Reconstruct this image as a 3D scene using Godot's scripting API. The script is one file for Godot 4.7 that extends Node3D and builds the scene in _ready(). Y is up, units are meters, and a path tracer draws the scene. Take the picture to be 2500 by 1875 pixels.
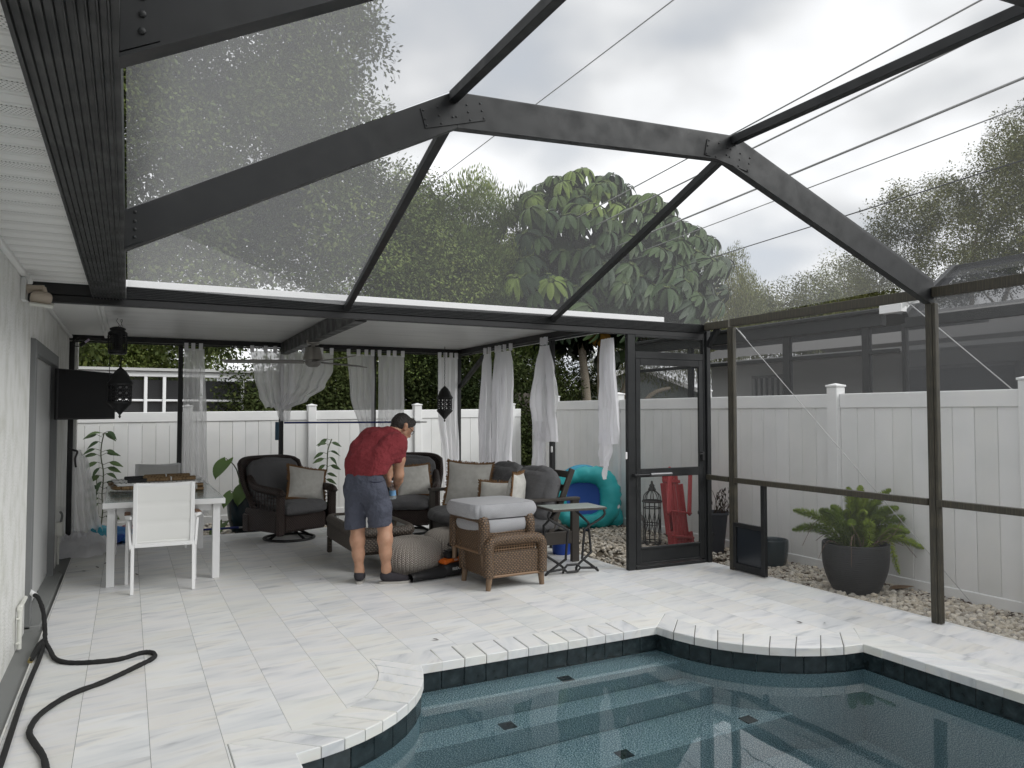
extends Node3D

var M := {}
var rng := RandomNumberGenerator.new()
var used := {}

# ---------------------------------------------------------------- mesh builder
class MB:
	var v := PackedVector3Array()
	var n := PackedVector3Array()
	var t := PackedVector2Array()
	var c := PackedColorArray()
	var i := PackedInt32Array()
	var col := Color.WHITE
	var xf := Transform3D.IDENTITY
	var uo := Vector2.ZERO
	var ur := 0.0

	func vert(p: Vector3, nn: Vector3, u: Vector2) -> int:
		v.append(xf * p)
		n.append((xf.basis * nn).normalized())
		t.append((u.rotated(ur) if ur != 0.0 else u) + uo)
		c.append(col)
		return v.size() - 1

	func tri_i(a: int, b: int, d: int) -> void:  # counter-clockwise seen from the front
		i.append(a); i.append(d); i.append(b)

	func poly(p: Array, out: Vector3) -> void:  # flat convex polygon, turned to face out
		var nn: Vector3 = (p[1] - p[0]).cross(p[2] - p[0]).normalized()
		if nn.dot(out) < 0.0:
			p = p.duplicate()
			p.reverse()
			nn = -nn
		var ax := (Vector3.UP if absf(nn.y) < 0.9 else Vector3.BACK).cross(nn).normalized()
		var ay := nn.cross(ax)
		var k := v.size()
		for q in p:
			vert(q, nn, Vector2(ax.dot(q), -ay.dot(q)))
		for j in range(1, p.size() - 1):
			tri_i(k, k + j, k + j + 1)

	func box(ce: Vector3, s: Vector3, b := Basis.IDENTITY, ch := 0.0) -> void:
		var old := xf
		xf = xf * Transform3D(b, ce)
		var h := s / 2.0
		if ch <= 0.0:
			for ax in 3:
				for sg in [-1.0, 1.0]:
					var e := [Vector3.ZERO, Vector3.ZERO, Vector3.ZERO]
					var o := Vector3.ZERO; o[ax] = sg
					var u := Vector3.ZERO; u[(ax + 1) % 3] = h[(ax + 1) % 3]
					var w := Vector3.ZERO; w[(ax + 2) % 3] = h[(ax + 2) % 3]
					var m := o * h
					poly([m - u - w, m + u - w, m + u + w, m - u + w], o)
		else:
			ch = minf(ch, minf(h.x, minf(h.y, h.z)) * 0.95)
			var q := h - Vector3.ONE * ch
			for ax in 3:
				var a1 := (ax + 1) % 3
				var a2 := (ax + 2) % 3
				for sg in [-1.0, 1.0]:
					var o := Vector3.ZERO; o[ax] = sg
					var u := Vector3.ZERO; u[a1] = q[a1]
					var w := Vector3.ZERO; w[a2] = q[a2]
					var m := o * h
					poly([m - u - w, m + u - w, m + u + w, m - u + w], o)
				for s1 in [-1.0, 1.0]:
					for s2 in [-1.0, 1.0]:
						var l := Vector3.ZERO; l[ax] = q[ax]
						var p1 := Vector3.ZERO; p1[a1] = s1 * h[a1]; p1[a2] = s2 * q[a2]
						var p2 := Vector3.ZERO; p2[a1] = s1 * q[a1]; p2[a2] = s2 * h[a2]
						poly([p1 - l, p1 + l, p2 + l, p2 - l], p1 + p2)
			for sx in [-1.0, 1.0]:
				for sy in [-1.0, 1.0]:
					for sz in [-1.0, 1.0]:
						poly([Vector3(sx * h.x, sy * q.y, sz * q.z), Vector3(sx * q.x, sy * h.y, sz * q.z), Vector3(sx * q.x, sy * q.y, sz * h.z)], Vector3(sx, sy, sz))
		xf = old

	func span(a: Vector3, b: Vector3, w: float, h: float, ch := 0.0, up := Vector3.UP) -> void:  # a bar from a to b, w wide across and h high along up
		var z := (b - a).normalized()
		var x := up.cross(z)
		if x.length() < 0.01:
			x = Vector3.RIGHT
		x = x.normalized()
		box((a + b) / 2.0, Vector3(w, h, (b - a).length()), Basis(x, z.cross(x), z), ch)

	func tube(p: Array, r, sides := 8, caps := true) -> void:
		var m := p.size()
		var tan0: Vector3 = (p[1] - p[0]).normalized()
		var nx := tan0.cross(Vector3.UP if absf(tan0.y) < 0.9 else Vector3.RIGHT).normalized()
		var k := v.size()
		var run := 0.0
		for j in m:
			var tn: Vector3 = (p[mini(j + 1, m - 1)] - p[maxi(j - 1, 0)]).normalized()
			nx = (nx - tn * nx.dot(tn)).normalized()
			var ny := tn.cross(nx)
			var rr: float = r[j] if r is Array or r is PackedFloat32Array else r
			if j > 0:
				run += (p[j] - p[j - 1]).length()
			for s in sides + 1:
				var a := TAU * s / sides
				var d := nx * cos(a) + ny * sin(a)
				vert(p[j] + d * rr, d, Vector2(float(s) / sides * TAU * rr, run))
		for j in m - 1:
			for s in sides:
				var a0 := k + j * (sides + 1) + s
				tri_i(a0, a0 + 1, a0 + sides + 2)
				tri_i(a0, a0 + sides + 2, a0 + sides + 1)
		if caps:
			for e in [0, m - 1]:
				var tn: Vector3 = (p[1] - p[0]).normalized() * -1.0 if e == 0 else (p[m - 1] - p[m - 2]).normalized()
				var k0 := v.size()
				for s in sides:
					v.append(v[k + e * (sides + 1) + s]); n.append((xf.basis * tn).normalized()); t.append(Vector2.ZERO); c.append(col)
				for s in range(1, sides - 1):
					if e == 0:
						tri_i(k0, k0 + s + 1, k0 + s)
					else:
						tri_i(k0, k0 + s, k0 + s + 1)

	func lathe(pr: Array, seg := 24) -> void:  # profile of (radius, y) from bottom to top, outside surface; repeat a point for a sharp edge
		var m := pr.size()
		var nr := []
		for j in m:
			var a: Vector2 = pr[maxi(j - 1, 0)]
			var b: Vector2 = pr[mini(j + 1, m - 1)]
			if j > 0 and pr[j].is_equal_approx(pr[j - 1]):
				a = pr[j]
			if j < m - 1 and pr[j].is_equal_approx(pr[j + 1]):
				b = pr[j]
			var d: Vector2 = (b - a).normalized()
			nr.append(Vector2(d.y, -d.x))
		var k := v.size()
		var run := 0.0
		for j in m:
			if j > 0:
				run += pr[j].distance_to(pr[j - 1])
			for s in seg + 1:
				var a := TAU * s / seg
				vert(Vector3(cos(a) * pr[j].x, pr[j].y, sin(a) * pr[j].x), Vector3(cos(a) * nr[j].x, nr[j].y, sin(a) * nr[j].x), Vector2(float(s) / seg * TAU * maxf(pr[j].x, 0.01), -run))
		for j in m - 1:
			if pr[j].is_equal_approx(pr[j + 1]):
				continue
			for s in seg:
				var a0 := k + j * (seg + 1) + s
				tri_i(a0, a0 + seg + 2, a0 + 1)
				tri_i(a0, a0 + seg + 1, a0 + seg + 2)

	func grid(nu: int, nv: int, f: Callable, us := Vector2.ONE, wrap := false) -> void:  # front is where du x dv points
		var p := PackedVector3Array()
		for b in nv + 1:
			for a in nu + 1:
				p.append(f.call(float(a) / nu, float(b) / nv))
		var k := v.size()
		var w := nu + 1
		for b in nv + 1:
			for a in w:
				var a0 := a - 1
				var a1 := a + 1
				if wrap:
					a0 = nu - 1 if a == 0 else a - 1
					a1 = 1 if a == nu else a + 1
				else:
					a0 = maxi(a0, 0); a1 = mini(a1, nu)
				var du := p[b * w + a1] - p[b * w + a0]
				var dv := p[mini(b + 1, nv) * w + a] - p[maxi(b - 1, 0) * w + a]
				var nn := du.cross(dv)
				if nn.length_squared() < 1e-16:
					nn = (p[clampi(b, 1, nv - 1) * w + a1] - p[clampi(b, 1, nv - 1) * w + a0]).cross(dv)
					if nn.length_squared() < 1e-18: nn = Vector3.UP
				vert(p[b * w + a], nn.normalized(), Vector2(float(a) / nu, float(b) / nv) * us)
		for b in nv:
			for a in nu:
				var q := k + b * w + a
				tri_i(q, q + 1, q + w + 1)
				tri_i(q, q + w + 1, q + w)

	func prism(pg: PackedVector2Array, y0: float, y1: float, bottom := true, bev := 0.0) -> void:  # outline in (x, z), between two heights
		if Geometry2D.is_polygon_clockwise(pg):
			pg = pg.duplicate()
			pg.reverse()
		# in the x-z plane with z as second axis this order runs clockwise seen from above
		var m := pg.size()
		var top := pg
		if bev > 0.0:
			var ins := Geometry2D.offset_polygon(pg, -bev)
			if ins.size() == 1 and ins[0].size() == m:
				var g: PackedVector2Array = ins[0]
				if Geometry2D.is_polygon_clockwise(g): g.reverse()
				var best := 0
				for j in m:
					if g[j].distance_to(pg[0]) < g[best].distance_to(pg[0]): best = j
				top = PackedVector2Array()
				for j in m: top.append(g[(j + best) % m])
			else:
				bev = 0.0
		var ix := Geometry2D.triangulate_polygon(top)
		var k := v.size()
		for q in top:
			vert(Vector3(q.x, y1, q.y), Vector3.UP, q)
		for j in range(0, ix.size(), 3):
			_up(k + ix[j], k + ix[j + 1], k + ix[j + 2], true)
		if bottom:
			ix = Geometry2D.triangulate_polygon(pg)
			k = v.size()
			for q in pg:
				vert(Vector3(q.x, y0, q.y), Vector3.DOWN, q)
			for j in range(0, ix.size(), 3):
				_up(k + ix[j], k + ix[j + 1], k + ix[j + 2], false)
		for j in m:
			var a := pg[j]
			var b := pg[(j + 1) % m]
			var out := Vector3(b.y - a.y, 0, a.x - b.x)
			var yb := y1 - bev
			poly([Vector3(a.x, y0, a.y), Vector3(b.x, y0, b.y), Vector3(b.x, yb, b.y), Vector3(a.x, yb, a.y)], out)
			if bev > 0.0:
				var ta := top[j]
				var tb := top[(j + 1) % m]
				poly([Vector3(a.x, yb, a.y), Vector3(b.x, yb, b.y), Vector3(tb.x, y1, tb.y), Vector3(ta.x, y1, ta.y)], out.normalized() + Vector3.UP)

	func _up(a: int, b: int, d: int, up: bool) -> void:
		var nn := (v[b] - v[a]).cross(v[d] - v[a])
		var w := nn.dot(xf.basis * Vector3.UP) > 0.0
		if w == up: tri_i(a, b, d)
		else: tri_i(a, d, b)

	func ball(ce: Vector3, s: Vector3, seg := 12, rings := 8) -> void:
		var old := xf
		xf = xf * Transform3D(Basis.from_scale(s), ce)
		grid(seg, rings, func(u, w): return Vector3(cos(-u * TAU) * sin(w * PI), -cos(w * PI), sin(-u * TAU) * sin(w * PI)), Vector2.ONE, true)
		xf = old

	func add(o: MB, x := Transform3D.IDENTITY) -> void:
		var k := v.size()
		for j in o.v.size():
			v.append(x * o.v[j]); n.append((x.basis * o.n[j]).normalized())
		t.append_array(o.t); c.append_array(o.c)
		for j in o.i: i.append(j + k)

	func mesh() -> ArrayMesh:
		var a := []
		a.resize(Mesh.ARRAY_MAX)
		a[Mesh.ARRAY_VERTEX] = v; a[Mesh.ARRAY_NORMAL] = n; a[Mesh.ARRAY_TEX_UV] = t; a[Mesh.ARRAY_COLOR] = c; a[Mesh.ARRAY_INDEX] = i
		var m := ArrayMesh.new()
		m.add_surface_from_arrays(Mesh.PRIMITIVE_TRIANGLES, a)
		return m

# smooth union of tapered capsules, meshed by surface nets
class Body:
	var a := PackedVector3Array()
	var b := PackedVector3Array()
	var ra := PackedFloat32Array()
	var rb := PackedFloat32Array()
	var pn := PackedVector3Array()
	var pd := PackedFloat32Array()
	var k := 0.04
	var lump := 0.0
	var nz: FastNoiseLite

	func cap(p: Vector3, q: Vector3, r0: float, r1: float) -> void:
		a.append(p); b.append(q); ra.append(r0); rb.append(r1)

	func chain(p: Array, r: Array) -> void:
		for j in p.size() - 1: cap(p[j], p[j + 1], r[j], r[j + 1])

	func cut(nn: Vector3, at: Vector3) -> void:  # removes what lies on the side that nn points to
		pn.append(nn.normalized()); pd.append(nn.normalized().dot(at))

	func d(p: Vector3) -> float:
		var s := 10.0
		for j in a.size():
			var ab := b[j] - a[j]
			var h := clampf((p - a[j]).dot(ab) / maxf(ab.length_squared(), 1e-9), 0.0, 1.0)
			var e := p.distance_to(a[j] + ab * h) - lerpf(ra[j], rb[j], h)
			if e < s + k:
				var w := maxf(k - absf(s - e), 0.0) / k
				s = minf(s, e) - w * w * k * 0.25
		if lump > 0.0: s += nz.get_noise_3dv(p) * lump
		for j in pn.size(): s = maxf(s, pn[j].dot(p) - pd[j])
		return s

	func into(m: MB, cell: float) -> void:
		var lo := Vector3.ONE * 99.0
		var hi := -lo
		for j in a.size():
			var r := Vector3.ONE * (maxf(ra[j], rb[j]) + k * 0.5 + cell * 2.0 + lump)
			lo = lo.min(a[j] - r).min(b[j] - r); hi = hi.max(a[j] + r).max(b[j] + r)
		var nx := int((hi.x - lo.x) / cell) + 2
		var ny := int((hi.y - lo.y) / cell) + 2
		var nzz := int((hi.z - lo.z) / cell) + 2
		var f := PackedFloat32Array()
		f.resize(nx * ny * nzz)
		var at := 0
		for z in nzz:
			for y in ny:
				var skip := 0.0
				for x in nx:
					if skip > 0.0:
						skip -= cell
						f[at] = 1.0
					else:
						var e := d(lo + Vector3(x, y, z) * cell)
						f[at] = e
						if e > cell * 3.0: skip = e * 0.8 - cell * 2.0
					at += 1
		var id := PackedInt32Array()
		id.resize(nx * ny * nzz)
		id.fill(-1)
		var offs := [0, 1, nx, nx + 1, nx * ny, nx * ny + 1, nx * ny + nx, nx * ny + nx + 1]
		var ed := [[0, 1], [2, 3], [4, 5], [6, 7], [0, 2], [1, 3], [4, 6], [5, 7], [0, 4], [1, 5], [2, 6], [3, 7]]
		for z in nzz - 1:
			for y in ny - 1:
				for x in nx - 1:
					var o := x + nx * (y + ny * z)
					var ins := 0
					for q in 8:
						if f[o + offs[q]] < 0.0: ins += 1
					if ins == 0 or ins == 8: continue
					var s := Vector3.ZERO
					var cn := 0
					for e in ed:
						var f0 := f[o + offs[e[0]]]
						var f1 := f[o + offs[e[1]]]
						if (f0 < 0.0) != (f1 < 0.0):
							var w := f0 / (f0 - f1)
							var p0 := Vector3(e[0] & 1, (e[0] >> 1) & 1, e[0] >> 2)
							var p1 := Vector3(e[1] & 1, (e[1] >> 1) & 1, e[1] >> 2)
							s += p0.lerp(p1, w)
							cn += 1
					var p := lo + (Vector3(x, y, z) + s / cn) * cell
					var h := cell * 0.6
					var g := Vector3(d(p + Vector3(h, 0, 0)) - d(p - Vector3(h, 0, 0)), d(p + Vector3(0, h, 0)) - d(p - Vector3(0, h, 0)), d(p + Vector3(0, 0, h)) - d(p - Vector3(0, 0, h)))
					id[o] = m.vert(p, g.normalized(), Vector2(p.x + p.z * 0.7, p.y))
		for z in range(1, nzz - 1):
			for y in range(1, ny - 1):
				for x in range(1, nx - 1):
					var o := x + nx * (y + ny * z)
					var s0 := f[o] < 0.0
					for ax in 3:
						var st: int = [1, nx, nx * ny][ax]
						if s0 == (f[o + st] < 0.0): continue
						var u: int = [nx, nx * ny, 1][ax]
						var w: int = [nx * ny, 1, nx][ax]
						var q := [id[o], id[o - u], id[o - u - w], id[o - w]]
						if q[0] < 0 or q[1] < 0 or q[2] < 0 or q[3] < 0: continue
						if s0:
							m.tri_i(q[0], q[1], q[2]); m.tri_i(q[0], q[2], q[3])
						else:
							m.tri_i(q[0], q[2], q[1]); m.tri_i(q[0], q[3], q[2])

# ---------------------------------------------------------------- scene helpers
func numbered(called: String) -> String:
	used[called] = used.get(called, -1) + 1
	return called if used[called] == 0 else "%s_%03d" % [called, used[called]]

func tag(o: Node, label := "", category := "", group := "", kind := "") -> void:
	if label: o.set_meta("label", label)
	if category: o.set_meta("category", category)
	if group: o.set_meta("group", group)
	if kind: o.set_meta("kind", kind)

func thing(called: String, label: String, category: String, at := Vector3.ZERO, turn := 0.0, group := "") -> Node3D:
	var o := Node3D.new()
	o.name = numbered(called)
	add_child(o)
	o.position = at
	o.rotation.y = deg_to_rad(turn)
	tag(o, label, category, group)
	return o

func part(called: String, mb, m: Material, parent: Node, x := Transform3D.IDENTITY, label := "") -> MeshInstance3D:
	var o := MeshInstance3D.new()
	o.mesh = mb.mesh() if mb is MB else mb
	o.material_override = m
	var key := "%d/%s" % [parent.get_instance_id(), called]
	used[key] = used.get(key, -1) + 1
	o.name = called if used[key] == 0 else "%s_%03d" % [called, used[key]]
	parent.add_child(o)
	o.transform = x
	if label: o.set_meta("label", label)
	return o

func solo(called: String, mb, m: Material, label: String, category: String, at := Vector3.ZERO, group := "", turn := 0.0) -> MeshInstance3D:
	var o := MeshInstance3D.new()
	o.mesh = mb.mesh() if mb is MB else mb
	o.material_override = m
	o.name = numbered(called)
	add_child(o)
	o.position = at
	o.rotation.y = deg_to_rad(turn)
	tag(o, label, category, group)
	return o

func struct(called: String, mb, m: Material, parent: Node = null) -> MeshInstance3D:
	if parent: return part(called, mb, m, parent)
	var o := solo(called, mb, m, "", "")
	tag(o, "", "", "", "structure")
	return o

func copy(o: Node3D, label: String, at: Vector3, turn := 0.0) -> Node3D:
	var r: Node3D = o.duplicate()
	var base := String(o.name).rstrip("0123456789").rstrip("_")
	r.name = numbered(base)
	add_child(r)
	r.position = at
	r.rotation.y = deg_to_rad(turn)
	r.set_meta("label", label)
	return r

func mm(called: String, mesh: Mesh, m: Material, xs: Array, cs: Array, parent: Node = null) -> MultiMeshInstance3D:
	var q := MultiMesh.new()
	q.transform_format = MultiMesh.TRANSFORM_3D
	q.use_colors = true
	q.mesh = mesh
	q.instance_count = xs.size()
	for k in xs.size():
		q.set_instance_transform(k, xs[k])
		q.set_instance_color(k, cs[k])
	var o := MultiMeshInstance3D.new()
	o.multimesh = q
	o.material_override = m
	if parent:
		var key := "%d/%s" % [parent.get_instance_id(), called]
		used[key] = used.get(key, -1) + 1
		o.name = called if used[key] == 0 else "%s_%03d" % [called, used[key]]
		parent.add_child(o)
	else:
		o.name = numbered(called)
		add_child(o)
	o.set_meta("kind", "stuff")
	return o

func lin(r: float, g: float, b: float, a := 1.0) -> Color:
	var c := Color(r, g, b).linear_to_srgb()
	c.a = a
	return c

func mat(r: float, g: float, b: float, rough := 0.6, metal := 0.0) -> StandardMaterial3D:
	var m := StandardMaterial3D.new()
	m.albedo_color = lin(r, g, b)
	m.roughness = rough
	m.metallic = metal
	return m

func noise(sd: int, freq: float, oct := 4, type := FastNoiseLite.TYPE_SIMPLEX_SMOOTH) -> FastNoiseLite:
	var z := FastNoiseLite.new()
	z.seed = sd
	z.frequency = freq
	z.noise_type = type
	z.fractal_octaves = oct
	return z

func ntex(z: FastNoiseLite, ramp: Array = [], size := 512) -> Texture2D:  # ramp: [offset, colour, ...]
	var x := NoiseTexture2D.new()
	x.width = size
	x.height = size
	x.seamless = true
	x.noise = z
	if ramp.size():
		var g := Gradient.new()
		var of := PackedFloat32Array()
		var co := PackedColorArray()
		for k in range(0, ramp.size(), 2):
			of.append(ramp[k]); co.append(ramp[k + 1])
		g.offsets = of
		g.colors = co
		x.color_ramp = g
	return x

func itex(w: int, h: int, f: Callable) -> ImageTexture:
	var im := Image.create(w, h, false, Image.FORMAT_RGB8)
	for y in h:
		for x in w:
			im.set_pixel(x, y, f.call((x + 0.5) / w, (y + 0.5) / h))
	return ImageTexture.create_from_image(im)

func bump(m: StandardMaterial3D, tex: Texture2D, cm: float) -> void:
	m.heightmap_enabled = true
	m.heightmap_texture = tex
	m.heightmap_scale = cm

func tri_uv(m: StandardMaterial3D, s: float) -> void:
	m.uv1_triplanar = true
	m.uv1_world_triplanar = true
	m.uv1_scale = Vector3.ONE * s

func rn(a: float, b: float) -> float:
	return rng.randf_range(a, b)

func curve(p: Array, step := 6) -> Array:  # Catmull-Rom through the points
	var out := []
	for j in p.size() - 1:
		var p0: Vector3 = p[maxi(j - 1, 0)]
		var p3: Vector3 = p[mini(j + 2, p.size() - 1)]
		for s in step:
			out.append(p[j].cubic_interpolate(p[j + 1], p0, p3, float(s) / step))
	out.append(p[-1])
	return out

func look(at: Vector3, dir: Vector3, up := Vector3.UP) -> Transform3D:  # z axis along dir
	var z := dir.normalized()
	var x := up.cross(z)
	if x.length() < 0.01: x = Vector3.RIGHT
	x = x.normalized()
	return Transform3D(Basis(x, z.cross(x), z), at)

# ---------------------------------------------------------------- light and materials
func sky_picture() -> ImageTexture:
	var w := 1024
	var h := 512
	var im := Image.create(w, h, false, Image.FORMAT_RGBF)
	var n1 := noise(11, 0.8, 5)
	var n2 := noise(12, 2.6, 5)
	for y in h:
		var el := (0.5 - (y + 0.5) / h) * PI
		var up := sin(el)
		for x in w:
			var az := (x + 0.5) / w * TAU
			if up < 0.0:
				im.set_pixel(x, y, Color(0.30, 0.31, 0.29))
				continue
			var d := Vector3(sin(az) * cos(el), up, cos(az) * cos(el))
			var q := d * (1.0 / (up + 0.22))
			var a := n1.get_noise_3d(q.x, q.y, q.z) * 0.5 + 0.5
			var b := n2.get_noise_3d(q.x + 7.0, q.y, q.z) * 0.5 + 0.5
			var f := clampf(a * 0.62 + b * 0.38, 0.0, 1.0)
			var l := lerpf(0.37, 0.72, smoothstep(0.30, 0.70, f))
			var blue := smoothstep(0.50, 0.25, f) * 0.7
			im.set_pixel(x, y, Color(l * lerpf(0.975, 0.86, blue), l * lerpf(0.99, 0.95, blue), l * lerpf(1.01, 1.08, blue)))
	return ImageTexture.create_from_image(im)

func light_and_camera() -> void:
	var cam := Camera3D.new()
	cam.name = "camera"
	add_child(cam)
	cam.position = Vector3(0, 1.55, 0)
	cam.rotation = Vector3(deg_to_rad(2.161), deg_to_rad(-26.622), 0)
	cam.fov = 53.3
	cam.near = 0.05
	cam.far = 400.0
	cam.current = true
	var we := WorldEnvironment.new()
	we.name = "world_environment"
	var e := Environment.new()
	e.background_mode = Environment.BG_SKY
	var sky := Sky.new()
	var pm := PanoramaSkyMaterial.new()
	pm.panorama = sky_picture()
	sky.sky_material = pm
	e.sky = sky
	e.background_energy_multiplier = 1.18
	e.tonemap_mode = Environment.TONE_MAPPER_LINEAR
	e.tonemap_exposure = 1.70
	e.sdfgi_enabled = true
	e.ssao_enabled = true
	e.ssil_enabled = true
	we.environment = e
	add_child(we)
	var sun := DirectionalLight3D.new()
	sun.name = "sun"
	sun.light_energy = 0.5
	sun.light_angular_distance = 40.0
	sun.light_color = Color(1.0, 1.0, 0.99)
	sun.shadow_enabled = true
	add_child(sun)
	sun.rotation_degrees = Vector3(-37, 47, 0)

func make_materials() -> void:
	# marble of the deck: soft clouds of grey and cream, with streaks laid over them
	var cloud := noise(3, 0.006, 5)
	var streak := noise(4, 0.012, 5)
	streak.domain_warp_enabled = true
	streak.domain_warp_amplitude = 26.0
	streak.domain_warp_frequency = 0.01
	var base := ntex(cloud, [0.0, lin(0.62, 0.635, 0.65), 0.35, lin(0.73, 0.735, 0.74), 0.55, lin(0.785, 0.785, 0.78), 0.78, lin(0.78, 0.765, 0.735), 1.0, lin(0.69, 0.70, 0.715)], 1024)
	var veins := ntex(streak, [0.0, lin(0.60, 0.605, 0.615), 0.18, lin(0.86, 0.862, 0.868), 0.34, lin(0.97, 0.97, 0.97), 0.6, lin(1, 0.995, 0.985), 0.78, lin(0.95, 0.945, 0.93), 0.92, lin(0.82, 0.82, 0.835), 1.0, lin(0.88, 0.865, 0.84)], 1024)
	var m := StandardMaterial3D.new()
	m.albedo_texture = base
	m.vertex_color_use_as_albedo = true
	m.detail_enabled = true
	m.detail_blend_mode = BaseMaterial3D.BLEND_MODE_MUL
	m.detail_albedo = veins
	m.uv1_scale = Vector3(0.13, 0.62, 1)
	m.roughness = 0.42
	m.metallic_specular = 0.4
	M.marble = m
	M.grout = mat(0.12, 0.117, 0.11, 0.95)
	# dark bronze aluminium of the cage
	m = mat(0.0145, 0.0155, 0.0165, 0.42)
	m.metallic_specular = 0.45
	m.albedo_color = Color.WHITE
	m.albedo_texture = ntex(noise(22, 0.012, 5), [0.0, lin(0.0120, 0.013, 0.014), 0.5, lin(0.0145, 0.0155, 0.0165), 0.9, lin(0.0175, 0.0185, 0.019), 1.0, lin(0.026, 0.026, 0.025)], 512)
	tri_uv(m, 1.1)
	m.roughness_texture = ntex(noise(23, 0.02, 4), [0.0, Color(0.30, 0.30, 0.30), 1.0, Color(0.62, 0.62, 0.62)], 256)
	m.roughness = 1.0
	M.bronze = m
	m = mat(0.034, 0.032, 0.028, 0.5)
	var wz := noise(21, 0.02, 4)
	m.albedo_color = Color.WHITE
	m.albedo_texture = ntex(wz, [0.0, lin(0.028, 0.027, 0.022), 0.5, lin(0.046, 0.041, 0.030), 1.0, lin(0.085, 0.075, 0.05)], 512)
	m.uv1_scale = Vector3(6, 0.6, 1)
	M.oldbronze = m  # posts with green-brown weathering
	M.black = mat(0.012, 0.012, 0.013, 0.5)
	M.steel = mat(0.55, 0.55, 0.56, 0.35, 0.9)
	M.wire = mat(0.42, 0.42, 0.42, 0.5, 0.5)
	M.white = mat(0.80, 0.80, 0.80, 0.45)
	m = mat(0.74, 0.74, 0.735, 0.42)
	m.albedo_color = Color.WHITE
	m.albedo_texture = ntex(noise(31, 0.008, 4), [0.0, lin(0.70, 0.705, 0.70), 0.6, lin(0.765, 0.765, 0.76), 1.0, lin(0.79, 0.785, 0.77)], 512)
	tri_uv(m, 0.35)
	m.vertex_color_use_as_albedo = true
	M.vinyl = m
	# screen cloth
	m = mat(0.10, 0.105, 0.11, 0.9)
	m.albedo_color.a = 0.24
	m.transparency = BaseMaterial3D.TRANSPARENCY_ALPHA
	m.metallic_specular = 0.2
	m.backlight_enabled = true
	m.backlight = Color(0.5, 0.5, 0.5)
	M.screen = m
	m = m.duplicate()
	m.albedo_color.a = 0.40
	m.backlight = Color(0.85, 0.85, 0.85)
	M.screen_steep = m
	m = m.duplicate()
	m.albedo_color.a = 0.36
	M.screen_hip = m
	m = m.duplicate()
	m.albedo_color.a = 0.15
	M.screen_hip_thin = m
	m = m.duplicate()
	m.albedo_color.a = 0.09
	M.screen_wall = m
	m = mat(0.040, 0.042, 0.047, 0.9)
	m.albedo_color.a = 0.50
	m.transparency = BaseMaterial3D.TRANSPARENCY_ALPHA
	M.screen_dark = m
	# house
	m = mat(0.6, 0.6, 0.55, 0.9)
	m.albedo_color = Color.WHITE
	m.albedo_texture = ntex(noise(41, 0.006, 5), [0.0, lin(0.66, 0.66, 0.61), 0.35, lin(0.75, 0.75, 0.715), 0.6, lin(0.81, 0.81, 0.785), 1.0, lin(0.84, 0.835, 0.815)], 1024)
	tri_uv(m, 0.5)
	var stz := noise(42, 0.09, 4)
	bump(m, ntex(stz, [], 1024), 0.7)
	m.uv1_scale = Vector3(0.7, 0.45, 0.7)
	M.stucco = m
	M.grey_paint = mat(0.16, 0.165, 0.165, 0.6)
	M.grey_floor = mat(0.20, 0.205, 0.20, 0.7)
	M.door = mat(0.50, 0.505, 0.50, 0.5)
	m = mat(0.66, 0.66, 0.645, 0.55)
	m.albedo_color = lin(0.78, 0.78, 0.765)
	M.soffit = m
	# perforated soffit: rows of small dark holes
	m = mat(1, 1, 1, 0.55)
	m.albedo_texture = itex(64, 64, func(u, v):
		var p := Vector2(fposmod(u * 4.0 + (0.5 if int(v * 4.0) % 2 else 0.0), 1.0) - 0.5, fposmod(v * 4.0, 1.0) - 0.5)
		var g := smoothstep(0.16, 0.26, p.length())
		return lin(0.16, 0.16, 0.15).lerp(lin(0.78, 0.78, 0.765), g))
	m.uv1_scale = Vector3(20, 20, 1)
	M.perforated = m
	m = mat(0.62, 0.62, 0.61, 0.35)
	m.albedo_color = Color.WHITE
	m.albedo_texture = ntex(noise(43, 0.01, 4), [0.0, lin(0.50, 0.50, 0.49), 0.5, lin(0.60, 0.60, 0.59), 1.0, lin(0.63, 0.63, 0.62)], 512)
	tri_uv(m, 0.4)
	m.uv1_scale = Vector3(0.12, 1, 0.7)
	M.ceiling = m
	# pool
	var peb := noise(51, 0.09, 2, FastNoiseLite.TYPE_CELLULAR)
	m = mat(0.1, 0.2, 0.24, 0.8)
	m.albedo_color = Color.WHITE
	m.albedo_texture = ntex(noise(52, 0.16, 2), [0.0, lin(0.025, 0.07, 0.09), 0.38, lin(0.10, 0.17, 0.20), 0.52, lin(0.24, 0.32, 0.35), 0.66, lin(0.42, 0.50, 0.52), 1.0, lin(0.85, 0.88, 0.89)], 1024)
	tri_uv(m, 0.5)
	bump(m, ntex(peb, [], 512), 0.15)
	M.pebble = m
	m = mat(0.014, 0.022, 0.026, 0.25)
	m.albedo_color = Color.WHITE
	m.albedo_texture = ntex(noise(53, 0.02, 4), [0.0, lin(0.008, 0.013, 0.015), 0.6, lin(0.020, 0.030, 0.034), 1.0, lin(0.04, 0.055, 0.058)], 512)
	tri_uv(m, 1.3)
	M.poolTile = m
	m = mat(0.78, 0.95, 0.985, 0.0)
	m.metallic_specular = 0.7
	m.albedo_color.a = 0.0
	m.refraction_enabled = true
	m.refraction_scale = 0.033
	m.transparency = BaseMaterial3D.TRANSPARENCY_ALPHA
	var wn := noise(54, 0.004, 2)
	m.normal_enabled = true
	var wt := NoiseTexture2D.new()
	wt.width = 512; wt.height = 512; wt.seamless = true; wt.noise = wn; wt.as_normal_map = true; wt.bump_strength = 2.0
	m.normal_texture = wt
	m.normal_scale = 0.10
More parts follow.
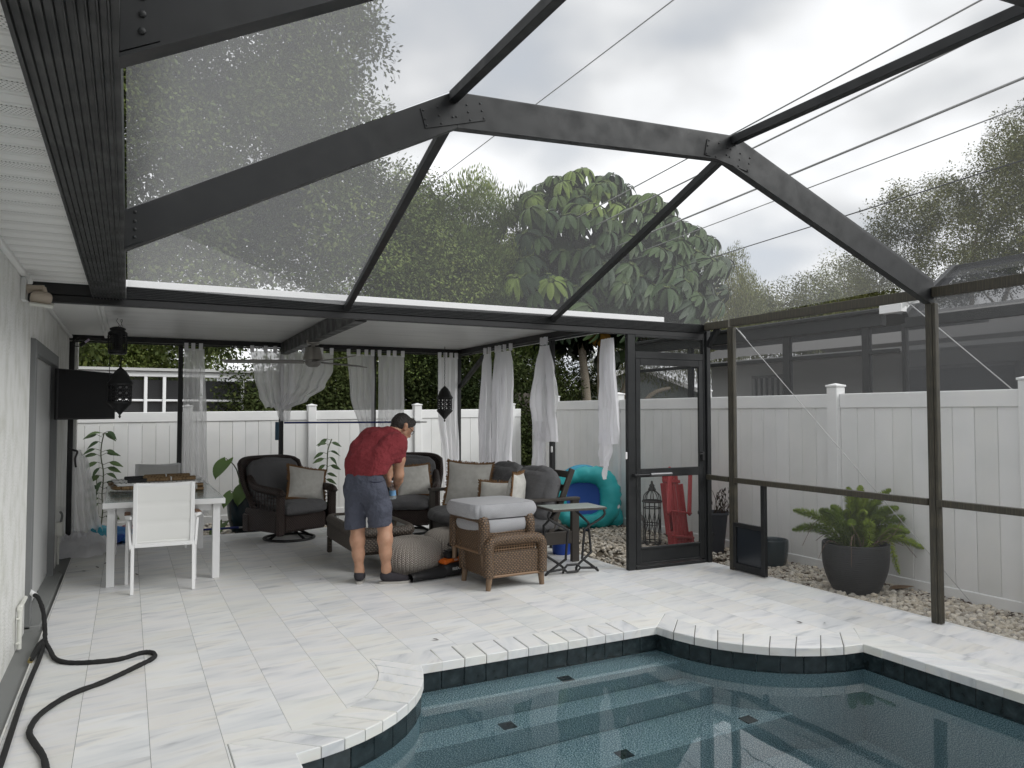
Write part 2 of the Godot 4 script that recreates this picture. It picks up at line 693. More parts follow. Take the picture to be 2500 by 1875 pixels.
	m.uv1_scale = Vector3(0.5, 0.5, 1)
	M.water = m
	# ground
	m = mat(0.1, 0.08, 0.06, 1.0)
	m.albedo_color = Color.WHITE
	m.albedo_texture = ntex(noise(61, 0.05, 5), [0.0, lin(0.035, 0.025, 0.018), 0.5, lin(0.10, 0.08, 0.055), 1.0, lin(0.19, 0.155, 0.11)], 1024)
	tri_uv(m, 0.8)
	M.soil = m
	m = mat(1, 1, 1, 0.9)
	m.vertex_color_use_as_albedo = true
	m.albedo_texture = ntex(noise(62, 0.02, 5), [0.0, lin(0.50, 0.48, 0.45), 0.5, lin(0.85, 0.83, 0.80), 1.0, lin(1, 1, 1)], 256)
	m.uv1_triplanar = true
	m.uv1_scale = Vector3.ONE * 0.6
	M.stone = m
	m = mat(1, 1, 1, 0.85)
	m.vertex_color_use_as_albedo = true
	M.tint = m
	# plants
	m = mat(1, 1, 1, 0.55)
	m.vertex_color_use_as_albedo = true
	m.backlight_enabled = true
	m.backlight = Color(0.42, 0.42, 0.42)
	m.metallic_specular = 0.4
	M.leaf = m
	m = m.duplicate()
	m.metallic_specular = 0.2
	m.roughness = 0.7
	M.foliage = m
	m = m.duplicate()
	m.roughness = 0.5
	m.metallic_specular = 0.35
	M.whorl = m
	m = mat(0.2, 0.17, 0.13, 0.9)
	m.albedo_color = Color.WHITE
	m.albedo_texture = ntex(noise(71, 0.03, 5), [0.0, lin(0.08, 0.065, 0.05), 0.5, lin(0.20, 0.17, 0.13), 1.0, lin(0.30, 0.26, 0.21)], 512)
	m.uv1_scale = Vector3(4, 1.2, 1)
	bump(m, ntex(noise(72, 0.05, 4), [], 512), 1.0)
	M.bark = m
	m = m.duplicate()
	m.albedo_texture = ntex(noise(73, 0.03, 5), [0.0, lin(0.22, 0.185, 0.14), 0.5, lin(0.40, 0.345, 0.27), 1.0, lin(0.54, 0.48, 0.39)], 512)
	M.bark_pale = m
	M.stem = mat(0.06, 0.075, 0.03, 0.7)
	# furniture
	var weave := func(u: float, v: float) -> float:
		var row := int(v * 8.0)
		var f := fposmod(v * 8.0, 1.0)
		var g := cos(TAU * (u * 4.0 + 0.5 * (row % 2)))
		return pow(sin(PI * f), 0.6) * (0.62 + 0.38 * g)
	var wtex := itex(128, 128, func(u, v):
		var h: float = weave.call(u, v)
		return Color(h, h, h))
	var wcol := func(lo: Color, hi: Color, sd: int) -> ImageTexture:
		var z := noise(sd, 9.0, 2)
		return itex(128, 128, func(u, v):
			var h: float = weave.call(u, v)
			var row := int(v * 8.0)
			var tone: float = 0.72 + 0.28 * z.get_noise_2d(u * 0.6, row * 3.0) + 0.2 * z.get_noise_2d(u * 6.0, v * 6.0)
			return lo.lerp(hi, clampf(smoothstep(0.12, 0.5, h) * tone, 0.0, 1.0)))
	m = mat(1, 1, 1, 0.5)
	m.albedo_texture = wcol.call(lin(0.018, 0.011, 0.007), lin(0.24, 0.145, 0.075), 5)
	bump(m, wtex, 0.5)
	m.uv1_scale = Vector3(8, 8, 1)
	M.wicker = m
	m = m.duplicate()
	m.albedo_texture = wcol.call(lin(0.010, 0.006, 0.005), lin(0.062, 0.033, 0.025), 6)
	M.wicker_dark = m
	m = m.duplicate()
	m.albedo_texture = wcol.call(lin(0.020, 0.016, 0.013), lin(0.17, 0.135, 0.108), 7)
	m.uv1_scale = Vector3(7, 7, 1)
	M.wicker_grey = m
	M.strand = mat(0.20, 0.12, 0.065, 0.5)
	M.strand_dark = mat(0.028, 0.017, 0.014, 0.5)
	m = mat(0.125, 0.124, 0.128, 0.95)
	bump(m, ntex(noise(81, 0.018, 3), [], 256), 0.7)
	tri_uv(m, 3.0)
	m.rim_enabled = true
	m.rim = 0.3
	M.cushion = m
	m = mat(0.42, 0.405, 0.375, 0.95)
	m.albedo_color = Color.WHITE
	m.albedo_texture = ntex(noise(82, 0.03, 4), [0.0, lin(0.56, 0.545, 0.50), 1.0, lin(0.70, 0.685, 0.645)], 256)
	tri_uv(m, 2.0)
	M.linen = m
	M.fringe = mat(0.22, 0.125, 0.06, 0.95)
	m = mat(1, 1, 1, 0.95)
	m.albedo_texture = itex(8, 64, func(_u, v): return lin(0.15, 0.15, 0.165) if fposmod(v * 8.0, 1.0) < 0.5 else lin(0.52, 0.52, 0.53))
	m.uv1_scale = Vector3(12, 12, 1)
	M.stripe = m
	m = mat(0.33, 0.33, 0.34, 0.95)
	bump(m, ntex(noise(84, 0.1, 3), [], 256), 0.05)
	M.stripe_top = m
	m = mat(1, 1, 1, 0.5)
	m.albedo_texture = itex(4, 32, func(_u, v): return lin(0.10, 0.062, 0.035).lerp(lin(0.20, 0.13, 0.078), pow(sin(PI * v), 0.5)))
	m.uv1_scale = Vector3(1, 90, 1)
	M.wicker_leg = m
	M.white_paint = mat(0.78, 0.78, 0.78, 0.35)
	m = mat(0.27, 0.24, 0.21, 0.95)
	m.albedo_color = Color.WHITE
	var knit := func(u: float, v: float) -> float:
		var f := absf(fposmod(u * 4.0, 1.0) - 0.5) * 2.0
		return sin(PI * fposmod(v * 8.0 + f * 0.9, 1.0)) * (0.35 + 0.65 * sin(PI * fposmod(u * 8.0, 1.0)))
	m.albedo_texture = itex(128, 128, func(u, v): return lin(0.20, 0.172, 0.148).lerp(lin(0.50, 0.455, 0.405), smoothstep(0.0, 0.55, knit.call(u, v))))
	bump(m, itex(128, 128, func(u, v):
		var h: float = knit.call(u, v)
		return Color(h, h, h)), 1.0)
	M.knit = m
	M.frame_brown = mat(0.055, 0.047, 0.040, 0.5)
	m = mat(0.6, 0.62, 0.6, 0.05)
	m.albedo_color.a = 0.35
	m.transparency = BaseMaterial3D.TRANSPARENCY_ALPHA
	M.glass = m
	M.glass_top = mat(0.035, 0.045, 0.045, 0.06)
	m = mat(0.3, 0.35, 0.34, 0.15)
	m.albedo_color = Color.WHITE
	m.albedo_texture = ntex(noise(85, 0.02, 3), [0.0, lin(0.17, 0.22, 0.215), 1.0, lin(0.25, 0.30, 0.29)], 256)
	m.uv1_scale = Vector3(0.5, 2, 1)
	M.table_glass = m
	m = mat(1, 1, 1, 0.3)
	m.albedo_texture = ntex(noise(86, 0.14, 3, FastNoiseLite.TYPE_CELLULAR), [0.0, lin(0.08, 0.115, 0.11), 0.4, lin(0.28, 0.32, 0.30), 0.7, lin(0.52, 0.53, 0.49), 1.0, lin(0.14, 0.20, 0.20)], 512)
	m.uv1_scale = Vector3(3, 3, 1)
	M.mosaic = m
	m = mat(0.78, 0.78, 0.76, 0.85)
	bump(m, itex(32, 32, func(u, v):
		var h := sin(PI * fposmod(u * 8.0, 1.0)) * sin(PI * fposmod(v * 8.0, 1.0))
		return Color(h, h, h)), 0.05)
	m.uv1_scale = Vector3(30, 30, 1)
	m.backlight_enabled = true
	m.backlight = Color(0.3, 0.3, 0.3)
	M.sling = m
	M.teak = mat(0.20, 0.095, 0.045, 0.55)
	m = mat(0.30, 0.19, 0.085, 0.5)
	m.albedo_color = Color.WHITE
	m.albedo_texture = ntex(noise(87, 0.02, 4), [0.0, lin(0.11, 0.062, 0.025), 0.5, lin(0.22, 0.135, 0.06), 1.0, lin(0.33, 0.225, 0.11)], 256)
	m.uv1_scale = Vector3(8, 0.8, 1)
	M.wood = m
	# sheer cloth
	m = mat(0.90, 0.89, 0.92, 0.9)
	m.albedo_color.a = 0.70
	m.transparency = BaseMaterial3D.TRANSPARENCY_ALPHA
	m.backlight_enabled = true
	m.backlight = Color(1.0, 1.0, 1.0)
	M.sheer = m
	m = m.duplicate()
	m.albedo_color = lin(0.93, 0.92, 0.96)
	m.albedo_color.a = 0.94
	M.cloth = m
	m = mat(0.003, 0.003, 0.004, 0.35)
	m.metallic_specular = 0.25
	M.tv = m
	M.red = mat(0.36, 0.035, 0.038, 0.5)
	M.teal = mat(0.03, 0.42, 0.44, 0.5)
	M.float_blue = mat(0.02, 0.085, 0.36, 0.7)
	M.sky_blue = mat(0.03, 0.34, 0.52, 0.45)
	M.blue = mat(0.008, 0.020, 0.16, 0.35)
	M.pot_teal = mat(0.012, 0.026, 0.034, 0.25)
	m = mat(0.018, 0.019, 0.021, 0.6)
	bump(m, itex(4, 64, func(_u, v):
		var h := 0.5 + 0.3 * sin(v * TAU * 9.0) + 0.2 * sin(v * TAU * 23.0)
		return Color(h, h, h)), 0.5)
	m.uv1_scale = Vector3(3, 6, 1)
	M.pot = m
	M.pot_grey = mat(0.035, 0.037, 0.045, 0.6)
	M.orange = mat(0.62, 0.13, 0.012, 0.45)
	M.rubber = mat(0.010, 0.010, 0.010, 0.85)
	M.beige = mat(0.52, 0.44, 0.36, 0.6)
	M.pvc = mat(0.68, 0.68, 0.63, 0.5)
	M.nickel = mat(0.36, 0.34, 0.31, 0.3, 0.8)
	M.blade = mat(0.22, 0.21, 0.20, 0.4)
	M.dark_wood = mat(0.05, 0.03, 0.02, 0.7)
	# person
	m = mat(0.42, 0.235, 0.15, 0.6)
	m.subsurf_scatter_enabled = true
	m.subsurf_scatter_strength = 0.12
	m.albedo_color = Color.WHITE
	m.albedo_texture = ntex(noise(91, 0.02, 4), [0.0, lin(0.40, 0.215, 0.135), 0.5, lin(0.44, 0.245, 0.158), 1.0, lin(0.48, 0.275, 0.18)], 256)
	m.uv1_scale = Vector3(3, 3, 1)
	M.skin = m
	m = mat(0.185, 0.022, 0.028, 0.95)
	var fold := noise(92, 0.022, 3)
	fold.fractal_type = FastNoiseLite.FRACTAL_RIDGED
	bump(m, ntex(fold, [], 256), 0.45)
	m.uv1_scale = Vector3(3, 3, 1)
	M.shirt = m
	m = mat(0.050, 0.056, 0.080, 0.9)
	fold = noise(93, 0.018, 3)
	fold.fractal_type = FastNoiseLite.FRACTAL_RIDGED
	bump(m, ntex(fold, [], 256), 0.5)
	m.uv1_scale = Vector3(3, 3, 1)
	m.albedo_color = lin(0.062, 0.068, 0.094)
	M.shorts = m
	m = mat(0.016, 0.012, 0.010, 0.6)
	bump(m, ntex(noise(94, 0.25, 2), [], 256), 0.25)
	m.uv1_scale = Vector3(10, 2, 1)
	M.hair = m
	M.shoe = mat(0.030, 0.027, 0.033, 0.85)
	M.sole = mat(0.42, 0.40, 0.37, 0.6)
	m = mat(0.75, 0.85, 0.9, 0.05)
	m.albedo_color.a = 0.25
	m.transparency = BaseMaterial3D.TRANSPARENCY_ALPHA
	M.bottle = m
	M.label_blue = mat(0.18, 0.38, 0.62, 0.4)

# ---------------------------------------------------------------- ground, deck, pool
const XW := -0.64
const XL := 4.39
const XC := 5.40
const ZB := -6.28
const ZE := -10.47
const ZN := 2.4

func arc(ce: Vector2, r: float, a0: float, a1: float, k: int) -> Array:
	var o := []
	for j in k + 1:
		var a := deg_to_rad(lerpf(a0, a1, float(j) / k))
		o.append(ce + Vector2(cos(a), sin(a)) * r)
	return o

func pool_poly(g: float) -> PackedVector2Array:  # water edge in (x, z) moved outwards by g: far end straight, corners bitten in by rounds
	var p := PackedVector2Array()
	var cl := Vector2(0.53, -4.71)
	var rl := 1.107 - g
	var cr := Vector2(4.48, -4.62)
	var rr := 1.02 - g
	var xl := 0.69 - g
	var xr := 4.45 + g
	p.append(Vector2(xl, 1.6 + g))
	var a0 := acos((xl - cl.x) / rl)
	var a1 := asin((-4.52 - g - cl.y) / rl)
	for j in 17:
		var a := lerpf(a0, a1, j / 16.0)
		p.append(cl + Vector2(cos(a), sin(a)) * rl)
	a0 = PI - asin((-4.56 - g - cr.y) / rr)
	a1 = acos((xr - cr.x) / rr)
	for j in 17:
		var a := lerpf(a0, a1, j / 16.0)
		p.append(cr + Vector2(cos(a), sin(a)) * rr)
	p.append(Vector2(xr, 1.6 + g))
	return p

func build_ground() -> void:
	var g := MB.new()
	# one sheet to the horizon, with a hole where the pool shell goes
	var hole := pool_poly(0.2)
	var big := PackedVector2Array([Vector2(-200, -200), Vector2(200, -200), Vector2(200, 120), Vector2(-200, 120)])
	var strips := [[-200.0, 0.3], [0.3, 5.0], [5.0, 200.0]]
	for s in strips:
		var z0 := -200.0
		if s[0] == 0.3:
			g.poly([Vector3(0.3, -0.12, -200), Vector3(5.0, -0.12, -200), Vector3(5.0, -0.12, -5.0), Vector3(0.3, -0.12, -5.0)], Vector3.UP)
			g.poly([Vector3(0.3, -0.12, 2.0), Vector3(5.0, -0.12, 2.0), Vector3(5.0, -0.12, 120.0), Vector3(0.3, -0.12, 120.0)], Vector3.UP)
		else:
			g.poly([Vector3(s[0], -0.12, -200), Vector3(s[1], -0.12, -200), Vector3(s[1], -0.12, 120.0), Vector3(s[0], -0.12, 120.0)], Vector3.UP)
	struct("ground", g, M.soil)
	# deck slab under the pavers
	var deck := Node3D.new()
	deck.name = "deck"
	add_child(deck)
	tag(deck, "", "", "", "structure")
	var outline := [PackedVector2Array([Vector2(-0.52, ZE), Vector2(XL + 0.06, ZE), Vector2(XL + 0.06, ZB - 0.06), Vector2(XC + 0.06, ZB - 0.06), Vector2(XC + 0.06, ZN), Vector2(-0.52, ZN)])]
	var slab := MB.new()
	var inner := pool_poly(0.012)
	# slab in three pieces round the pool: far, left, right
	var far := Geometry2D.intersect_polygons(outline[0], PackedVector2Array([Vector2(-9, -20), Vector2(9, -20), Vector2(9, -4.0), Vector2(-9, -4.0)]))
	for q in far:
		for w in Geometry2D.clip_polygons(q, inner): slab.prism(w, -0.14, -0.003, false)
	for w in Geometry2D.clip_polygons(PackedVector2Array([Vector2(-0.52, -4.0), Vector2(2.5, -4.0), Vector2(2.5, ZN), Vector2(-0.52, ZN)]), inner): slab.prism(w, -0.14, -0.003, false)
	for w in Geometry2D.clip_polygons(PackedVector2Array([Vector2(2.5, -4.0), Vector2(XC + 0.06, -4.0), Vector2(XC + 0.06, ZN), Vector2(2.5, ZN)]), inner): slab.prism(w, -0.14, -0.003, false)
	part("deck_slab", slab, M.grout, deck)
	var bed := MB.new()
	var e0 := pool_poly(0.006)
	var e1 := pool_poly(0.247)
	for j in e0.size() - 1:
		bed.poly([Vector3(e0[j].x, -0.0008, e0[j].y), Vector3(e0[j + 1].x, -0.0008, e0[j + 1].y), Vector3(e1[j + 1].x, -0.0008, e1[j + 1].y), Vector3(e1[j].x, -0.0008, e1[j].y)], Vector3.UP)
	part("coping_bed", bed, M.grout, deck)
	# marble pavers, each a piece of its own
	rng.seed = 5
	var cop := pool_poly(0.25)
	var whole := []
	for k in 24:
		var b := MB.new()
		var t := rn(0.90, 1.02)
		b.col = Color(t, t * rn(0.99, 1.005), t * rn(0.97, 1.01))
		b.uo = Vector2(rn(0, 9), rn(0, 9))
		b.ur = 0.22 + rn(-0.1, 0.1)
		b.prism(PackedVector2Array([Vector2(0.001, 0.0006), Vector2(0.3115, 0.0006), Vector2(0.3115, 0.6094), Vector2(0.001, 0.6094)]), -0.012, 0.0, false)
		whole.append(b.mesh())
	var x0 := 0.1165 - 0.3125 * 3.0
	for cx in 22:
		var x := x0 + cx * 0.3125
		var off: float = [0.0, 0.31, 0.12, 0.43, 0.22, 0.52][cx % 6]
		var z := ZE - off
		while z < ZN:
			var r := PackedVector2Array([Vector2(x + 0.001, z + 0.0006), Vector2(x + 0.3115, z + 0.0006), Vector2(x + 0.3115, z + 0.6094), Vector2(x + 0.001, z + 0.6094)])
			z += 0.61
			if z < -3.0 and z - 0.61 > ZN - 3.0: continue
			if z > 0.4: continue
			var inside := true
			for q in r:
				if not Geometry2D.is_point_in_polygon(q, outline[0]): inside = false
			for q in cop:
				if Geometry2D.is_point_in_polygon(q, r): inside = false
			for q in r:
				if Geometry2D.is_point_in_polygon(q, cop): inside = false
			if inside:
				part("paver", whole[rng.randi() % 24], M.marble, deck, Transform3D(Basis.IDENTITY, Vector3(r[0].x - 0.001, 0, r[0].y - 0.0006)))
				continue
			for w in Geometry2D.intersect_polygons(r, outline[0]):
				for y in Geometry2D.clip_polygons(w, cop):
					if Geometry2D.is_polygon_clockwise(y) and y.size() > 30: continue
					var b := MB.new()
					var t := rn(0.92, 1.02)
					b.col = Color(t, t, t * rn(0.97, 1.01))
					b.uo = Vector2(rn(0, 9), rn(0, 9))
					b.ur = 0.22 + rn(-0.1, 0.1)
					b.prism(y, -0.012, 0.0, false)
					part("paver", b, M.marble, deck)
	# strip of grey painted slab along the house
	var st := MB.new()
	st.box(Vector3(-0.59, -0.085, -4.0), Vector3(0.136, 0.13, 13.1), Basis.IDENTITY, 0.004)
	struct("painted_strip", st, M.grey_floor)

func build_pool() -> void:
	var pool := Node3D.new()
	pool.name = "swimming_pool"
	add_child(pool)
	tag(pool, "", "", "", "structure")
	rng.seed = 8
	# coping stones round the edge, laid across it
	var e := pool_poly(0.0)
	var o := pool_poly(0.25)
	var runs := []  # corner-to-corner runs: [inner points, outer points]
	runs.append([[e[0], e[1]], [o[0], o[1]]])
	runs.append([e.slice(1, 18), o.slice(1, 18)])
	runs.append([[e[17], e[18]], [o[17], o[18]]])
	runs.append([e.slice(18, 35), o.slice(18, 35)])
	runs.append([[e[34], e[35]], [o[34], o[35]]])
	var at := func(p: Array, f: float) -> Vector2:
		var tot := 0.0
		for j in p.size() - 1: tot += p[j].distance_to(p[j + 1])
		var want := f * tot
		for j in p.size() - 1:
			var l: float = p[j].distance_to(p[j + 1])
			if want <= l or j == p.size() - 2: return p[j].lerp(p[j + 1], want / l)
			want -= l
		return p[-1]
	for k in runs.size():
		var pi := Array(runs[k][0])
		var po := Array(runs[k][1])
		var li := 0.0
		for j in pi.size() - 1: li += pi[j].distance_to(pi[j + 1])
		var cnt := int(round(li / (0.160 if k != 1 else 0.132)))
		for s in cnt:
			var f0 := float(s) / cnt
			var f1 := float(s + 1) / cnt
			if (k == 0 and f1 < 0.1) or (k == 4 and f0 > 0.9): continue
			var fo0 := f0
			var fo1 := f1
			if k in [0, 2, 4]:  # straight runs: square cuts, mitred only at the ends
				var lo := 0.0
				for j in po.size() - 1: lo += po[j].distance_to(po[j + 1])
				var over := (lo - li)
				var sh := 0.25 if k != 2 else over / 2.0
				if k == 0: fo0 = f0 * li / lo; fo1 = f1 * li / lo
				elif k == 4: fo0 = 1.0 - (1.0 - f0) * li / lo; fo1 = 1.0 - (1.0 - f1) * li / lo
				else:
					fo0 = clampf((f0 * li + sh) / lo, 0, 1); fo1 = clampf((f1 * li + sh) / lo, 0, 1)
					if s == 0: fo0 = 0.0
					if s == cnt - 1: fo1 = 1.0
				if k == 0 and s == cnt - 1: fo1 = 1.0
				if k == 4 and s == 0: fo0 = 0.0
			var lout := 0.0
			for j in po.size() - 1: lout += po[j].distance_to(po[j + 1])
			var a: Vector2 = at.call(pi, f0 + 0.003 / li)
			var b: Vector2 = at.call(pi, f1 - 0.003 / li)
			var c: Vector2 = at.call(po, fo1 - minf(0.003 / lout, (fo1 - fo0) * 0.2))
			var d: Vector2 = at.call(po, fo0 + minf(0.003 / lout, (fo1 - fo0) * 0.2))
			var out := ((c + d) / 2.0 - (a + b) / 2.0).normalized() * 0.003
			var pg := [a, b, c - out, d - out]
			var m := MB.new()
			var t := rn(0.90, 1.04)
			m.col = Color(t, t, t * rn(0.97, 1.01))
			m.uo = Vector2(rn(0, 9), rn(0, 9))
			# the nose hangs 15 mm over the tiles
			var inw := (a + b) / 2.0 - (c + d) / 2.0
			inw = inw.normalized() * 0.02
			pg[0] += inw; pg[1] += inw
			m.ur = rn(-1.6, 1.6)
			m.prism(PackedVector2Array(pg), -0.052, 0.003, true, 0.004)
			part("coping_stone", m, M.marble, pool)
	# dark tiles at the water line
	var tm := []
	for k in runs.size():
		var pi := Array(runs[k][0])
		var li := 0.0
		for j in pi.size() - 1: li += pi[j].distance_to(pi[j + 1])
		var cnt := int(round(li / 0.155))
		for s in cnt:
			var f0 := float(s) / cnt
			var f1 := float(s + 1) / cnt
			if (k == 0 and f1 < 0.35) or (k == 4 and f0 > 0.65): continue
			var a: Vector2 = at.call(pi, f0)
			var b: Vector2 = at.call(pi, f1)
			var dir := (b - a).normalized()
			var m := MB.new()
			var ce := (a + b) / 2.0
			m.box(Vector3(ce.x, -0.129, ce.y), Vector3(a.distance_to(b) - 0.004, 0.152, 0.012), Basis(Vector3(dir.x, 0, dir.y), Vector3.UP, Vector3(-dir.y, 0, dir.x)), 0.002)
			part("waterline_tile", m, M.poolTile, pool)
	# shell: walls, floor, the three broad steps at the far end, each a step lower
	var sh := MB.new()
	var w := pool_poly(0.010)
	for j in w.size() - 1:
		var a := w[j]
		var b := w[j + 1]
		var inn := Vector3(-(b.y - a.y), 0, b.x - a.x)
		sh.poly([Vector3(a.x, -1.6, a.y), Vector3(b.x, -1.6, b.y), Vector3(b.x, -0.053, b.y), Vector3(a.x, -0.053, a.y)], inn)
	sh.poly([Vector3(w[0].x, -1.6, 1.6), Vector3(w[35].x, -1.6, 1.6), Vector3(w[35].x, -0.053, 1.6), Vector3(w[0].x, -0.053, 1.6)], Vector3(0, 0, -1))
	part("pool_wall", sh, M.pebble, pool)
	var fl := MB.new()
	fl.poly([Vector3(0.5, -1.45, -4.8), Vector3(4.7, -1.45, -4.8), Vector3(4.7, -1.45, 1.7), Vector3(0.5, -1.45, 1.7)], Vector3.UP)
	part("pool_floor", fl, M.pebble, pool)
	var steps := [[-4.35, -0.275], [-4.13, -0.60], [-3.75, -0.90]]
	var zprev := -4.9
	for q in steps:
		var b := MB.new()
		b.box(Vector3(2.56, (q[1] - 1.5) / 2.0, (zprev + q[0]) / 2.0), Vector3(4.2, q[1] + 1.5, q[0] - zprev), Basis.IDENTITY, 0.025)
		part("pool_step", b, M.pebble, pool)
		zprev = q[0]
	# dark marker tiles set in the step edges
	for q in [[2.60, -0.272, -4.40], [2.07, -0.597, -4.19], [2.65, -0.897, -3.81], [3.62, -0.897, -3.81]]:
		var b := MB.new()
		b.box(Vector3(q[0], q[1], q[2]), Vector3(0.09, 0.006, 0.09))
		part("marker_tile", b, M.poolTile, pool)
	var wa := MB.new()
	var pg := pool_poly(0.004)
	var ix := Geometry2D.triangulate_polygon(pg)
	for q in pg: wa.vert(Vector3(q.x, -0.155, q.y), Vector3.UP, q)
	for j in range(0, ix.size(), 3): wa._up(ix[j], ix[j + 1], ix[j + 2], true)
	struct("pool_water", wa, M.water)

func pebble_mesh(sd: int) -> ArrayMesh:
	var z := noise(sd, 0.9, 2)
	var b := MB.new()
	b.grid(9, 6, func(u, w):
		var d := Vector3(cos(-u * TAU) * sin(w * PI), -cos(w * PI), sin(-u * TAU) * sin(w * PI))
		return d * (1.0 + 0.55 * z.get_noise_3dv(d)), Vector2.ONE, true)
	return b.mesh()

func build_gravel() -> void:
	rng.seed = 17
	var zs := noise(18, 0.7, 3)
	var meshes := [pebble_mesh(1), pebble_mesh(2), pebble_mesh(3)]
	var xs := [[], [], []]
	var cs := [[], [], []]
	var areas := [[XC + 0.07, 6.48, -1.6, -6.4, 9500], [XL + 0.08, 6.48, -6.36, -12.1, 9500], [-0.6, XL + 0.08, -10.5, -12.1, 3600]]
	for a in areas:
		for k in a[4]:
			var x: float = rn(a[0], a[1])
			var z: float = rn(a[3], a[2])
			var patch := zs.get_noise_2d(x, z)
			# bare soil shows in places
			if patch < -0.18 and rng.randf() < 0.8 and z < -6.4: continue
			var s := rn(0.013, 0.027)
			var f := rng.randf()
			var b := Basis.from_euler(Vector3(rn(-0.5, 0.5), rn(0, TAU), rn(-0.5, 0.5))).scaled_local(Vector3(s * rn(1.0, 1.5), s * rn(0.6, 0.9), s))
			var q := rng.randi() % 3
			xs[q].append(Transform3D(b, Vector3(x, -0.115 + 0.035 * f * f + s * 0.5, z)))
			var t := rn(0.42, 0.84)
			var warm := rn(0.0, 1.0)
			cs[q].append(Color(t, t * lerpf(0.96, 0.90, warm), t * lerpf(0.88, 0.74, warm)))
	for q in 3: mm("gravel", meshes[q], M.stone, xs[q], cs[q])
	# bark mulch and fallen leaf litter along the foot of the fence
	var chip := MB.new()
	chip.box(Vector3.ZERO, Vector3(1, 0.25, 0.45), Basis.IDENTITY, 0.1)
	var mx := []
	var mc := []
	for k in 1500:
		var z := rn(-12.0, -1.8)
		var x := 6.47 - absf(rng.randfn(0, 0.16))
		if k % 4 == 0:
			x = rn(XC + 0.1, 6.4)
			z = rn(-7.8, -5.2)
		if k % 7 == 0:
			x = rn(0.7, 4.2)
			z = rn(-11.3, -10.55)
		mx.append(Transform3D(Basis.from_euler(Vector3(rn(-0.4, 0.4), rn(0, TAU), rn(-0.4, 0.4))).scaled(Vector3.ONE * rn(0.015, 0.045)), Vector3(x, rn(-0.085, -0.06), z)))
		var t := rn(0.03, 0.09)
		mc.append(Color(t * 1.25, t * 0.75, t * 0.5))
	mm("bark_mulch", chip.mesh(), M.tint, mx, mc)

# ---------------------------------------------------------------- house, cage, patio cover, fences, neighbours
const ZAX := Basis(Vector3(1, 0, 0), Vector3(0, 0, -1), Vector3(0, 1, 0))  # a prism drawn in (x, y) and drawn out along -z

func along_z(m: MB, pg: Array, z0: float, z1: float) -> void:  # outline in (x, y) from z0 (near) to z1 (far)
	var old := m.xf
	m.xf = Transform3D(ZAX, Vector3.ZERO)
	m.prism(PackedVector2Array(pg), -z0, -z1)
	m.xf = old

func along_x(m: MB, pg: Array, x0: float, x1: float) -> void:  # outline in (z, y)
	var old := m.xf
	m.xf = Transform3D(Basis(Vector3(0, 0, 1), Vector3(1, 0, 0), Vector3(0, 1, 0)), Vector3.ZERO)
	m.prism(PackedVector2Array(pg), x0, x1)
	m.xf = old

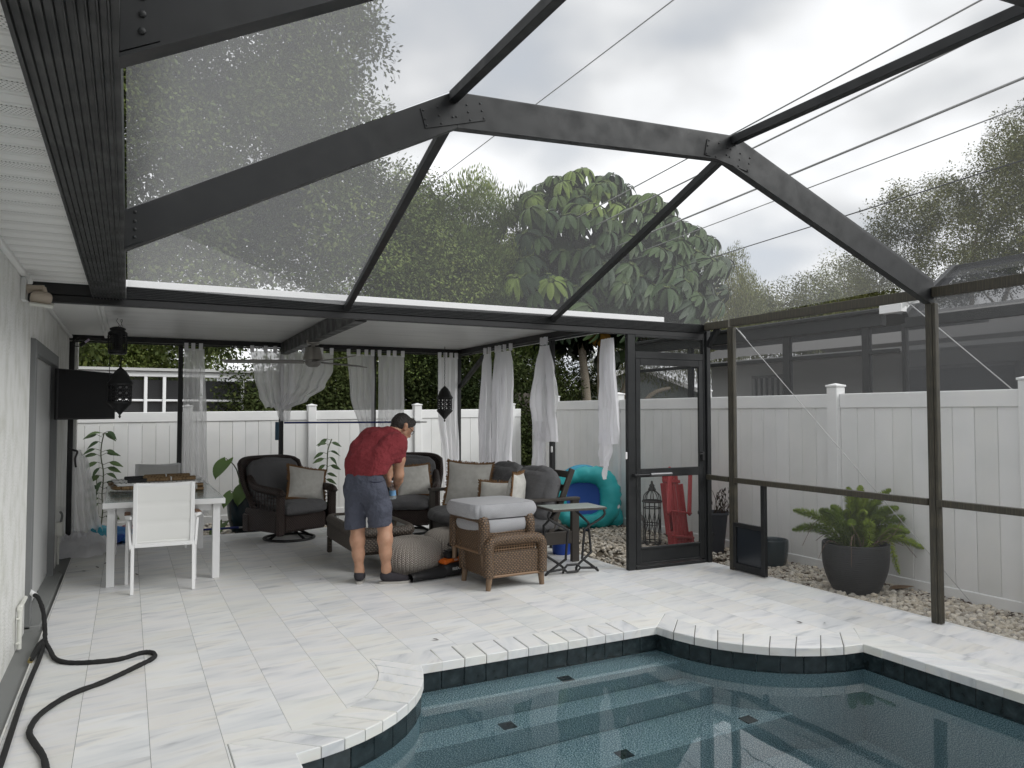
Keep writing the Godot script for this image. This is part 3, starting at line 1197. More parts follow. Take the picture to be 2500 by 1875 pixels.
func build_house() -> void:
	var h := thing("house", "white stucco house side with ribbed dark gutter along the pool deck", "house")
	var w := MB.new()
	w.box(Vector3(XW - 0.1, 1.15, -1.25), Vector3(0.2, 2.66, 10.5))
	w.box(Vector3(XW - 0.1, 1.15, -9.5), Vector3(0.2, 2.66, 2.0))
	w.box(Vector3(XW - 0.1, 2.29, -7.5), Vector3(0.2, 0.38, 2.0))
	w.box(Vector3(-3.6, 1.25, -10.6), Vector3(6.1, 2.9, 0.2))
	part("wall", w, M.stucco, h)
	var rf := MB.new()
	rf.poly([Vector3(-0.3, 2.62, 4.0), Vector3(-0.3, 2.62, -11.0), Vector3(-7, 4.6, -11.0), Vector3(-7, 4.6, 4.0)], Vector3(0.3, 1, 0))
	part("roof", rf, mat(0.16, 0.15, 0.14, 0.9), h)
	# door recess
	var fr := MB.new()
	fr.box(Vector3(XW + 0.006, 1.045, -6.55), Vector3(0.06, 2.09, 0.10), Basis.IDENTITY, 0.004)
	fr.box(Vector3(XW + 0.006, 1.045, -8.45), Vector3(0.06, 2.09, 0.10), Basis.IDENTITY, 0.004)
	fr.box(Vector3(XW + 0.006, 2.04, -7.5), Vector3(0.06, 0.10, 1.80), Basis.IDENTITY, 0.004)
	part("door_frame", fr, M.grey_paint, h)
	var dr := MB.new()
	dr.box(Vector3(XW - 0.035, 1.02, -7.52), Vector3(0.04, 1.93, 1.72), Basis.IDENTITY, 0.004)
	var dp := part("door", dr, M.door, h)
	var kn := MB.new()
	kn.ball(Vector3(XW + 0.0, 1.0, -6.75), Vector3(0.022, 0.022, 0.022))
	part("door_knob", kn, M.steel, dp)
	var th := MB.new()
	th.box(Vector3(XW + 0.035, -0.005, -7.5), Vector3(0.13, 0.055, 2.0), Basis.IDENTITY, 0.006)
	part("threshold", th, M.grey_floor, h)
	# soffit planks between wall and gutter
	var plank := MB.new()
	plank.box(Vector3.ZERO, Vector3(0.40, 0.012, 0.073), Basis.IDENTITY, 0.005)
	var pm := plank.mesh()
	var rib := MB.new()
	rib.box(Vector3.ZERO, Vector3(0.40, 0.02, 0.02), Basis.IDENTITY, 0.004)
	var rm := rib.mesh()
	for k in 93:
		var z := -0.9 - k * 0.1015
		if absf(z + 6.27) < 0.06: continue
		part("soffit_plank", pm, M.perforated if k % 2 == 0 and z > -6.2 else M.soffit, h, Transform3D(Basis.IDENTITY, Vector3(-0.435, 2.474, z)))
		part("soffit_rib", rm, M.soffit, h, Transform3D(Basis.IDENTITY, Vector3(-0.435, 2.477, z - 0.05)))
	var tr := MB.new()
	tr.box(Vector3(XW + 0.018, 2.455, -3.0), Vector3(0.034, 0.034, 6.4), Basis.IDENTITY, 0.006)
	tr.box(Vector3(XW + 0.018, 2.455, -8.45), Vector3(0.034, 0.034, 4.1), Basis.IDENTITY, 0.006)
	tr.box(Vector3(-0.255, 2.462, -8.45), Vector3(0.03, 0.02, 4.1), Basis.IDENTITY, 0.004)
	tr.box(Vector3(-0.215, 2.462, -8.45), Vector3(0.03, 0.022, 4.1), Basis.IDENTITY, 0.004)
	part("soffit_trim", tr, M.soffit, h)
	var sb := MB.new()
	sb.box(Vector3(-0.45, 2.54, -3.3), Vector3(0.40, 0.10, 14.6))
	part("eave_box", sb, M.soffit, h)
	# ribbed gutter
	var g := MB.new()
	var pg := [Vector2(-0.245, 2.56), Vector2(-0.245, 2.38)]
	for k in 10:
		var x := -0.238 + k * 0.0205
		pg.append_array([Vector2(x, 2.380), Vector2(x + 0.0022, 2.370), Vector2(x + 0.0056, 2.370), Vector2(x + 0.0078, 2.380)])
	pg.append_array([Vector2(-0.03, 2.38), Vector2(-0.03, 2.56)])
	along_z(g, pg, 2.4, -6.235)
	part("gutter", g, M.bronze, h)

func bolt_mesh() -> ArrayMesh:
	var b := MB.new()
	b.lathe([Vector2(0.0065, 0), Vector2(0.0065, 0.004), Vector2(0.0065, 0.004), Vector2(0.005, 0.0055), Vector2(0.0, 0.006)], 6)
	return b.mesh()

func build_cage() -> void:
	var c := thing("pool_cage", "dark bronze aluminium screen enclosure spanning the pool deck", "screen enclosure")
	var bolt := bolt_mesh()
	var front := Basis(Vector3(1, 0, 0), Vector3(0, 0, 1), Vector3(0, -1, 0))
	for zt in [-3.7, -1.7, 0.3]:
		var l := MB.new()
		along_z(l, [Vector2(-0.028, 2.256), Vector2(1.52, 3.053), Vector2(1.52, 3.24), Vector2(1.50, 3.236), Vector2(-0.028, 2.43)], zt + 0.025, zt - 0.025)
		along_z(l, [Vector2(-0.028, 2.250), Vector2(1.52, 3.047), Vector2(1.52, 3.055), Vector2(-0.028, 2.258)], zt + 0.03, zt - 0.03)
		part("truss_beam", l, M.bronze, c)
		l = MB.new()
		along_z(l, [Vector2(1.522, 3.053), Vector2(3.34, 3.155), Vector2(3.44, 3.318), Vector2(1.522, 3.238)], zt + 0.025, zt - 0.025)
		along_z(l, [Vector2(1.522, 3.047), Vector2(3.335, 3.149), Vector2(3.338, 3.157), Vector2(1.522, 3.055)], zt + 0.03, zt - 0.03)
		part("truss_beam", l, M.bronze, c)
		l = MB.new()
		along_z(l, [Vector2(3.343, 3.155), Vector2(5.33, 2.372), Vector2(5.372, 2.372), Vector2(5.372, 2.545), Vector2(3.444, 3.318)], zt + 0.025, zt - 0.025)
		along_z(l, [Vector2(3.338, 3.149), Vector2(5.33, 2.366), Vector2(5.33, 2.374), Vector2(3.341, 3.157)], zt + 0.03, zt - 0.03)
		part("truss_beam", l, M.bronze, c)
		# joint plates with their screws
		var plates := [[[Vector2(1.314, 3.112), Vector2(1.343, 3.013), Vector2(1.683, 3.113), Vector2(1.651, 3.212)], [1.329, 3.105, 1.34, 3.061, 1.349, 3.029, 1.408, 3.134, 1.416, 3.092, 1.429, 3.052, 1.492, 3.098, 1.513, 3.103, 1.571, 3.176, 1.58, 3.139, 1.592, 3.098, 1.649, 3.198, 1.659, 3.16, 1.671, 3.122]],
			[[Vector2(3.206, 3.261), Vector2(3.183, 3.160), Vector2(3.545, 3.098), Vector2(3.575, 3.200), Vector2(3.40, 3.262)], [3.217, 3.252, 3.207, 3.218, 3.195, 3.169, 3.271, 3.156, 3.296, 3.247, 3.359, 3.181, 3.383, 3.173, 3.37, 3.226, 3.393, 3.222, 3.473, 3.208, 3.466, 3.167, 3.456, 3.125, 3.554, 3.191, 3.546, 3.153, 3.533, 3.109]],
			[[Vector2(-0.027, 2.262), Vector2(0.045, 2.298), Vector2(0.045, 2.462), Vector2(-0.027, 2.425)], [0.012, 2.31, 0.012, 2.345, 0.012, 2.38, 0.012, 2.42]]]
		for q in plates:
			var p := MB.new()
			along_z(p, q[0], zt + 0.031, zt + 0.0255)
			var po := part("joint_plate", p, M.bronze, c)
			for k in range(0, q[1].size(), 2):
				part("screw", bolt, M.bronze, po, Transform3D(front.scaled(Vector3.ONE * (1.15 if q == plates[2] else 0.9)), Vector3(q[1][k], q[1][k + 1], zt + 0.030)))
	# purlins along the roof, struts back to the patio cover, eave
	var bays := [[-3.672, -1.728], [-1.672, 0.272], [0.328, 2.4]]
	for b in bays:
		var m := MB.new()
		m.box(Vector3(1.497, 3.206, (b[0] + b[1]) / 2.0), Vector3(0.05, 0.055, b[1] - b[0]), Basis.IDENTITY, 0.003)
		part("purlin", m, M.bronze, c)
		m = MB.new()
		m.box(Vector3(3.425, 3.288, (b[0] + b[1]) / 2.0), Vector3(0.05, 0.055, b[1] - b[0]), Basis.IDENTITY, 0.003)
		part("purlin", m, M.bronze, c)
		m = MB.new()
		m.box(Vector3(5.36, 2.448, (b[0] + b[1]) / 2.0), Vector3(0.05, 0.075, b[1] - b[0]), Basis.IDENTITY, 0.003)
		part("eave_rail", m, M.oldbronze, c)
		m = MB.new()
		m.box(Vector3(5.355, 0.885, (b[0] + b[1]) / 2.0), Vector3(0.05, 0.05, b[1] - b[0] - 0.02), Basis.IDENTITY, 0.003)
		part("chair_rail", m, M.oldbronze, c)
	var m := MB.new()
	m.box(Vector3(5.365, 2.448, -4.79), Vector3(0.05, 0.075, 2.06), Basis.IDENTITY, 0.003)
	m.box(Vector3(5.392, 2.448, -6.05), Vector3(0.05, 0.075, 0.36), Basis.IDENTITY, 0.003)
	part("eave_rail", m, M.oldbronze, c)
	m = MB.new()
	m.span(Vector3(5.355, 0.885, -3.735), Vector3(5.38, 0.885, -5.81), 0.05, 0.05, 0.003)
	m.span(Vector3(5.385, 0.885, -5.89), Vector3(5.41, 0.885, -6.24), 0.05, 0.05, 0.003)
	part("chair_rail", m, M.oldbronze, c)
	for q in [[1.497, 3.10, 1.60, 2.415], [3.36, 3.17, 3.565, 2.43]]:
		m = MB.new()
		m.span(Vector3(q[0], q[1], -3.726), Vector3(q[2], q[3], -6.26), 0.05, 0.05, 0.003)
		part("strut", m, M.bronze, c)
	for q in [[5.36, -3.7, 2.372], [5.385, -5.85, 2.41], [5.345, -1.7, 2.372], [5.34, 0.3, 2.372]]:
		m = MB.new()
		m.box(Vector3(q[0], q[2] / 2.0, q[1]), Vector3(0.052, q[2], 0.052), Basis.IDENTITY, 0.004)
		m.box(Vector3(q[0], q[2] / 2.0, q[1] + 0.04), Vector3(0.046, q[2] - 0.01, 0.024), Basis.IDENTITY, 0.004)
		part("post", m, M.oldbronze, c)
	m = MB.new()
	m.box(Vector3(5.425, 1.2, -6.255), Vector3(0.05, 2.4, 0.06), Basis.IDENTITY, 0.004)
	m.box(Vector3(5.44, 1.2, -6.30), Vector3(0.07, 2.4, 0.025), Basis.IDENTITY, 0.004)
	part("post", m, M.bronze, c)
	m = MB.new()
	m.span(Vector3(5.44, 2.20, -6.30), Vector3(5.40, 2.42, -6.05), 0.05, 0.05, 0.003)
	m.span(Vector3(5.44, 0.03, -6.33), Vector3(5.56, 0.28, -6.33), 0.03, 0.03, 0.003)
	part("brace", m, M.bronze, c)
	# low panel with a small animal door
	m = MB.new()
	m.box(Vector3(5.372, 0.44, -5.42), Vector3(0.04, 0.86, 0.05), Basis.IDENTITY, 0.003)
	m.box(Vector3(5.377, 0.452, -5.62), Vector3(0.04, 0.04, 0.35), Basis.IDENTITY, 0.003)
	m.box(Vector3(5.377, 0.045, -5.62), Vector3(0.04, 0.07, 0.35), Basis.IDENTITY, 0.003)
	m.box(Vector3(5.377, 0.25, -5.805), Vector3(0.04, 0.44, 0.036), Basis.IDENTITY, 0.003)
	var pdn := part("pet_door_frame", m, M.bronze, c)
	m = MB.new()
	m.box(Vector3(5.383, 0.255, -5.62), Vector3(0.014, 0.36, 0.33), Basis.IDENTITY, 0.002)
	part("pet_flap", m, mat(0.02, 0.024, 0.03, 0.2), pdn)
	# screen cloth in every opening
	for b in bays + [[-3.7, -3.7]]:
		if b[0] == b[1]:
			continue
		var z0: float = b[0]
		var z1: float = b[1]
		for q in [[Vector2(-0.02, 2.428), Vector2(1.472, 3.226), "d"], [Vector2(1.522, 3.234), Vector2(3.40, 3.31), "n"], [Vector2(3.45, 3.312), Vector2(5.335, 2.535), "n"]]:
			m = MB.new()
			m.poly([Vector3(q[0].x, q[0].y, z0), Vector3(q[1].x, q[1].y, z0), Vector3(q[1].x, q[1].y, z1), Vector3(q[0].x, q[0].y, z1)], Vector3.DOWN)
			part("roof_screen", m, M.screen if q[2] == "n" else M.screen_steep, c)
		m = MB.new()
		m.poly([Vector3(5.372, 0.912, z0), Vector3(5.372, 2.408, z0), Vector3(5.372, 2.408, z1), Vector3(5.372, 0.912, z1)], Vector3.LEFT)
		part("wall_screen", m, M.screen_wall, c)
		m = MB.new()
		m.poly([Vector3(5.372, 0.01, z0), Vector3(5.372, 0.858, z0), Vector3(5.372, 0.858, z1), Vector3(5.372, 0.01, z1)], Vector3.LEFT)
		part("wall_screen", m, M.screen_wall, c)
	for q in [[0.912, 2.408, -3.73, -5.80], [0.01, 0.858, -3.73, -5.395]]:
		m = MB.new()
		m.poly([Vector3(5.376, q[0], q[2]), Vector3(5.376, q[1], q[2]), Vector3(5.39, q[1], q[3]), Vector3(5.39, q[0], q[3])], Vector3.LEFT)
		part("wall_screen", m, M.screen_wall, c)
	var hip := [[Vector3(-0.02, 2.428, -3.726), Vector3(1.497, 3.125, -3.726), Vector3(1.60, 2.44, -6.25), Vector3(-0.02, 2.475, -6.25)], [Vector3(1.4975, 3.125, -3.726), Vector3(3.36, 3.195, -3.726), Vector3(3.565, 2.455, -6.25), Vector3(1.6005, 2.44, -6.25)], [Vector3(3.3605, 3.195, -3.726), Vector3(5.34, 2.53, -3.73), Vector3(5.40, 2.475, -6.25), Vector3(3.5655, 2.455, -6.25)]]
	for q in hip.size():
		m = MB.new()
		var up := Vector3(0, -1, 0.3)
		m.poly([hip[q][0], hip[q][1], hip[q][2]], up)
		m.poly([hip[q][0], hip[q][2], hip[q][3]], up)
		part("roof_screen", m, M.screen_hip if q == 0 else M.screen_hip_thin, c)
	# screen door beside the patio
	var sd := MB.new()
	sd.box(Vector3(4.465, 1.17, ZB), Vector3(0.09, 2.34, 0.05), Basis.IDENTITY, 0.003)
	sd.box(Vector3(5.385, 1.17, ZB + 0.005), Vector3(0.028, 2.34, 0.05), Basis.IDENTITY, 0.003)
	sd.box(Vector3(4.94, 2.13, ZB + 0.003), Vector3(0.86, 0.07, 0.05), Basis.IDENTITY, 0.003)
	sd.box(Vector3(4.94, 2.325, ZB + 0.003), Vector3(0.86, 0.03, 0.05), Basis.IDENTITY, 0.003)
	sd.box(Vector3(4.94, 0.015, ZB), Vector3(0.86, 0.034, 0.07), Basis.IDENTITY, 0.003)
	part("door_jamb", sd, M.bronze, c)
	m = MB.new()
	m.poly([Vector3(4.51, 2.165, ZB), Vector3(5.37, 2.165, ZB), Vector3(5.37, 2.31, ZB), Vector3(4.51, 2.31, ZB)], Vector3.BACK)
	part("wall_screen", m, M.screen_wall, c)
	sd = MB.new()
	var dz := ZB + 0.012
	sd.box(Vector3(4.542, 1.07, dz), Vector3(0.055, 2.05, 0.028), Basis.IDENTITY, 0.003)
	sd.box(Vector3(5.342, 1.07, dz), Vector3(0.055, 2.05, 0.028), Basis.IDENTITY, 0.003)
	sd.box(Vector3(4.942, 2.062, dz), Vector3(0.745, 0.066, 0.028), Basis.IDENTITY, 0.003)
	sd.box(Vector3(4.942, 0.95, dz), Vector3(0.745, 0.085, 0.028), Basis.IDENTITY, 0.003)
	sd.box(Vector3(4.942, 0.205, dz), Vector3(0.745, 0.02, 0.030), Basis.IDENTITY, 0.003)
	sd.box(Vector3(4.942, 0.055, dz), Vector3(0.745, 0.02, 0.030), Basis.IDENTITY, 0.003)
	var door := part("screen_door", sd, M.bronze, c)
	m = MB.new()
	m.box(Vector3(4.942, 0.13, dz - 0.004), Vector3(0.742, 0.128, 0.012))
	part("kick_plate", m, M.bronze, door)
	for q in [[0.995, 2.027], [0.217, 0.906]]:
		m = MB.new()
		m.poly([Vector3(4.572, q[0], dz), Vector3(5.312, q[0], dz), Vector3(5.312, q[1], dz), Vector3(4.572, q[1], dz)], Vector3.BACK)
		part("door_screen", m, M.screen_wall, door)
	m = MB.new()
	m.tube([Vector3(4.66, 0.935, dz + 0.05), Vector3(4.92, 0.935, dz + 0.05)], 0.0178, 12)
	part("closer_tube", m, mat(0.16, 0.16, 0.165, 0.35, 0.6), door)
	m = MB.new()
	m.tube([Vector3(4.47, 0.935, dz + 0.045), Vector3(4.66, 0.935, dz + 0.05)], 0.008, 8)
	m.box(Vector3(4.49, 0.935, dz + 0.035), Vector3(0.05, 0.02, 0.05), Basis.IDENTITY, 0.003)
	part("door_closer", m, M.black, door)
	m = MB.new()
	m.box(Vector3(5.345, 1.10, dz + 0.03), Vector3(0.03, 0.09, 0.03), Basis.IDENTITY, 0.004)
	m.span(Vector3(5.34, 1.12, dz + 0.045), Vector3(5.28, 1.13, dz + 0.055), 0.014, 0.014, 0.003)
	part("handle", m, M.black, door)
	# bracing cable down to the gravel
	m = MB.new()
	m.tube([Vector3(5.405, 2.40, -5.80), Vector3(6.43, -0.08, -4.1)], 0.0035, 6)
	m.tube([Vector3(5.42, 2.37, -5.78), Vector3(5.455, 2.285, -5.72)], 0.008, 6)
	part("brace_cable", m, M.wire, c)

func build_patio_cover() -> void:
	var p := thing("patio_cover", "white flat patio roof on dark posts with ribbed front beam", "patio cover")
	var m := MB.new()
	m.box(Vector3(2.36, 2.512, -8.47), Vector3(5.16, 0.056, 4.2), Basis.IDENTITY, 0.002)
	part("roof_slab", m, M.ceiling, p)
	m = MB.new()
	m.box(Vector3(2.36, 2.508, -6.352), Vector3(5.16, 0.062, 0.02), Basis.IDENTITY, 0.002)
	part("roof_edge", m, M.white, p)
	# fluted front beam above, plain beam below
	m = MB.new()
	var pg := [Vector2(-6.34, 2.385), Vector2(-6.245, 2.385)]
	for k in 7:
		var y := 2.389 + k * 0.0122
		pg.append_array([Vector2(-6.245, y), Vector2(-6.238, y + 0.0015), Vector2(-6.238, y + 0.0045), Vector2(-6.245, y + 0.006)])
	pg.append_array([Vector2(-6.245, 2.475), Vector2(-6.34, 2.475)])
	along_x(m, pg, -0.028, 5.46)
	part("fluted_beam", m, M.bronze, p)
	m = MB.new()
	m.box(Vector3(2.41, 2.3575, -6.285), Vector3(6.10, 0.053, 0.07), Basis.IDENTITY, 0.004)
	m.box(Vector3(-0.34, 2.43, -6.285), Vector3(0.60, 0.088, 0.06), Basis.IDENTITY, 0.004)
	part("front_beam", m, M.black, p)
	m = MB.new()
	m.span(Vector3(1.75, 2.40, -6.345), Vector3(1.84, 2.40, -10.42), 0.10, 0.155, 0.004)
	part("cross_beam", m, M.bronze, p)
	m = MB.new()
	m.box(Vector3(1.9, 2.452, -10.5), Vector3(5.1, 0.064, 0.07), Basis.IDENTITY, 0.004)
	m.box(Vector3(1.9, 2.405, -10.485), Vector3(5.0, 0.018, 0.03), Basis.IDENTITY, 0.004)
	part("back_beam", m, M.black, p)
	m = MB.new()
	m.box(Vector3(4.39, 2.448, -8.40), Vector3(0.07, 0.07, 4.10), Basis.IDENTITY, 0.004)
	m.box(Vector3(4.375, 2.395, -8.40), Vector3(0.03, 0.02, 4.10), Basis.IDENTITY, 0.004)
	part("side_beam", m, M.black, p)
	for q in [[-0.61, -10.5], [0.582, -10.5], [1.822, -10.5], [3.084, -10.5], [4.37, -10.5], [4.39, -9.2], [4.39, -7.72]]:
		m = MB.new()
		var wd := 0.075 if q[0] > 4.3 and q[1] < -10.0 else 0.055
		m.box(Vector3(q[0], 1.2, q[1]), Vector3(wd, 2.40, 0.055), Basis.IDENTITY, 0.004)
		part("post", m, M.black, p)
	m = MB.new()
	m.span(Vector3(4.40, 1.95, -10.46), Vector3(4.40, 2.35, -9.60), 0.05, 0.06, 0.003)
	part("brace", m, M.bronze, p)

func fence(label: String, ln: float, top: float, post_at: Array, cat_group: String) -> Node3D:
	# runs along local x from 0 to ln, front face towards +z
	var f := thing("vinyl_fence", label, "fence", Vector3.ZERO, 0.0, cat_group)
	rng.seed = 33
	var ps := MB.new()
	ps.box(Vector3(0, (top + 0.07 - 0.14) / 2.0, 0), Vector3(0.127, top + 0.07 + 0.14, 0.127), Basis.IDENTITY, 0.006)
	var pm := ps.mesh()
	var cp := MB.new()
	cp.box(Vector3(0, 0, 0), Vector3(0.145, 0.022, 0.145), Basis.IDENTITY, 0.005)
	cp.poly([Vector3(-0.06, 0.011, -0.06), Vector3(0.06, 0.011, -0.06), Vector3(0, 0.03, 0)], Vector3(0, 1, -0.3))
	cp.poly([Vector3(-0.06, 0.011, 0.06), Vector3(0.06, 0.011, 0.06), Vector3(0, 0.03, 0)], Vector3(0, 1, 0.3))
	cp.poly([Vector3(-0.06, 0.011, -0.06), Vector3(-0.06, 0.011, 0.06), Vector3(0, 0.03, 0)], Vector3(-0.3, 1, 0))
	cp.poly([Vector3(0.06, 0.011, -0.06), Vector3(0.06, 0.011, 0.06), Vector3(0, 0.03, 0)], Vector3(0.3, 1, 0))
	var cm := cp.mesh()
	var bw := 0.19
	var bms := []
	for k in 6:
		var bd := MB.new()
		var tn := rn(0.93, 1.0)
		bd.col = Color(tn, tn, tn * rn(0.985, 1.0))
		bd.box(Vector3(0, (top - 0.13) / 2.0 + 0.0, 0), Vector3(bw - 0.003, top - 0.12, 0.022), Basis.IDENTITY, 0.004)
		bms.append(bd.mesh())
	for x in post_at:
		var po := part("post", pm, M.vinyl, f, Transform3D(Basis.IDENTITY, Vector3(x, 0, 0)))
		part("post_cap", cm, M.vinyl, po, Transform3D(Basis.IDENTITY, Vector3(0, top + 0.081, 0)))
	var all := post_at.duplicate()
	all.push_front(-0.0635)
	all.append(ln + 0.0635)
	for k in all.size() - 1:
		var x0: float = all[k] + 0.0645
		var x1: float = all[k + 1] - 0.0645
		if x1 - x0 < 0.1: continue
		var r := MB.new()
		r.box(Vector3((x0 + x1) / 2.0, top - 0.0725, 0), Vector3(x1 - x0, 0.145, 0.05), Basis.IDENTITY, 0.006)
		part("top_rail", r, M.vinyl, f)
		r = MB.new()
		r.box(Vector3((x0 + x1) / 2.0, -0.05, 0), Vector3(x1 - x0, 0.14, 0.05), Basis.IDENTITY, 0.006)
		part("bottom_rail", r, M.vinyl, f)
		var cnt := int(round((x1 - x0) / bw))
		var s := (x1 - x0) / cnt
		for j in cnt:
			part("board", bms[rng.randi() % 6], M.vinyl, f, Transform3D(Basis.from_scale(Vector3(s / bw, 1, 1)), Vector3(x0 + (j + 0.5) * s, 0, rn(-0.002, 0.002))))
	return f

func build_fences() -> void:
	var b := fence("white vinyl fence running behind the covered patio", 7.5, 1.565, [0.25, 2.0, 3.8, 5.55, 7.3], "white vinyl fences")
	b.position = Vector3(-1.2, -0.02, -12.2)
	b.rotation.z = 0.0105
	var r := fence("white vinyl fence along the gravel on the right of the pool cage", 13.4, 1.745, [0.8, 2.7, 4.6, 6.6, 8.5, 10.4, 12.3], "white vinyl fences")
	r.position = Vector3(6.5, 0, -12.14)
	r.rotation.y = -PI / 2

func build_neighbours() -> void:
	# dark screened enclosure with a low house in it, over the right fence
	var n := thing("screened_patio", "neighbour's dark screened patio rising above the right fence", "screen enclosure")
	var m := MB.new()
	m.box(Vector3(8.25, 2.72, -8.9), Vector3(0.10, 0.22, 5.2), Basis.IDENTITY, 0.01)
	m.box(Vector3(8.19, 2.80, -8.9), Vector3(0.10, 0.05, 5.2), Basis.IDENTITY, 0.01)
	part("gutter_beam", m, M.bronze, n)
	m = MB.new()
	m.box(Vector3(8.2, 2.80, -6.14), Vector3(0.10, 0.10, 0.30), Basis.IDENTITY, 0.004)
	part("gutter_end", m, M.white, n)
	m = MB.new()
	m.poly([Vector3(8.13, 2.78, -5.96), Vector3(8.13, 3.02, -5.96), Vector3(8.13, 3.02, -5.66), Vector3(8.13, 2.92, -5.66)], Vector3.LEFT)
	m.box(Vector3(8.15, 2.92, -5.86), Vector3(0.01, 0.2, 0.2))
	part("bracket", m, M.vinyl, n)
	m = MB.new()
	m.tube([Vector3(8.12, 2.86, -5.9), Vector3(7.6, 1.3, -3.9)], 0.006, 6)
	part("brace_cable", m, M.wire, n)
	for q in [[-11.4, 0.09], [-9.9, 0.09], [-7.84, 0.12], [-6.55, 0.10], [-6.02, 0.05], [-4.2, 0.07], [-2.2, 0.07]]:
		m = MB.new()
		m.box(Vector3(8.25, 1.3, q[0]), Vector3(0.07, 2.62, q[1]), Basis.IDENTITY, 0.004)
		part("post", m, M.bronze, n)
	m = MB.new()
	m.box(Vector3(8.25, 2.62, -3.9), Vector3(0.07, 0.12, 4.2), Basis.IDENTITY, 0.004)
	m.box(Vector3(8.25, 2.30, -8.7), Vector3(0.05, 0.05, 5.2), Basis.IDENTITY, 0.004)
	m.span(Vector3(8.25, 2.68, -6.0), Vector3(9.2, 3.35, -6.0), 0.07, 0.12, 0.004)
	m.span(Vector3(8.25, 2.68, -3.4), Vector3(9.2, 3.35, -3.4), 0.07, 0.12, 0.004)
	m.span(Vector3(9.2, 3.35, -6.0), Vector3(9.2, 3.35, -1.0), 0.07, 0.07, 0.004)
	m.span(Vector3(9.2, 3.35, -3.4), Vector3(12.6, 3.35, -3.4), 0.07, 0.07, 0.004)
	m.span(Vector3(8.25, 2.1, -4.2), Vector3(8.25, 2.6, -3.4), 0.05, 0.05, 0.004)
	part("roof_frame", m, M.bronze, n)
	m = MB.new()
	m.poly([Vector3(8.24, -0.1, -11.4), Vector3(8.24, 2.6, -11.4), Vector3(8.24, 2.6, -6.05), Vector3(8.24, -0.1, -6.05)], Vector3.LEFT)
	part("wall_screen", m, M.screen_dark, n)
	m = MB.new()
	m.poly([Vector3(8.24, -0.1, -6.0), Vector3(8.24, 2.6, -6.0), Vector3(8.24, 2.6, -0.5), Vector3(8.24, -0.1, -0.5)], Vector3.LEFT)
	part("wall_screen", m, M.screen_dark, n)
	m = MB.new()
	m.poly([Vector3(8.25, 2.7, -6.0), Vector3(9.2, 3.37, -6.0), Vector3(9.2, 3.37, -0.5), Vector3(8.25, 2.7, -0.5)], Vector3(-1, 1, 0))
	part("roof_screen", m, M.screen_dark, n)
	m = MB.new()
	m.poly([Vector3(8.25, 2.7, -6.0), Vector3(9.2, 3.37, -6.0), Vector3(12.6, 3.37, -6.0), Vector3(12.6, 0.0, -6.0), Vector3(8.25, 0, -6.0)], Vector3.BACK)
	part("roof_screen", m, M.screen_dark, n)
	m = MB.new()
	m.box(Vector3(9.3, 2.80, -8.9), Vector3(2.1, 0.05, 5.2))
	part("patio_roof", m, mat(0.10, 0.105, 0.11, 0.8), n)
	var h := thing("neighbour_house", "low pale house inside the neighbour's dark screened patio", "house", Vector3(11.4, 0, -8.0))
	m = MB.new()
	m.box(Vector3(1.5, 1.2, 1.0), Vector3(3.0, 2.8, 12.0))
	part("wall", m, mat(0.72, 0.72, 0.71, 0.9), h)
	m = MB.new()
	m.box(Vector3(-0.25, 2.56, -1.2), Vector3(0.6, 0.07, 7.4))
	part("fascia", m, M.vinyl, h)
	m = MB.new()
	m.poly([Vector3(-0.6, 2.66, -5.2), Vector3(-0.6, 2.66, 7.2), Vector3(2.2, 3.5, 7.2), Vector3(2.2, 3.5, -5.2)], Vector3(-0.3, 1, 0))
	m.poly([Vector3(5.0, 2.66, -5.2), Vector3(5.0, 2.66, 7.2), Vector3(2.2, 3.5, 7.2), Vector3(2.2, 3.5, -5.2)], Vector3(0.3, 1, 0))
	part("roof", m, mat(0.18, 0.175, 0.17, 0.9), h)
	for q in [[-3.3, 0.9], [0.6, 1.8]]:
		var f := MB.new()
		f.box(Vector3(-0.02, 1.75, q[0]), Vector3(0.06, 1.1, q[1]), Basis.IDENTITY, 0.006)
		var wn := part("window", f, mat(0.3, 0.3, 0.3, 0.6), h)
		f = MB.new()
		f.box(Vector3(-0.055, 1.75, q[0]), Vector3(0.01, 0.98, q[1] - 0.12))
		part("pane", f, M.glass_top, wn)
		for k in (6 if q[1] < 1.0 else 0):
			f = MB.new()
			f.box(Vector3(-0.07, 1.75, q[0] - 0.36 + k * 0.145), Vector3(0.02, 0.98, 0.07))
			part("blind", f, mat(0.5, 0.5, 0.5, 0.7), wn)
	# house with a pale gable seen through the screen door
	h = thing("gabled_house", "grey house with white gable edge beyond the fence, seen through the screen door", "house", Vector3(21.6, 0, -30.0), -30)
	m = MB.new()
	m.box(Vector3(0, 1.1, -3), Vector3(7.0, 2.5, 5.5))
	m.poly([Vector3(-3.5, 2.35, -0.25), Vector3(3.5, 2.35, -0.25), Vector3(0, 3.7, -0.25)], Vector3.BACK)
	part("wall", m, mat(0.22, 0.25, 0.24, 0.9), h)
	m = MB.new()
	m.span(Vector3(-0.2, 3.82, -2.7), Vector3(-0.2, 3.82, -2.701), 0.1, 0.1)
	m.box(Vector3(1.9, 3.05, -2.9), Vector3(4.3, 0.12, 6.2), Basis(Vector3.BACK, -0.37))
	m.box(Vector3(-1.9, 3.05, -2.9), Vector3(4.3, 0.12, 6.2), Basis(Vector3.BACK, 0.37))
	part("roof", m, mat(0.13, 0.12, 0.11, 0.9), h)
	m = MB.new()
	m.box(Vector3(1.9, 3.0, 0.24), Vector3(4.3, 0.18, 0.05), Basis(Vector3.BACK, -0.37))
	m.box(Vector3(-1.9, 3.0, 0.24), Vector3(4.3, 0.18, 0.05), Basis(Vector3.BACK, 0.37))
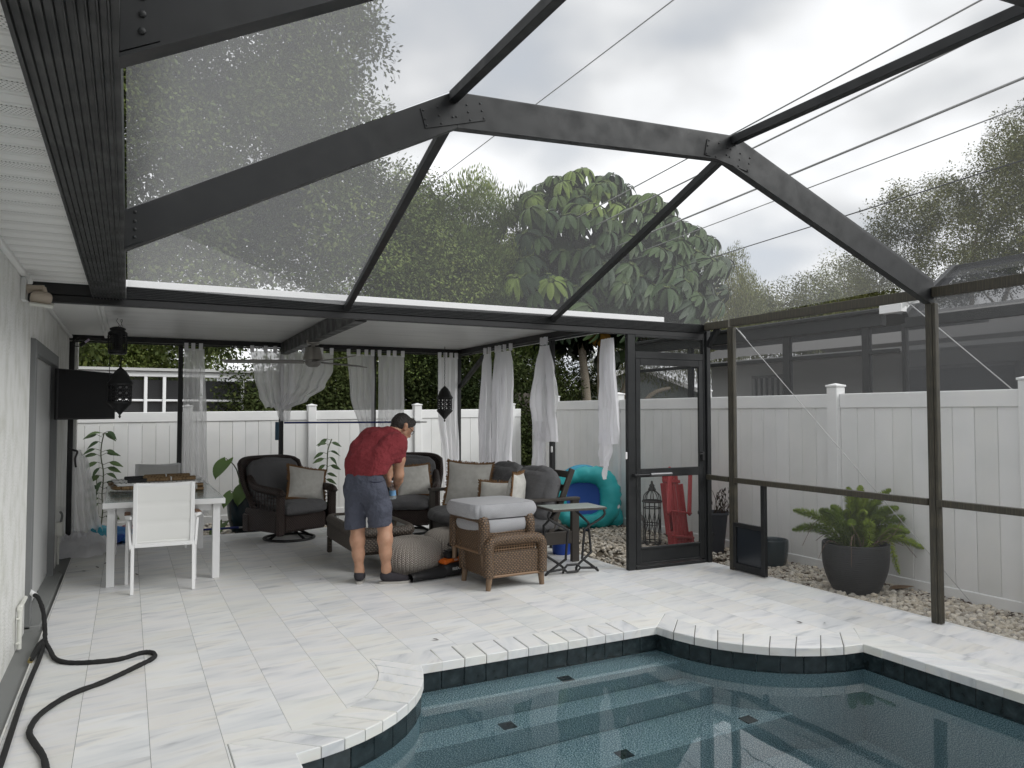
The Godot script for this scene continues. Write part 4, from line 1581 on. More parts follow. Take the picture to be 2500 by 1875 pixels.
	part("fascia", m, M.vinyl, h)
	# white framed screen room far left
	n = thing("screen_room", "neighbour's white framed screen room behind the back fence", "screen room", Vector3(0, 0.31, -15.2))
	n.scale = Vector3.ONE * 0.8
	m = MB.new()
	m.box(Vector3(0.8, 2.42, 0), Vector3(5.4, 0.12, 0.12), Basis.IDENTITY, 0.01)
	m.box(Vector3(0.8, 1.83, 0), Vector3(5.4, 0.05, 0.06), Basis.IDENTITY, 0.01)
	m.box(Vector3(0.8, 1.30, 0), Vector3(5.4, 0.08, 0.10), Basis.IDENTITY, 0.01)
	part("frame", m, M.white, n)
	for x in [-1.6, -0.5, 0.34, 0.72, 1.5, 2.4, 3.4]:
		m = MB.new()
		m.box(Vector3(x, 0.95, 0.01), Vector3(0.07, 2.9, 0.09), Basis.IDENTITY, 0.01)
		part("post", m, M.white, n)
	m = MB.new()
	m.poly([Vector3(-1.9, -0.5, -0.03), Vector3(3.5, -0.5, -0.03), Vector3(3.5, 2.4, -0.03), Vector3(-1.9, 2.4, -0.03)], Vector3.BACK)
	part("wall_screen", m, M.screen_dark, n)
	m = MB.new()
	m.box(Vector3(0.8, 0.95, -3.0), Vector3(5.4, 2.9, 0.1))
	part("house_wall", m, mat(0.34, 0.33, 0.31, 0.9), n)
	m = MB.new()
	m.box(Vector3(0.8, 2.52, -1.5), Vector3(5.6, 0.06, 3.3))
	part("roof", m, mat(0.45, 0.45, 0.44, 0.7), n)
	# small shed end between the curtains
	n = thing("garden_shed", "small weathered shed with white rail showing between the curtains", "shed", Vector3(7.45, 0, -15.2), -15)
	m = MB.new()
	m.box(Vector3(0, 1.0, -0.8), Vector3(1.3, 2.0, 1.4), Basis.IDENTITY, 0.01)
	part("wall", m, mat(0.17, 0.15, 0.13, 0.9), n)
	for k in 3:
		m = MB.new()
		m.box(Vector3(0, 2.02 + k * 0.06, -0.62 - k * 0.16), Vector3(1.5, 0.05, 0.2), Basis(Vector3.RIGHT, 0.3), 0.004)
		part("roof_plank", m, mat(0.2, 0.18, 0.16, 0.9), n)
	m = MB.new()
	m.tube([Vector3(-0.6, 1.2, 0.05), Vector3(-0.6, 2.25, 0.05), Vector3(0.5, 2.3, 0.05)], 0.02, 6)
	part("rail", m, M.white, n)

func build_lines() -> void:
	var L := [["thin single wire crossing high on the left, left of the thick cables", 4.0, 0.0, 5.0, 0.006, M.wire], ["uppermost twisted cable of the right bundle, above the roof ridge beam", 7.6, 0.095, 5.97, 0.011, M.wire], ["second cable of the right bundle, just under the uppermost one", 8.0, 0.095, 5.80, 0.014, M.wire], ["thickest grey cable in the middle of the right bundle", 8.6, 0.095, 5.39, 0.017, M.wire], ["thin cable below the thickest one", 9.2, 0.095, 5.31, 0.009, M.wire], ["lowest thin dark cable of the right bundle, crossing the oak crown", 10.0, 0.095, 4.92, 0.010, M.black]]
	for q in L:
		var pts := []
		for k in 25:
			var z := 8.0 - k * 2.4
			var sag: float = 0.12 * pow((k - 8.0) / 12.0, 2.0)
			pts.append(Vector3(q[1] - q[2] * z, q[3] + sag - 0.02, z))
		var m := MB.new()
		m.tube(pts, q[4], 6)
		solo("power_line", m, q[5], q[0], "power line", Vector3.ZERO, "overhead lines")

# ---------------------------------------------------------------- trees and plants
func leaf(m: MB, at: Vector3, dir: Vector3, up: Vector3, ln: float, wd: float, droop := 0.25, segs := 1, blunt := false) -> void:
	# a pointed leaf folded along its rib
	var z := dir.normalized()
	var x := up.cross(z)
	if x.length() < 0.05: x = Vector3.RIGHT.cross(z)
	x = x.normalized()
	var y := z.cross(x)
	var k := -1
	var prev := []
	var n := segs + 1
	for s in n + 1:
		var f := float(s) / n
		var w := wd * 0.5 * sin(PI * pow(f, 0.8)) if s > 0 and s < n else wd * 0.03
		if blunt: w = wd * 0.5 * pow(sin(PI * clampf(0.03 + 0.93 * pow(f, 1.15), 0.0, 1.0)), 0.6)
		var c := at + z * ln * f - up * ln * droop * f * f
		if blunt: c = at + z * ln * (f - 0.28 * droop * f * f * f) - up * ln * droop * f * f
		var rib := c - y * w * 0.25
		var row := [m.vert(c - x * w + y * w * 0.1, (y - x * 0.35), Vector2(0, f)), m.vert(rib, y, Vector2(0.5, f)), m.vert(c + x * w + y * w * 0.1, (y + x * 0.35), Vector2(1, f))]
		if s > 0:
			for q in 2:
				m.tri_i(prev[q], row[q], row[q + 1]); m.tri_i(prev[q], row[q + 1], prev[q + 1])
		prev = row

func clump(kind: String, n: int, sd: int) -> ArrayMesh:
	var m := MB.new()
	rng.seed = sd
	for k in n:
		var d := Vector3(rng.randfn(), rng.randfn(), rng.randfn()).normalized()
		var t := rn(0.72, 1.25)
		m.col = Color(t * rn(0.9, 1.15), t, t * rn(0.8, 1.05))
		var p := d * pow(rng.randf(), 0.45)
		if kind == "round":
			var a := (d + Vector3(rn(-0.8, 0.8), rn(-0.9, 0.5), rn(-0.8, 0.8))).normalized()
			_flat_leaf(m, p, a, (d + Vector3.UP * 0.6 + Vector3(rn(-0.5, 0.5), 0, rn(-0.5, 0.5))).normalized(), rn(0.17, 0.28), rn(0.085, 0.14))
		elif kind == "up":
			var a := (Vector3.UP * 0.9 + d * 0.8).normalized()
			_flat_leaf(m, p * Vector3(0.7, 1.3, 0.7), a, d, rn(0.22, 0.36), rn(0.06, 0.10))
		elif kind == "hang":
			p = Vector3(rn(-0.6, 0.6), rn(-1.6, 0.4), rn(-0.6, 0.6))
			p.x = snappedf(p.x, 0.24) + rn(-0.04, 0.04)
			p.z = snappedf(p.z, 0.3) + rn(-0.04, 0.04)
			_flat_leaf(m, p, Vector3(rn(-0.4, 0.4), -1.0, rn(-0.4, 0.4)).normalized(), d, rn(0.18, 0.30), rn(0.035, 0.06))
	return m.mesh()

func _flat_leaf(m: MB, p: Vector3, z: Vector3, up: Vector3, ln: float, wd: float) -> void:
	var x := up.cross(z)
	if x.length() < 0.05: x = Vector3.RIGHT.cross(z)
	x = x.normalized()
	var y := z.cross(x)
	var a := m.vert(p, y, Vector2(0, 0))
	var b := m.vert(p + z * ln * 0.45 - x * wd * 0.5, y - x * 0.3, Vector2(0, 0.5))
	var c := m.vert(p + z * ln - y * ln * 0.12, y, Vector2(1, 1))
	var d := m.vert(p + z * ln * 0.45 + x * wd * 0.5, y + x * 0.3, Vector2(1, 0.5))
	m.tri_i(a, b, c)
	m.tri_i(a, c, d)

var clumps := {}

func crown(parent: Node3D, lobes: Array, kind: String, cnt: int, size: float, c0: Color, c1: Color, sd: int, gap := 0.0) -> void:
	# lobes in the tree's own space: [centre, radius (or three)]
	if not clumps.has(kind):
		clumps[kind] = [clump(kind, 110, 901), clump(kind, 110, 902)]
	rng.seed = sd
	var vol := 0.0
	for l in lobes: vol += pow(l[1], 2.0)
	var xs := [[], []]
	var cs := [[], []]
	var nz := noise(sd, 0.32, 3)
	for l in lobes:
		var k := int(cnt * pow(l[1], 2.0) / vol)
		for j in k:
			var d := Vector3(rng.randfn(), rng.randfn(), rng.randfn()).normalized()
			var p: Vector3 = l[0] + d * l[1] * lerpf(0.45, 1.06, pow(rng.randf(), 0.6)) * (Vector3(1, l[2], 1) if l.size() > 2 else Vector3.ONE)
			var v := nz.get_noise_3dv(p)
			if v < -0.5 + gap: continue
			var s := size * rn(0.7, 1.3)
			var b := Basis.from_euler(Vector3(rn(-0.5, 0.5), rn(0, TAU), rn(-0.5, 0.5))) if kind != "hang" else Basis(Vector3.UP, rn(0, TAU))
			var q := j % 2
			xs[q].append(Transform3D(b.scaled(Vector3.ONE * s), p))
			var f := clampf(0.5 + v * 1.5 + rn(-0.2, 0.2), 0.0, 1.0)
			cs[q].append(c0.lerp(c1, f))
	for q in 2:
		mm("crown", clumps[kind][q], M.foliage, xs[q], cs[q], parent)

func limbs(parent: Node3D, base: Vector3, tips: Array, r0: float, sd: int, m: Material, fork := 0.45) -> void:
	rng.seed = sd
	var mid := Vector3.ZERO
	for t in tips: mid += t
	mid = base.lerp(mid / tips.size(), fork)
	mid.x = lerpf(base.x, mid.x, 0.5); mid.z = lerpf(base.z, mid.z, 0.5)
	var b := MB.new()
	b.tube(curve([base, base.lerp(mid, 0.5) + Vector3(rn(-0.1, 0.1), 0, 0), mid], 4), PackedFloat32Array([1.25 * r0, 1.1 * r0, 1.05 * r0, r0, r0, 0.95 * r0, 0.92 * r0, 0.9 * r0, 0.85 * r0]), 9)
	part("trunk", b, m, parent)
	b = MB.new()
	for t in tips:
		var h: Vector3 = mid.lerp(t, 0.5) + Vector3(rn(-0.3, 0.3), rn(-0.1, 0.3), rn(-0.3, 0.3)) * mid.distance_to(t) * 0.25
		var pts := curve([mid - Vector3(0, 0.1, 0), h, t], 4)
		var rr := PackedFloat32Array()
		for j in pts.size(): rr.append(lerpf(r0 * 0.6, r0 * 0.08, float(j) / (pts.size() - 1)))
		b.tube(pts, rr, 6)
		for k in 4:
			var at: Vector3 = pts[3 + k]
			var e := at + Vector3(rn(-1, 1), rn(-0.2, 0.9), rn(-1, 1)) * mid.distance_to(t) * 0.33
			b.tube([at, at.lerp(e, 0.5) + Vector3(0, rn(-0.1, 0.1), 0), e], PackedFloat32Array([rr[3 + k] * 0.6, rr[3 + k] * 0.4, rr[3 + k] * 0.1]), 5)
	part("branches", b, m, parent)

func build_trees() -> void:
	var dark0 := Color(0.034, 0.050, 0.018)
	var dark1 := Color(0.115, 0.145, 0.050)
	var mid0 := Color(0.065, 0.095, 0.028)
	var mid1 := Color(0.195, 0.245, 0.075)
	# big oak on the left, its crown over half the roof
	var t := thing("oak_tree", "huge dark spreading oak filling the upper left behind the cage roof", "tree", Vector3(0.4, 0, -17.5), 0, "trees beyond the fence")
	var L := [[Vector3(-3.4, 11, 0.5), 2.6], [Vector3(-0.4, 12, 0.5), 2.6], [Vector3(2.4, 11.9, 0.5), 2.1], [Vector3(3.3, 9.9, 0.5), 1.3], [Vector3(1.1, 9.4, 1), 2.0], [Vector3(-1.4, 8.8, 1), 2.2], [Vector3(3.2, 8.0, 0.6), 1.35], [Vector3(1.9, 6.9, 1), 1.9], [Vector3(-0.6, 6.0, 1.4), 2.1], [Vector3(-3.2, 6.2, 1), 2.2], [Vector3(3.2, 6.0, 0.8), 1.5], [Vector3(0.9, 4.4, 1.2), 1.5], [Vector3(-1.6, 4.0, 1.4), 1.4], [Vector3(-4.2, 8.6, 0.5), 2.2]]
	crown(t, L, "round", 3600, 0.46, dark0 * 0.8, dark1 * 1.25, 201, 0.17)
	limbs(t, Vector3(-3.6, -0.12, 0), [Vector3(-3, 10, 0), Vector3(0, 11, 0), Vector3(2.6, 10, 0), Vector3(2.4, 6.5, 0.5), Vector3(-2.6, 6, 0.5)], 0.34, 202, M.bark, 0.35)
	# smaller trees between the oak and the umbrella tree
	t = thing("laurel_tree", "mid green rounded tree right of the big oak", "tree", Vector3(5.3, 0, -16.6), 0, "trees beyond the fence")
	crown(t, [[Vector3(-0.3, 5.6, 0), 1.3], [Vector3(0.5, 6.2, 0), 0.95], [Vector3(-0.9, 4.2, 0.3), 1.5], [Vector3(0.7, 4.4, 0.3), 1.5], [Vector3(0.0, 3.0, 0.5), 1.5]], "round", 800, 0.36, mid0, mid1 * 0.9, 205)
	limbs(t, Vector3(0, -0.12, 0), [Vector3(-0.4, 5, 0), Vector3(0.6, 5.4, 0), Vector3(-0.8, 3.6, 0.2)], 0.11, 206, M.bark)
	t = thing("podocarpus_tree", "bright green upright bushy tree with feathery tips against the sky", "tree", Vector3(7.4, 0, -16.9), 0, "trees beyond the fence")
	crown(t, [[Vector3(0.1, 6.2, 0), 0.75, 1.6], [Vector3(-0.7, 5.6, 0), 0.8, 1.5], [Vector3(0.8, 5.9, 0), 0.7, 1.6], [Vector3(-0.2, 4.4, 0.3), 1.4], [Vector3(0.9, 4.3, 0.3), 1.2], [Vector3(-1.0, 4.0, 0.3), 1.2], [Vector3(0.0, 3.0, 0.4), 1.4]], "up", 900, 0.36, mid0 * 1.1, mid1 * 1.25, 207)
	limbs(t, Vector3(0, -0.12, 0), [Vector3(0, 5.5, 0), Vector3(-0.8, 5, 0), Vector3(0.8, 5.2, 0)], 0.10, 208, M.bark)
	# low dark growth behind the fence
	var hx := [[2.9, 2.2, "dense dark shrub behind the fence right of the white screen room"], [4.6, 2.7, "dense dark shrub behind the fence below the laurel tree"], [6.3, 2.6, "dense dark shrub behind the fence below the feathery tree"], [8.1, 2.4, "dense dark shrub behind the corner of the fences"], [10.4, 2.6, "dense dark shrub behind the trunks of the umbrella tree"]]
	for k in hx.size():
		var s := thing("shrub", hx[k][2], "shrub", Vector3(hx[k][0], 0, -15.0 - 0.9 * (k % 2) - (3.6 if k == 4 else 0.0)), 0, "shrubs behind the fence")
		var h: float = hx[k][1]
		crown(s, [[Vector3(-0.5, h * 0.78, 0), 0.85], [Vector3(0.5, h * 0.88, 0), 0.9], [Vector3(0, h * 0.4, 0.2), 1.15], [Vector3(0.7, h * 0.3, 0.3), 0.8], [Vector3(-0.7, h * 0.4, 0.3), 0.8]], "round", 420, 0.34, dark0 * 0.7, dark1 * 0.6, 220 + k)
		var st := MB.new()
		for j in 4: st.tube([Vector3(rn(-0.2, 0.2), -0.12, 0), Vector3(rn(-0.6, 0.6), h * 0.8, rn(-0.3, 0.3))], PackedFloat32Array([0.04, 0.015]), 5)
		part("stems", st, M.bark, s)
	hx = [[-1.9, 3.7, "sunlit yellow green shrub over the neighbour's screen room, left of the hanging insect lamp"], [0.6, 3.6, "yellow green shrub over the roof of the white screen room"]]
	for k in hx.size():
		var s := thing("shrub", hx[k][2], "shrub", Vector3(hx[k][0], 0, -23.5), 0, "shrubs behind the fence")
		var h: float = hx[k][1]
		crown(s, [[Vector3(-0.8, h * 0.8, 0), 1.1], [Vector3(0.7, h * 0.9, 0), 1.2], [Vector3(0, h * 0.4, 0.2), 1.5]], "round", 460, 0.40, mid0, mid1 * 1.3, 230 + k)
		var st := MB.new()
		st.tube([Vector3(0, -0.12, 0), Vector3(0, h * 0.8, 0)], PackedFloat32Array([0.08, 0.03]), 5)
		part("stems", st, M.bark, s)
	# umbrella tree: whorls of long leaflets
	t = thing("umbrella_tree", "large umbrella tree with glossy drooping leaf whorls in the middle", "tree", Vector3(10.6, 0, -16.5), 0, "trees beyond the fence")
	rng.seed = 240
	var wh := []
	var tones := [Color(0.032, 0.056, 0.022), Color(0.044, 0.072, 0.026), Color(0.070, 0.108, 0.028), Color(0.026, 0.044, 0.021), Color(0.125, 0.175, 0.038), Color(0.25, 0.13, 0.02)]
	for k in tones.size():
		var m := MB.new()
		var n := 12 + k % 3
		for j in n:
			var a := TAU * j / n + rn(-0.15, 0.15)
			var el := rn(-0.45, 0.15)
			var v := rn(0.8, 1.25)
			m.col = Color(tones[k].r * v, tones[k].g * v, tones[k].b * v)
			var d := Vector3(cos(a) * cos(el), sin(el), sin(a) * cos(el))
			var st := d * 0.07
			leaf(m, st, d, Vector3.UP, rn(0.30, 0.40), rn(0.125, 0.155), rn(0.55, 1.15), 4, true)
		for j in n:
			var a := TAU * j / n
			m.col = Color(0.10, 0.13, 0.04)
			m.tube([Vector3.ZERO, Vector3(cos(a), 0.2, sin(a)) * 0.08], 0.006, 4, false)
		wh.append(m.mesh())
	var dome := [[Vector3(-0.1, 5.3, 0), Vector3(2.7, 2.45, 2.2), 150], [Vector3(1.9, 5.2, 0.2), Vector3(1.9, 1.5, 1.7), 62], [Vector3(-1.5, 4.4, 0.3), Vector3(1.8, 1.5, 1.6), 48], [Vector3(0.4, 4.4, 0.6), Vector3(2.8, 1.2, 1.7), 36]]
	for q in dome:
		var tries := 0
		for j in q[2]:
			var d := Vector3(rng.randfn(), rng.randfn() * 0.9 + 0.25, rng.randfn() + 0.55).normalized()
			var p: Vector3 = q[0] + d * q[1] * rn(0.86, 1.03)
			var ax := (d * 0.8 + Vector3.UP * 0.8 + Vector3(rn(-0.3, 0.3), 0, rn(-0.3, 0.3))).normalized()
			var x := ax.cross(Vector3.BACK).normalized()
			var b := Basis(x, ax, x.cross(ax)) * Basis(Vector3.UP, rn(0, TAU))
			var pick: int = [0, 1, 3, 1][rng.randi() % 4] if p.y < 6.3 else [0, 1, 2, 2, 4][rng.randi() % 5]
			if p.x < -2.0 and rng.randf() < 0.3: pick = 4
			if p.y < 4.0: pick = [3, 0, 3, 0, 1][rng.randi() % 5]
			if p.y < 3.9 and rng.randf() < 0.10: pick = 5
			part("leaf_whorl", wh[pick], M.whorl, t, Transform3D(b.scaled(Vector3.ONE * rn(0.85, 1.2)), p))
	# inner leaves, too dark and deep to tell apart
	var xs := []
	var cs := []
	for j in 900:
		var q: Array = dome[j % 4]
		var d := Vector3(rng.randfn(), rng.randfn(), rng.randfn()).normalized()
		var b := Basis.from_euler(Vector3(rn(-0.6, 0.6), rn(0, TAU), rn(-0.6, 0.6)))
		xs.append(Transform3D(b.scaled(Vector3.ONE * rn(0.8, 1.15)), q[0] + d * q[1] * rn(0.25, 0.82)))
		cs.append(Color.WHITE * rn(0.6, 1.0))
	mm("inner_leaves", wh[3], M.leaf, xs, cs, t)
	for q in [[Vector3(-0.35, -0.12, 0.5), Vector3(-0.55, 3.2, 0.3), Vector3(-0.9, 5.0, 0)], [Vector3(0.05, -0.12, 0.5), Vector3(0.02, 3.0, 0.3), Vector3(0.5, 5.2, 0)], [Vector3(0.55, -0.12, 0.5), Vector3(0.75, 2.3, 0.4), Vector3(1.25, 3.4, 0.3), Vector3(1.9, 5.0, 0)], [Vector3(0.7, 1.2, 0.5), Vector3(1.4, 2.0, 0.5), Vector3(2.1, 2.2, 0.4)]]:
		var m := MB.new()
		var pts := curve(q, 4)
		var rr := PackedFloat32Array()
		var r0: float = 0.075 if q[0].x > 0.6 else (0.095 if q[0].x > 0.5 else 0.125)
		for j in pts.size(): rr.append(lerpf(r0, r0 * 0.5, float(j) / pts.size()))
		m.tube(pts, rr, 9)
		part("trunk", m, M.bark_pale, t)
	# loose weeping tree right of it
	t = thing("weeping_tree", "thin weeping tree with hanging tufts right of the umbrella tree", "tree", Vector3(16.3, 0, -18.2), 0, "trees beyond the fence")
	crown(t, [[Vector3(0.3, 5.7, 0), 0.75], [Vector3(1.0, 5.3, 0), 0.6], [Vector3(-0.6, 5.2, 0), 0.8], [Vector3(0.4, 4.6, 0), 0.9], [Vector3(-1.1, 4.2, 0), 0.9], [Vector3(0.8, 4.2, 0), 0.6], [Vector3(-0.3, 3.6, 0), 0.9]], "hang", 230, 0.42, Color(0.07, 0.085, 0.03), Color(0.24, 0.25, 0.10), 250)
	crown(t, [[Vector3(0.4, 6.3, 0), 0.55], [Vector3(-0.9, 6.3, 0), 0.5], [Vector3(1.2, 5.7, 0), 0.4]], "up", 45, 0.25, Color(0.08, 0.10, 0.03), Color(0.24, 0.26, 0.10), 251)
	limbs(t, Vector3(0, -0.12, 0), [Vector3(0.4, 6, 0), Vector3(-0.9, 5.8, 0), Vector3(1.2, 5.4, 0)], 0.09, 252, M.bark)
	t = thing("olive_shrub", "loose pale olive shrub in front of the gabled house, seen through the screen door", "shrub", Vector3(14.4, 0, -20.5), 0, "shrubs behind the fence")
	crown(t, [[Vector3(-0.8, 3.6, 0), 0.8], [Vector3(0.6, 3.9, 0), 0.9], [Vector3(-1.0, 2.5, 0), 0.5], [Vector3(1.6, 3.2, 0), 0.6], [Vector3(-0.2, 4.6, 0), 0.8]], "hang", 130, 0.42, Color(0.08, 0.095, 0.03), Color(0.26, 0.28, 0.10), 255)
	limbs(t, Vector3(-1.0, -0.12, 0), [Vector3(-0.8, 3.4, 0), Vector3(0.6, 3.9, 0), Vector3(1.5, 3.2, 0)], 0.10, 256, M.bark)
	# far oaks over the neighbour's roof
	var far := [[Vector3(24.2, 0, -24), [[Vector3(-0.8, 5.9, 0), 1.1], [Vector3(0.5, 6.3, 0), 1.0], [Vector3(-1.6, 5.0, 0), 1.2], [Vector3(0.6, 4.9, 0), 1.3], [Vector3(2.2, 5.2, 0), 1.2]], "small hazy oak low over the left end of the neighbour's roof", 330], [Vector3(28.0, 0, -23.5), [[Vector3(-1.4, 6.4, 0), 1.2], [Vector3(0.2, 7.3, 0), 1.2], [Vector3(1.6, 6.6, 0), 1.3], [Vector3(0.2, 5.2, 0), 1.6], [Vector3(-1.8, 5.0, 0), 1.4]], "loose hazy oak over the middle of the neighbour's roof", 400]]
	for k in far.size():
		t = thing("oak_tree", far[k][2], "tree", far[k][0], 0, "trees beyond the fence")
		crown(t, far[k][1], "round", far[k][3], 0.42, Color(0.07, 0.085, 0.04), Color(0.20, 0.215, 0.105), 260 + k, 0.22)
		limbs(t, Vector3(0, -0.12, 0), [far[k][1][0][0], far[k][1][1][0], far[k][1][2][0]], 0.16, 265 + k, M.bark)
	t = thing("oak_tree", "tall olive green oak with twisting limbs at the right edge", "tree", Vector3(19, 0, -11.8), 0, "trees beyond the fence")
	crown(t, [[Vector3(0, 6.9, -1.9), 0.9], [Vector3(0.2, 6.2, -2.4), 0.9], [Vector3(0, 5.6, -3.1), 0.7], [Vector3(0, 7.0, -0.9), 0.85], [Vector3(0.3, 7.3, 0.6), 1.0], [Vector3(0, 7.7, 1.7), 1.2], [Vector3(0.2, 6.2, 0.2), 1.1], [Vector3(0, 6.3, 1.7), 1.25], [Vector3(0.3, 5.3, -1.0), 0.95], [Vector3(0, 5.1, 0.8), 1.1], [Vector3(0.2, 4.6, 2.1), 1.3], [Vector3(0, 5.1, -2.6), 0.75], [Vector3(0, 4.5, -3.6), 0.7], [Vector3(0, 4.2, -1.0), 0.8]], "round", 1150, 0.27, Color(0.055, 0.068, 0.022), Color(0.215, 0.225, 0.085), 270, 0.16)
	limbs(t, Vector3(0, -0.12, 0), [Vector3(-0.2, 6.2, -2.4), Vector3(0, 7.0, 0.2), Vector3(0, 7.0, 1.6), Vector3(-0.1, 4.8, -2.8), Vector3(0, 4.8, 1.8)], 0.15, 271, M.bark_pale, 0.45)
	t = thing("dead_tree", "bare dead branch standing above the laurel crown", "tree", Vector3(7.3, 0, -22.4), 0, "trees beyond the fence")
	rng.seed = 281
	var dm := MB.new()
	dm.tube([Vector3(0, -0.12, 0), Vector3(0.05, 5, 0), Vector3(0, 8.4, 0)], PackedFloat32Array([0.2, 0.15, 0.08]), 7)
	part("trunk", dm, M.bark_pale, t)
	dm = MB.new()
	for k in 9:
		var a := Vector3(0, rn(7.4, 8.4), 0)
		var e := a + Vector3(rn(-0.7, 0.6), rn(0.2, 0.9), rn(-0.3, 0.3))
		dm.tube([a, a.lerp(e, 0.5) + Vector3(rn(-0.1, 0.1), rn(-0.1, 0.1), 0), e], PackedFloat32Array([0.04, 0.028, 0.01]), 5)
		for j in 3:
			var b := a.lerp(e, rn(0.4, 0.95))
			dm.tube([b, b + Vector3(rn(-0.35, 0.35), rn(-0.05, 0.4), 0)], PackedFloat32Array([0.016, 0.005]), 4)
	part("branches", dm, M.bark_pale, t)

func leaf_mesh(ln: float, wd: float, droop: float, c: Color) -> ArrayMesh:
	var m := MB.new()
	m.col = c
	leaf(m, Vector3.ZERO, Vector3(0, 0, 1), Vector3.UP, ln, wd, droop, 4)
	return m.mesh()

func bowl(m: MB, r_top: float, r_bot: float, h: float, belly := 0.0, th := 0.02) -> void:
	var p := [Vector2(0, 0), Vector2(r_bot, 0), Vector2(r_bot, 0)]
	for k in range(1, 11):
		var f := k / 10.0
		p.append(Vector2(lerpf(r_bot, r_top, pow(f, 0.75)) + belly * sin(PI * f), h * f))
	p.append_array([Vector2(r_top, h), Vector2(r_top - th * 0.3, h + th * 0.35), Vector2(r_top - th, h), Vector2(r_top - th * 1.2, h - 0.02), Vector2(r_top - th * 1.6, h - 0.07)])
	m.lathe(p, 32)

func soil_disc(r: float, y: float) -> MB:
	var m := MB.new()
	m.lathe([Vector2(r, y - 0.01), Vector2(r, y), Vector2(r * 0.5, y + 0.008), Vector2(0.0, y + 0.01)], 20)
	return m

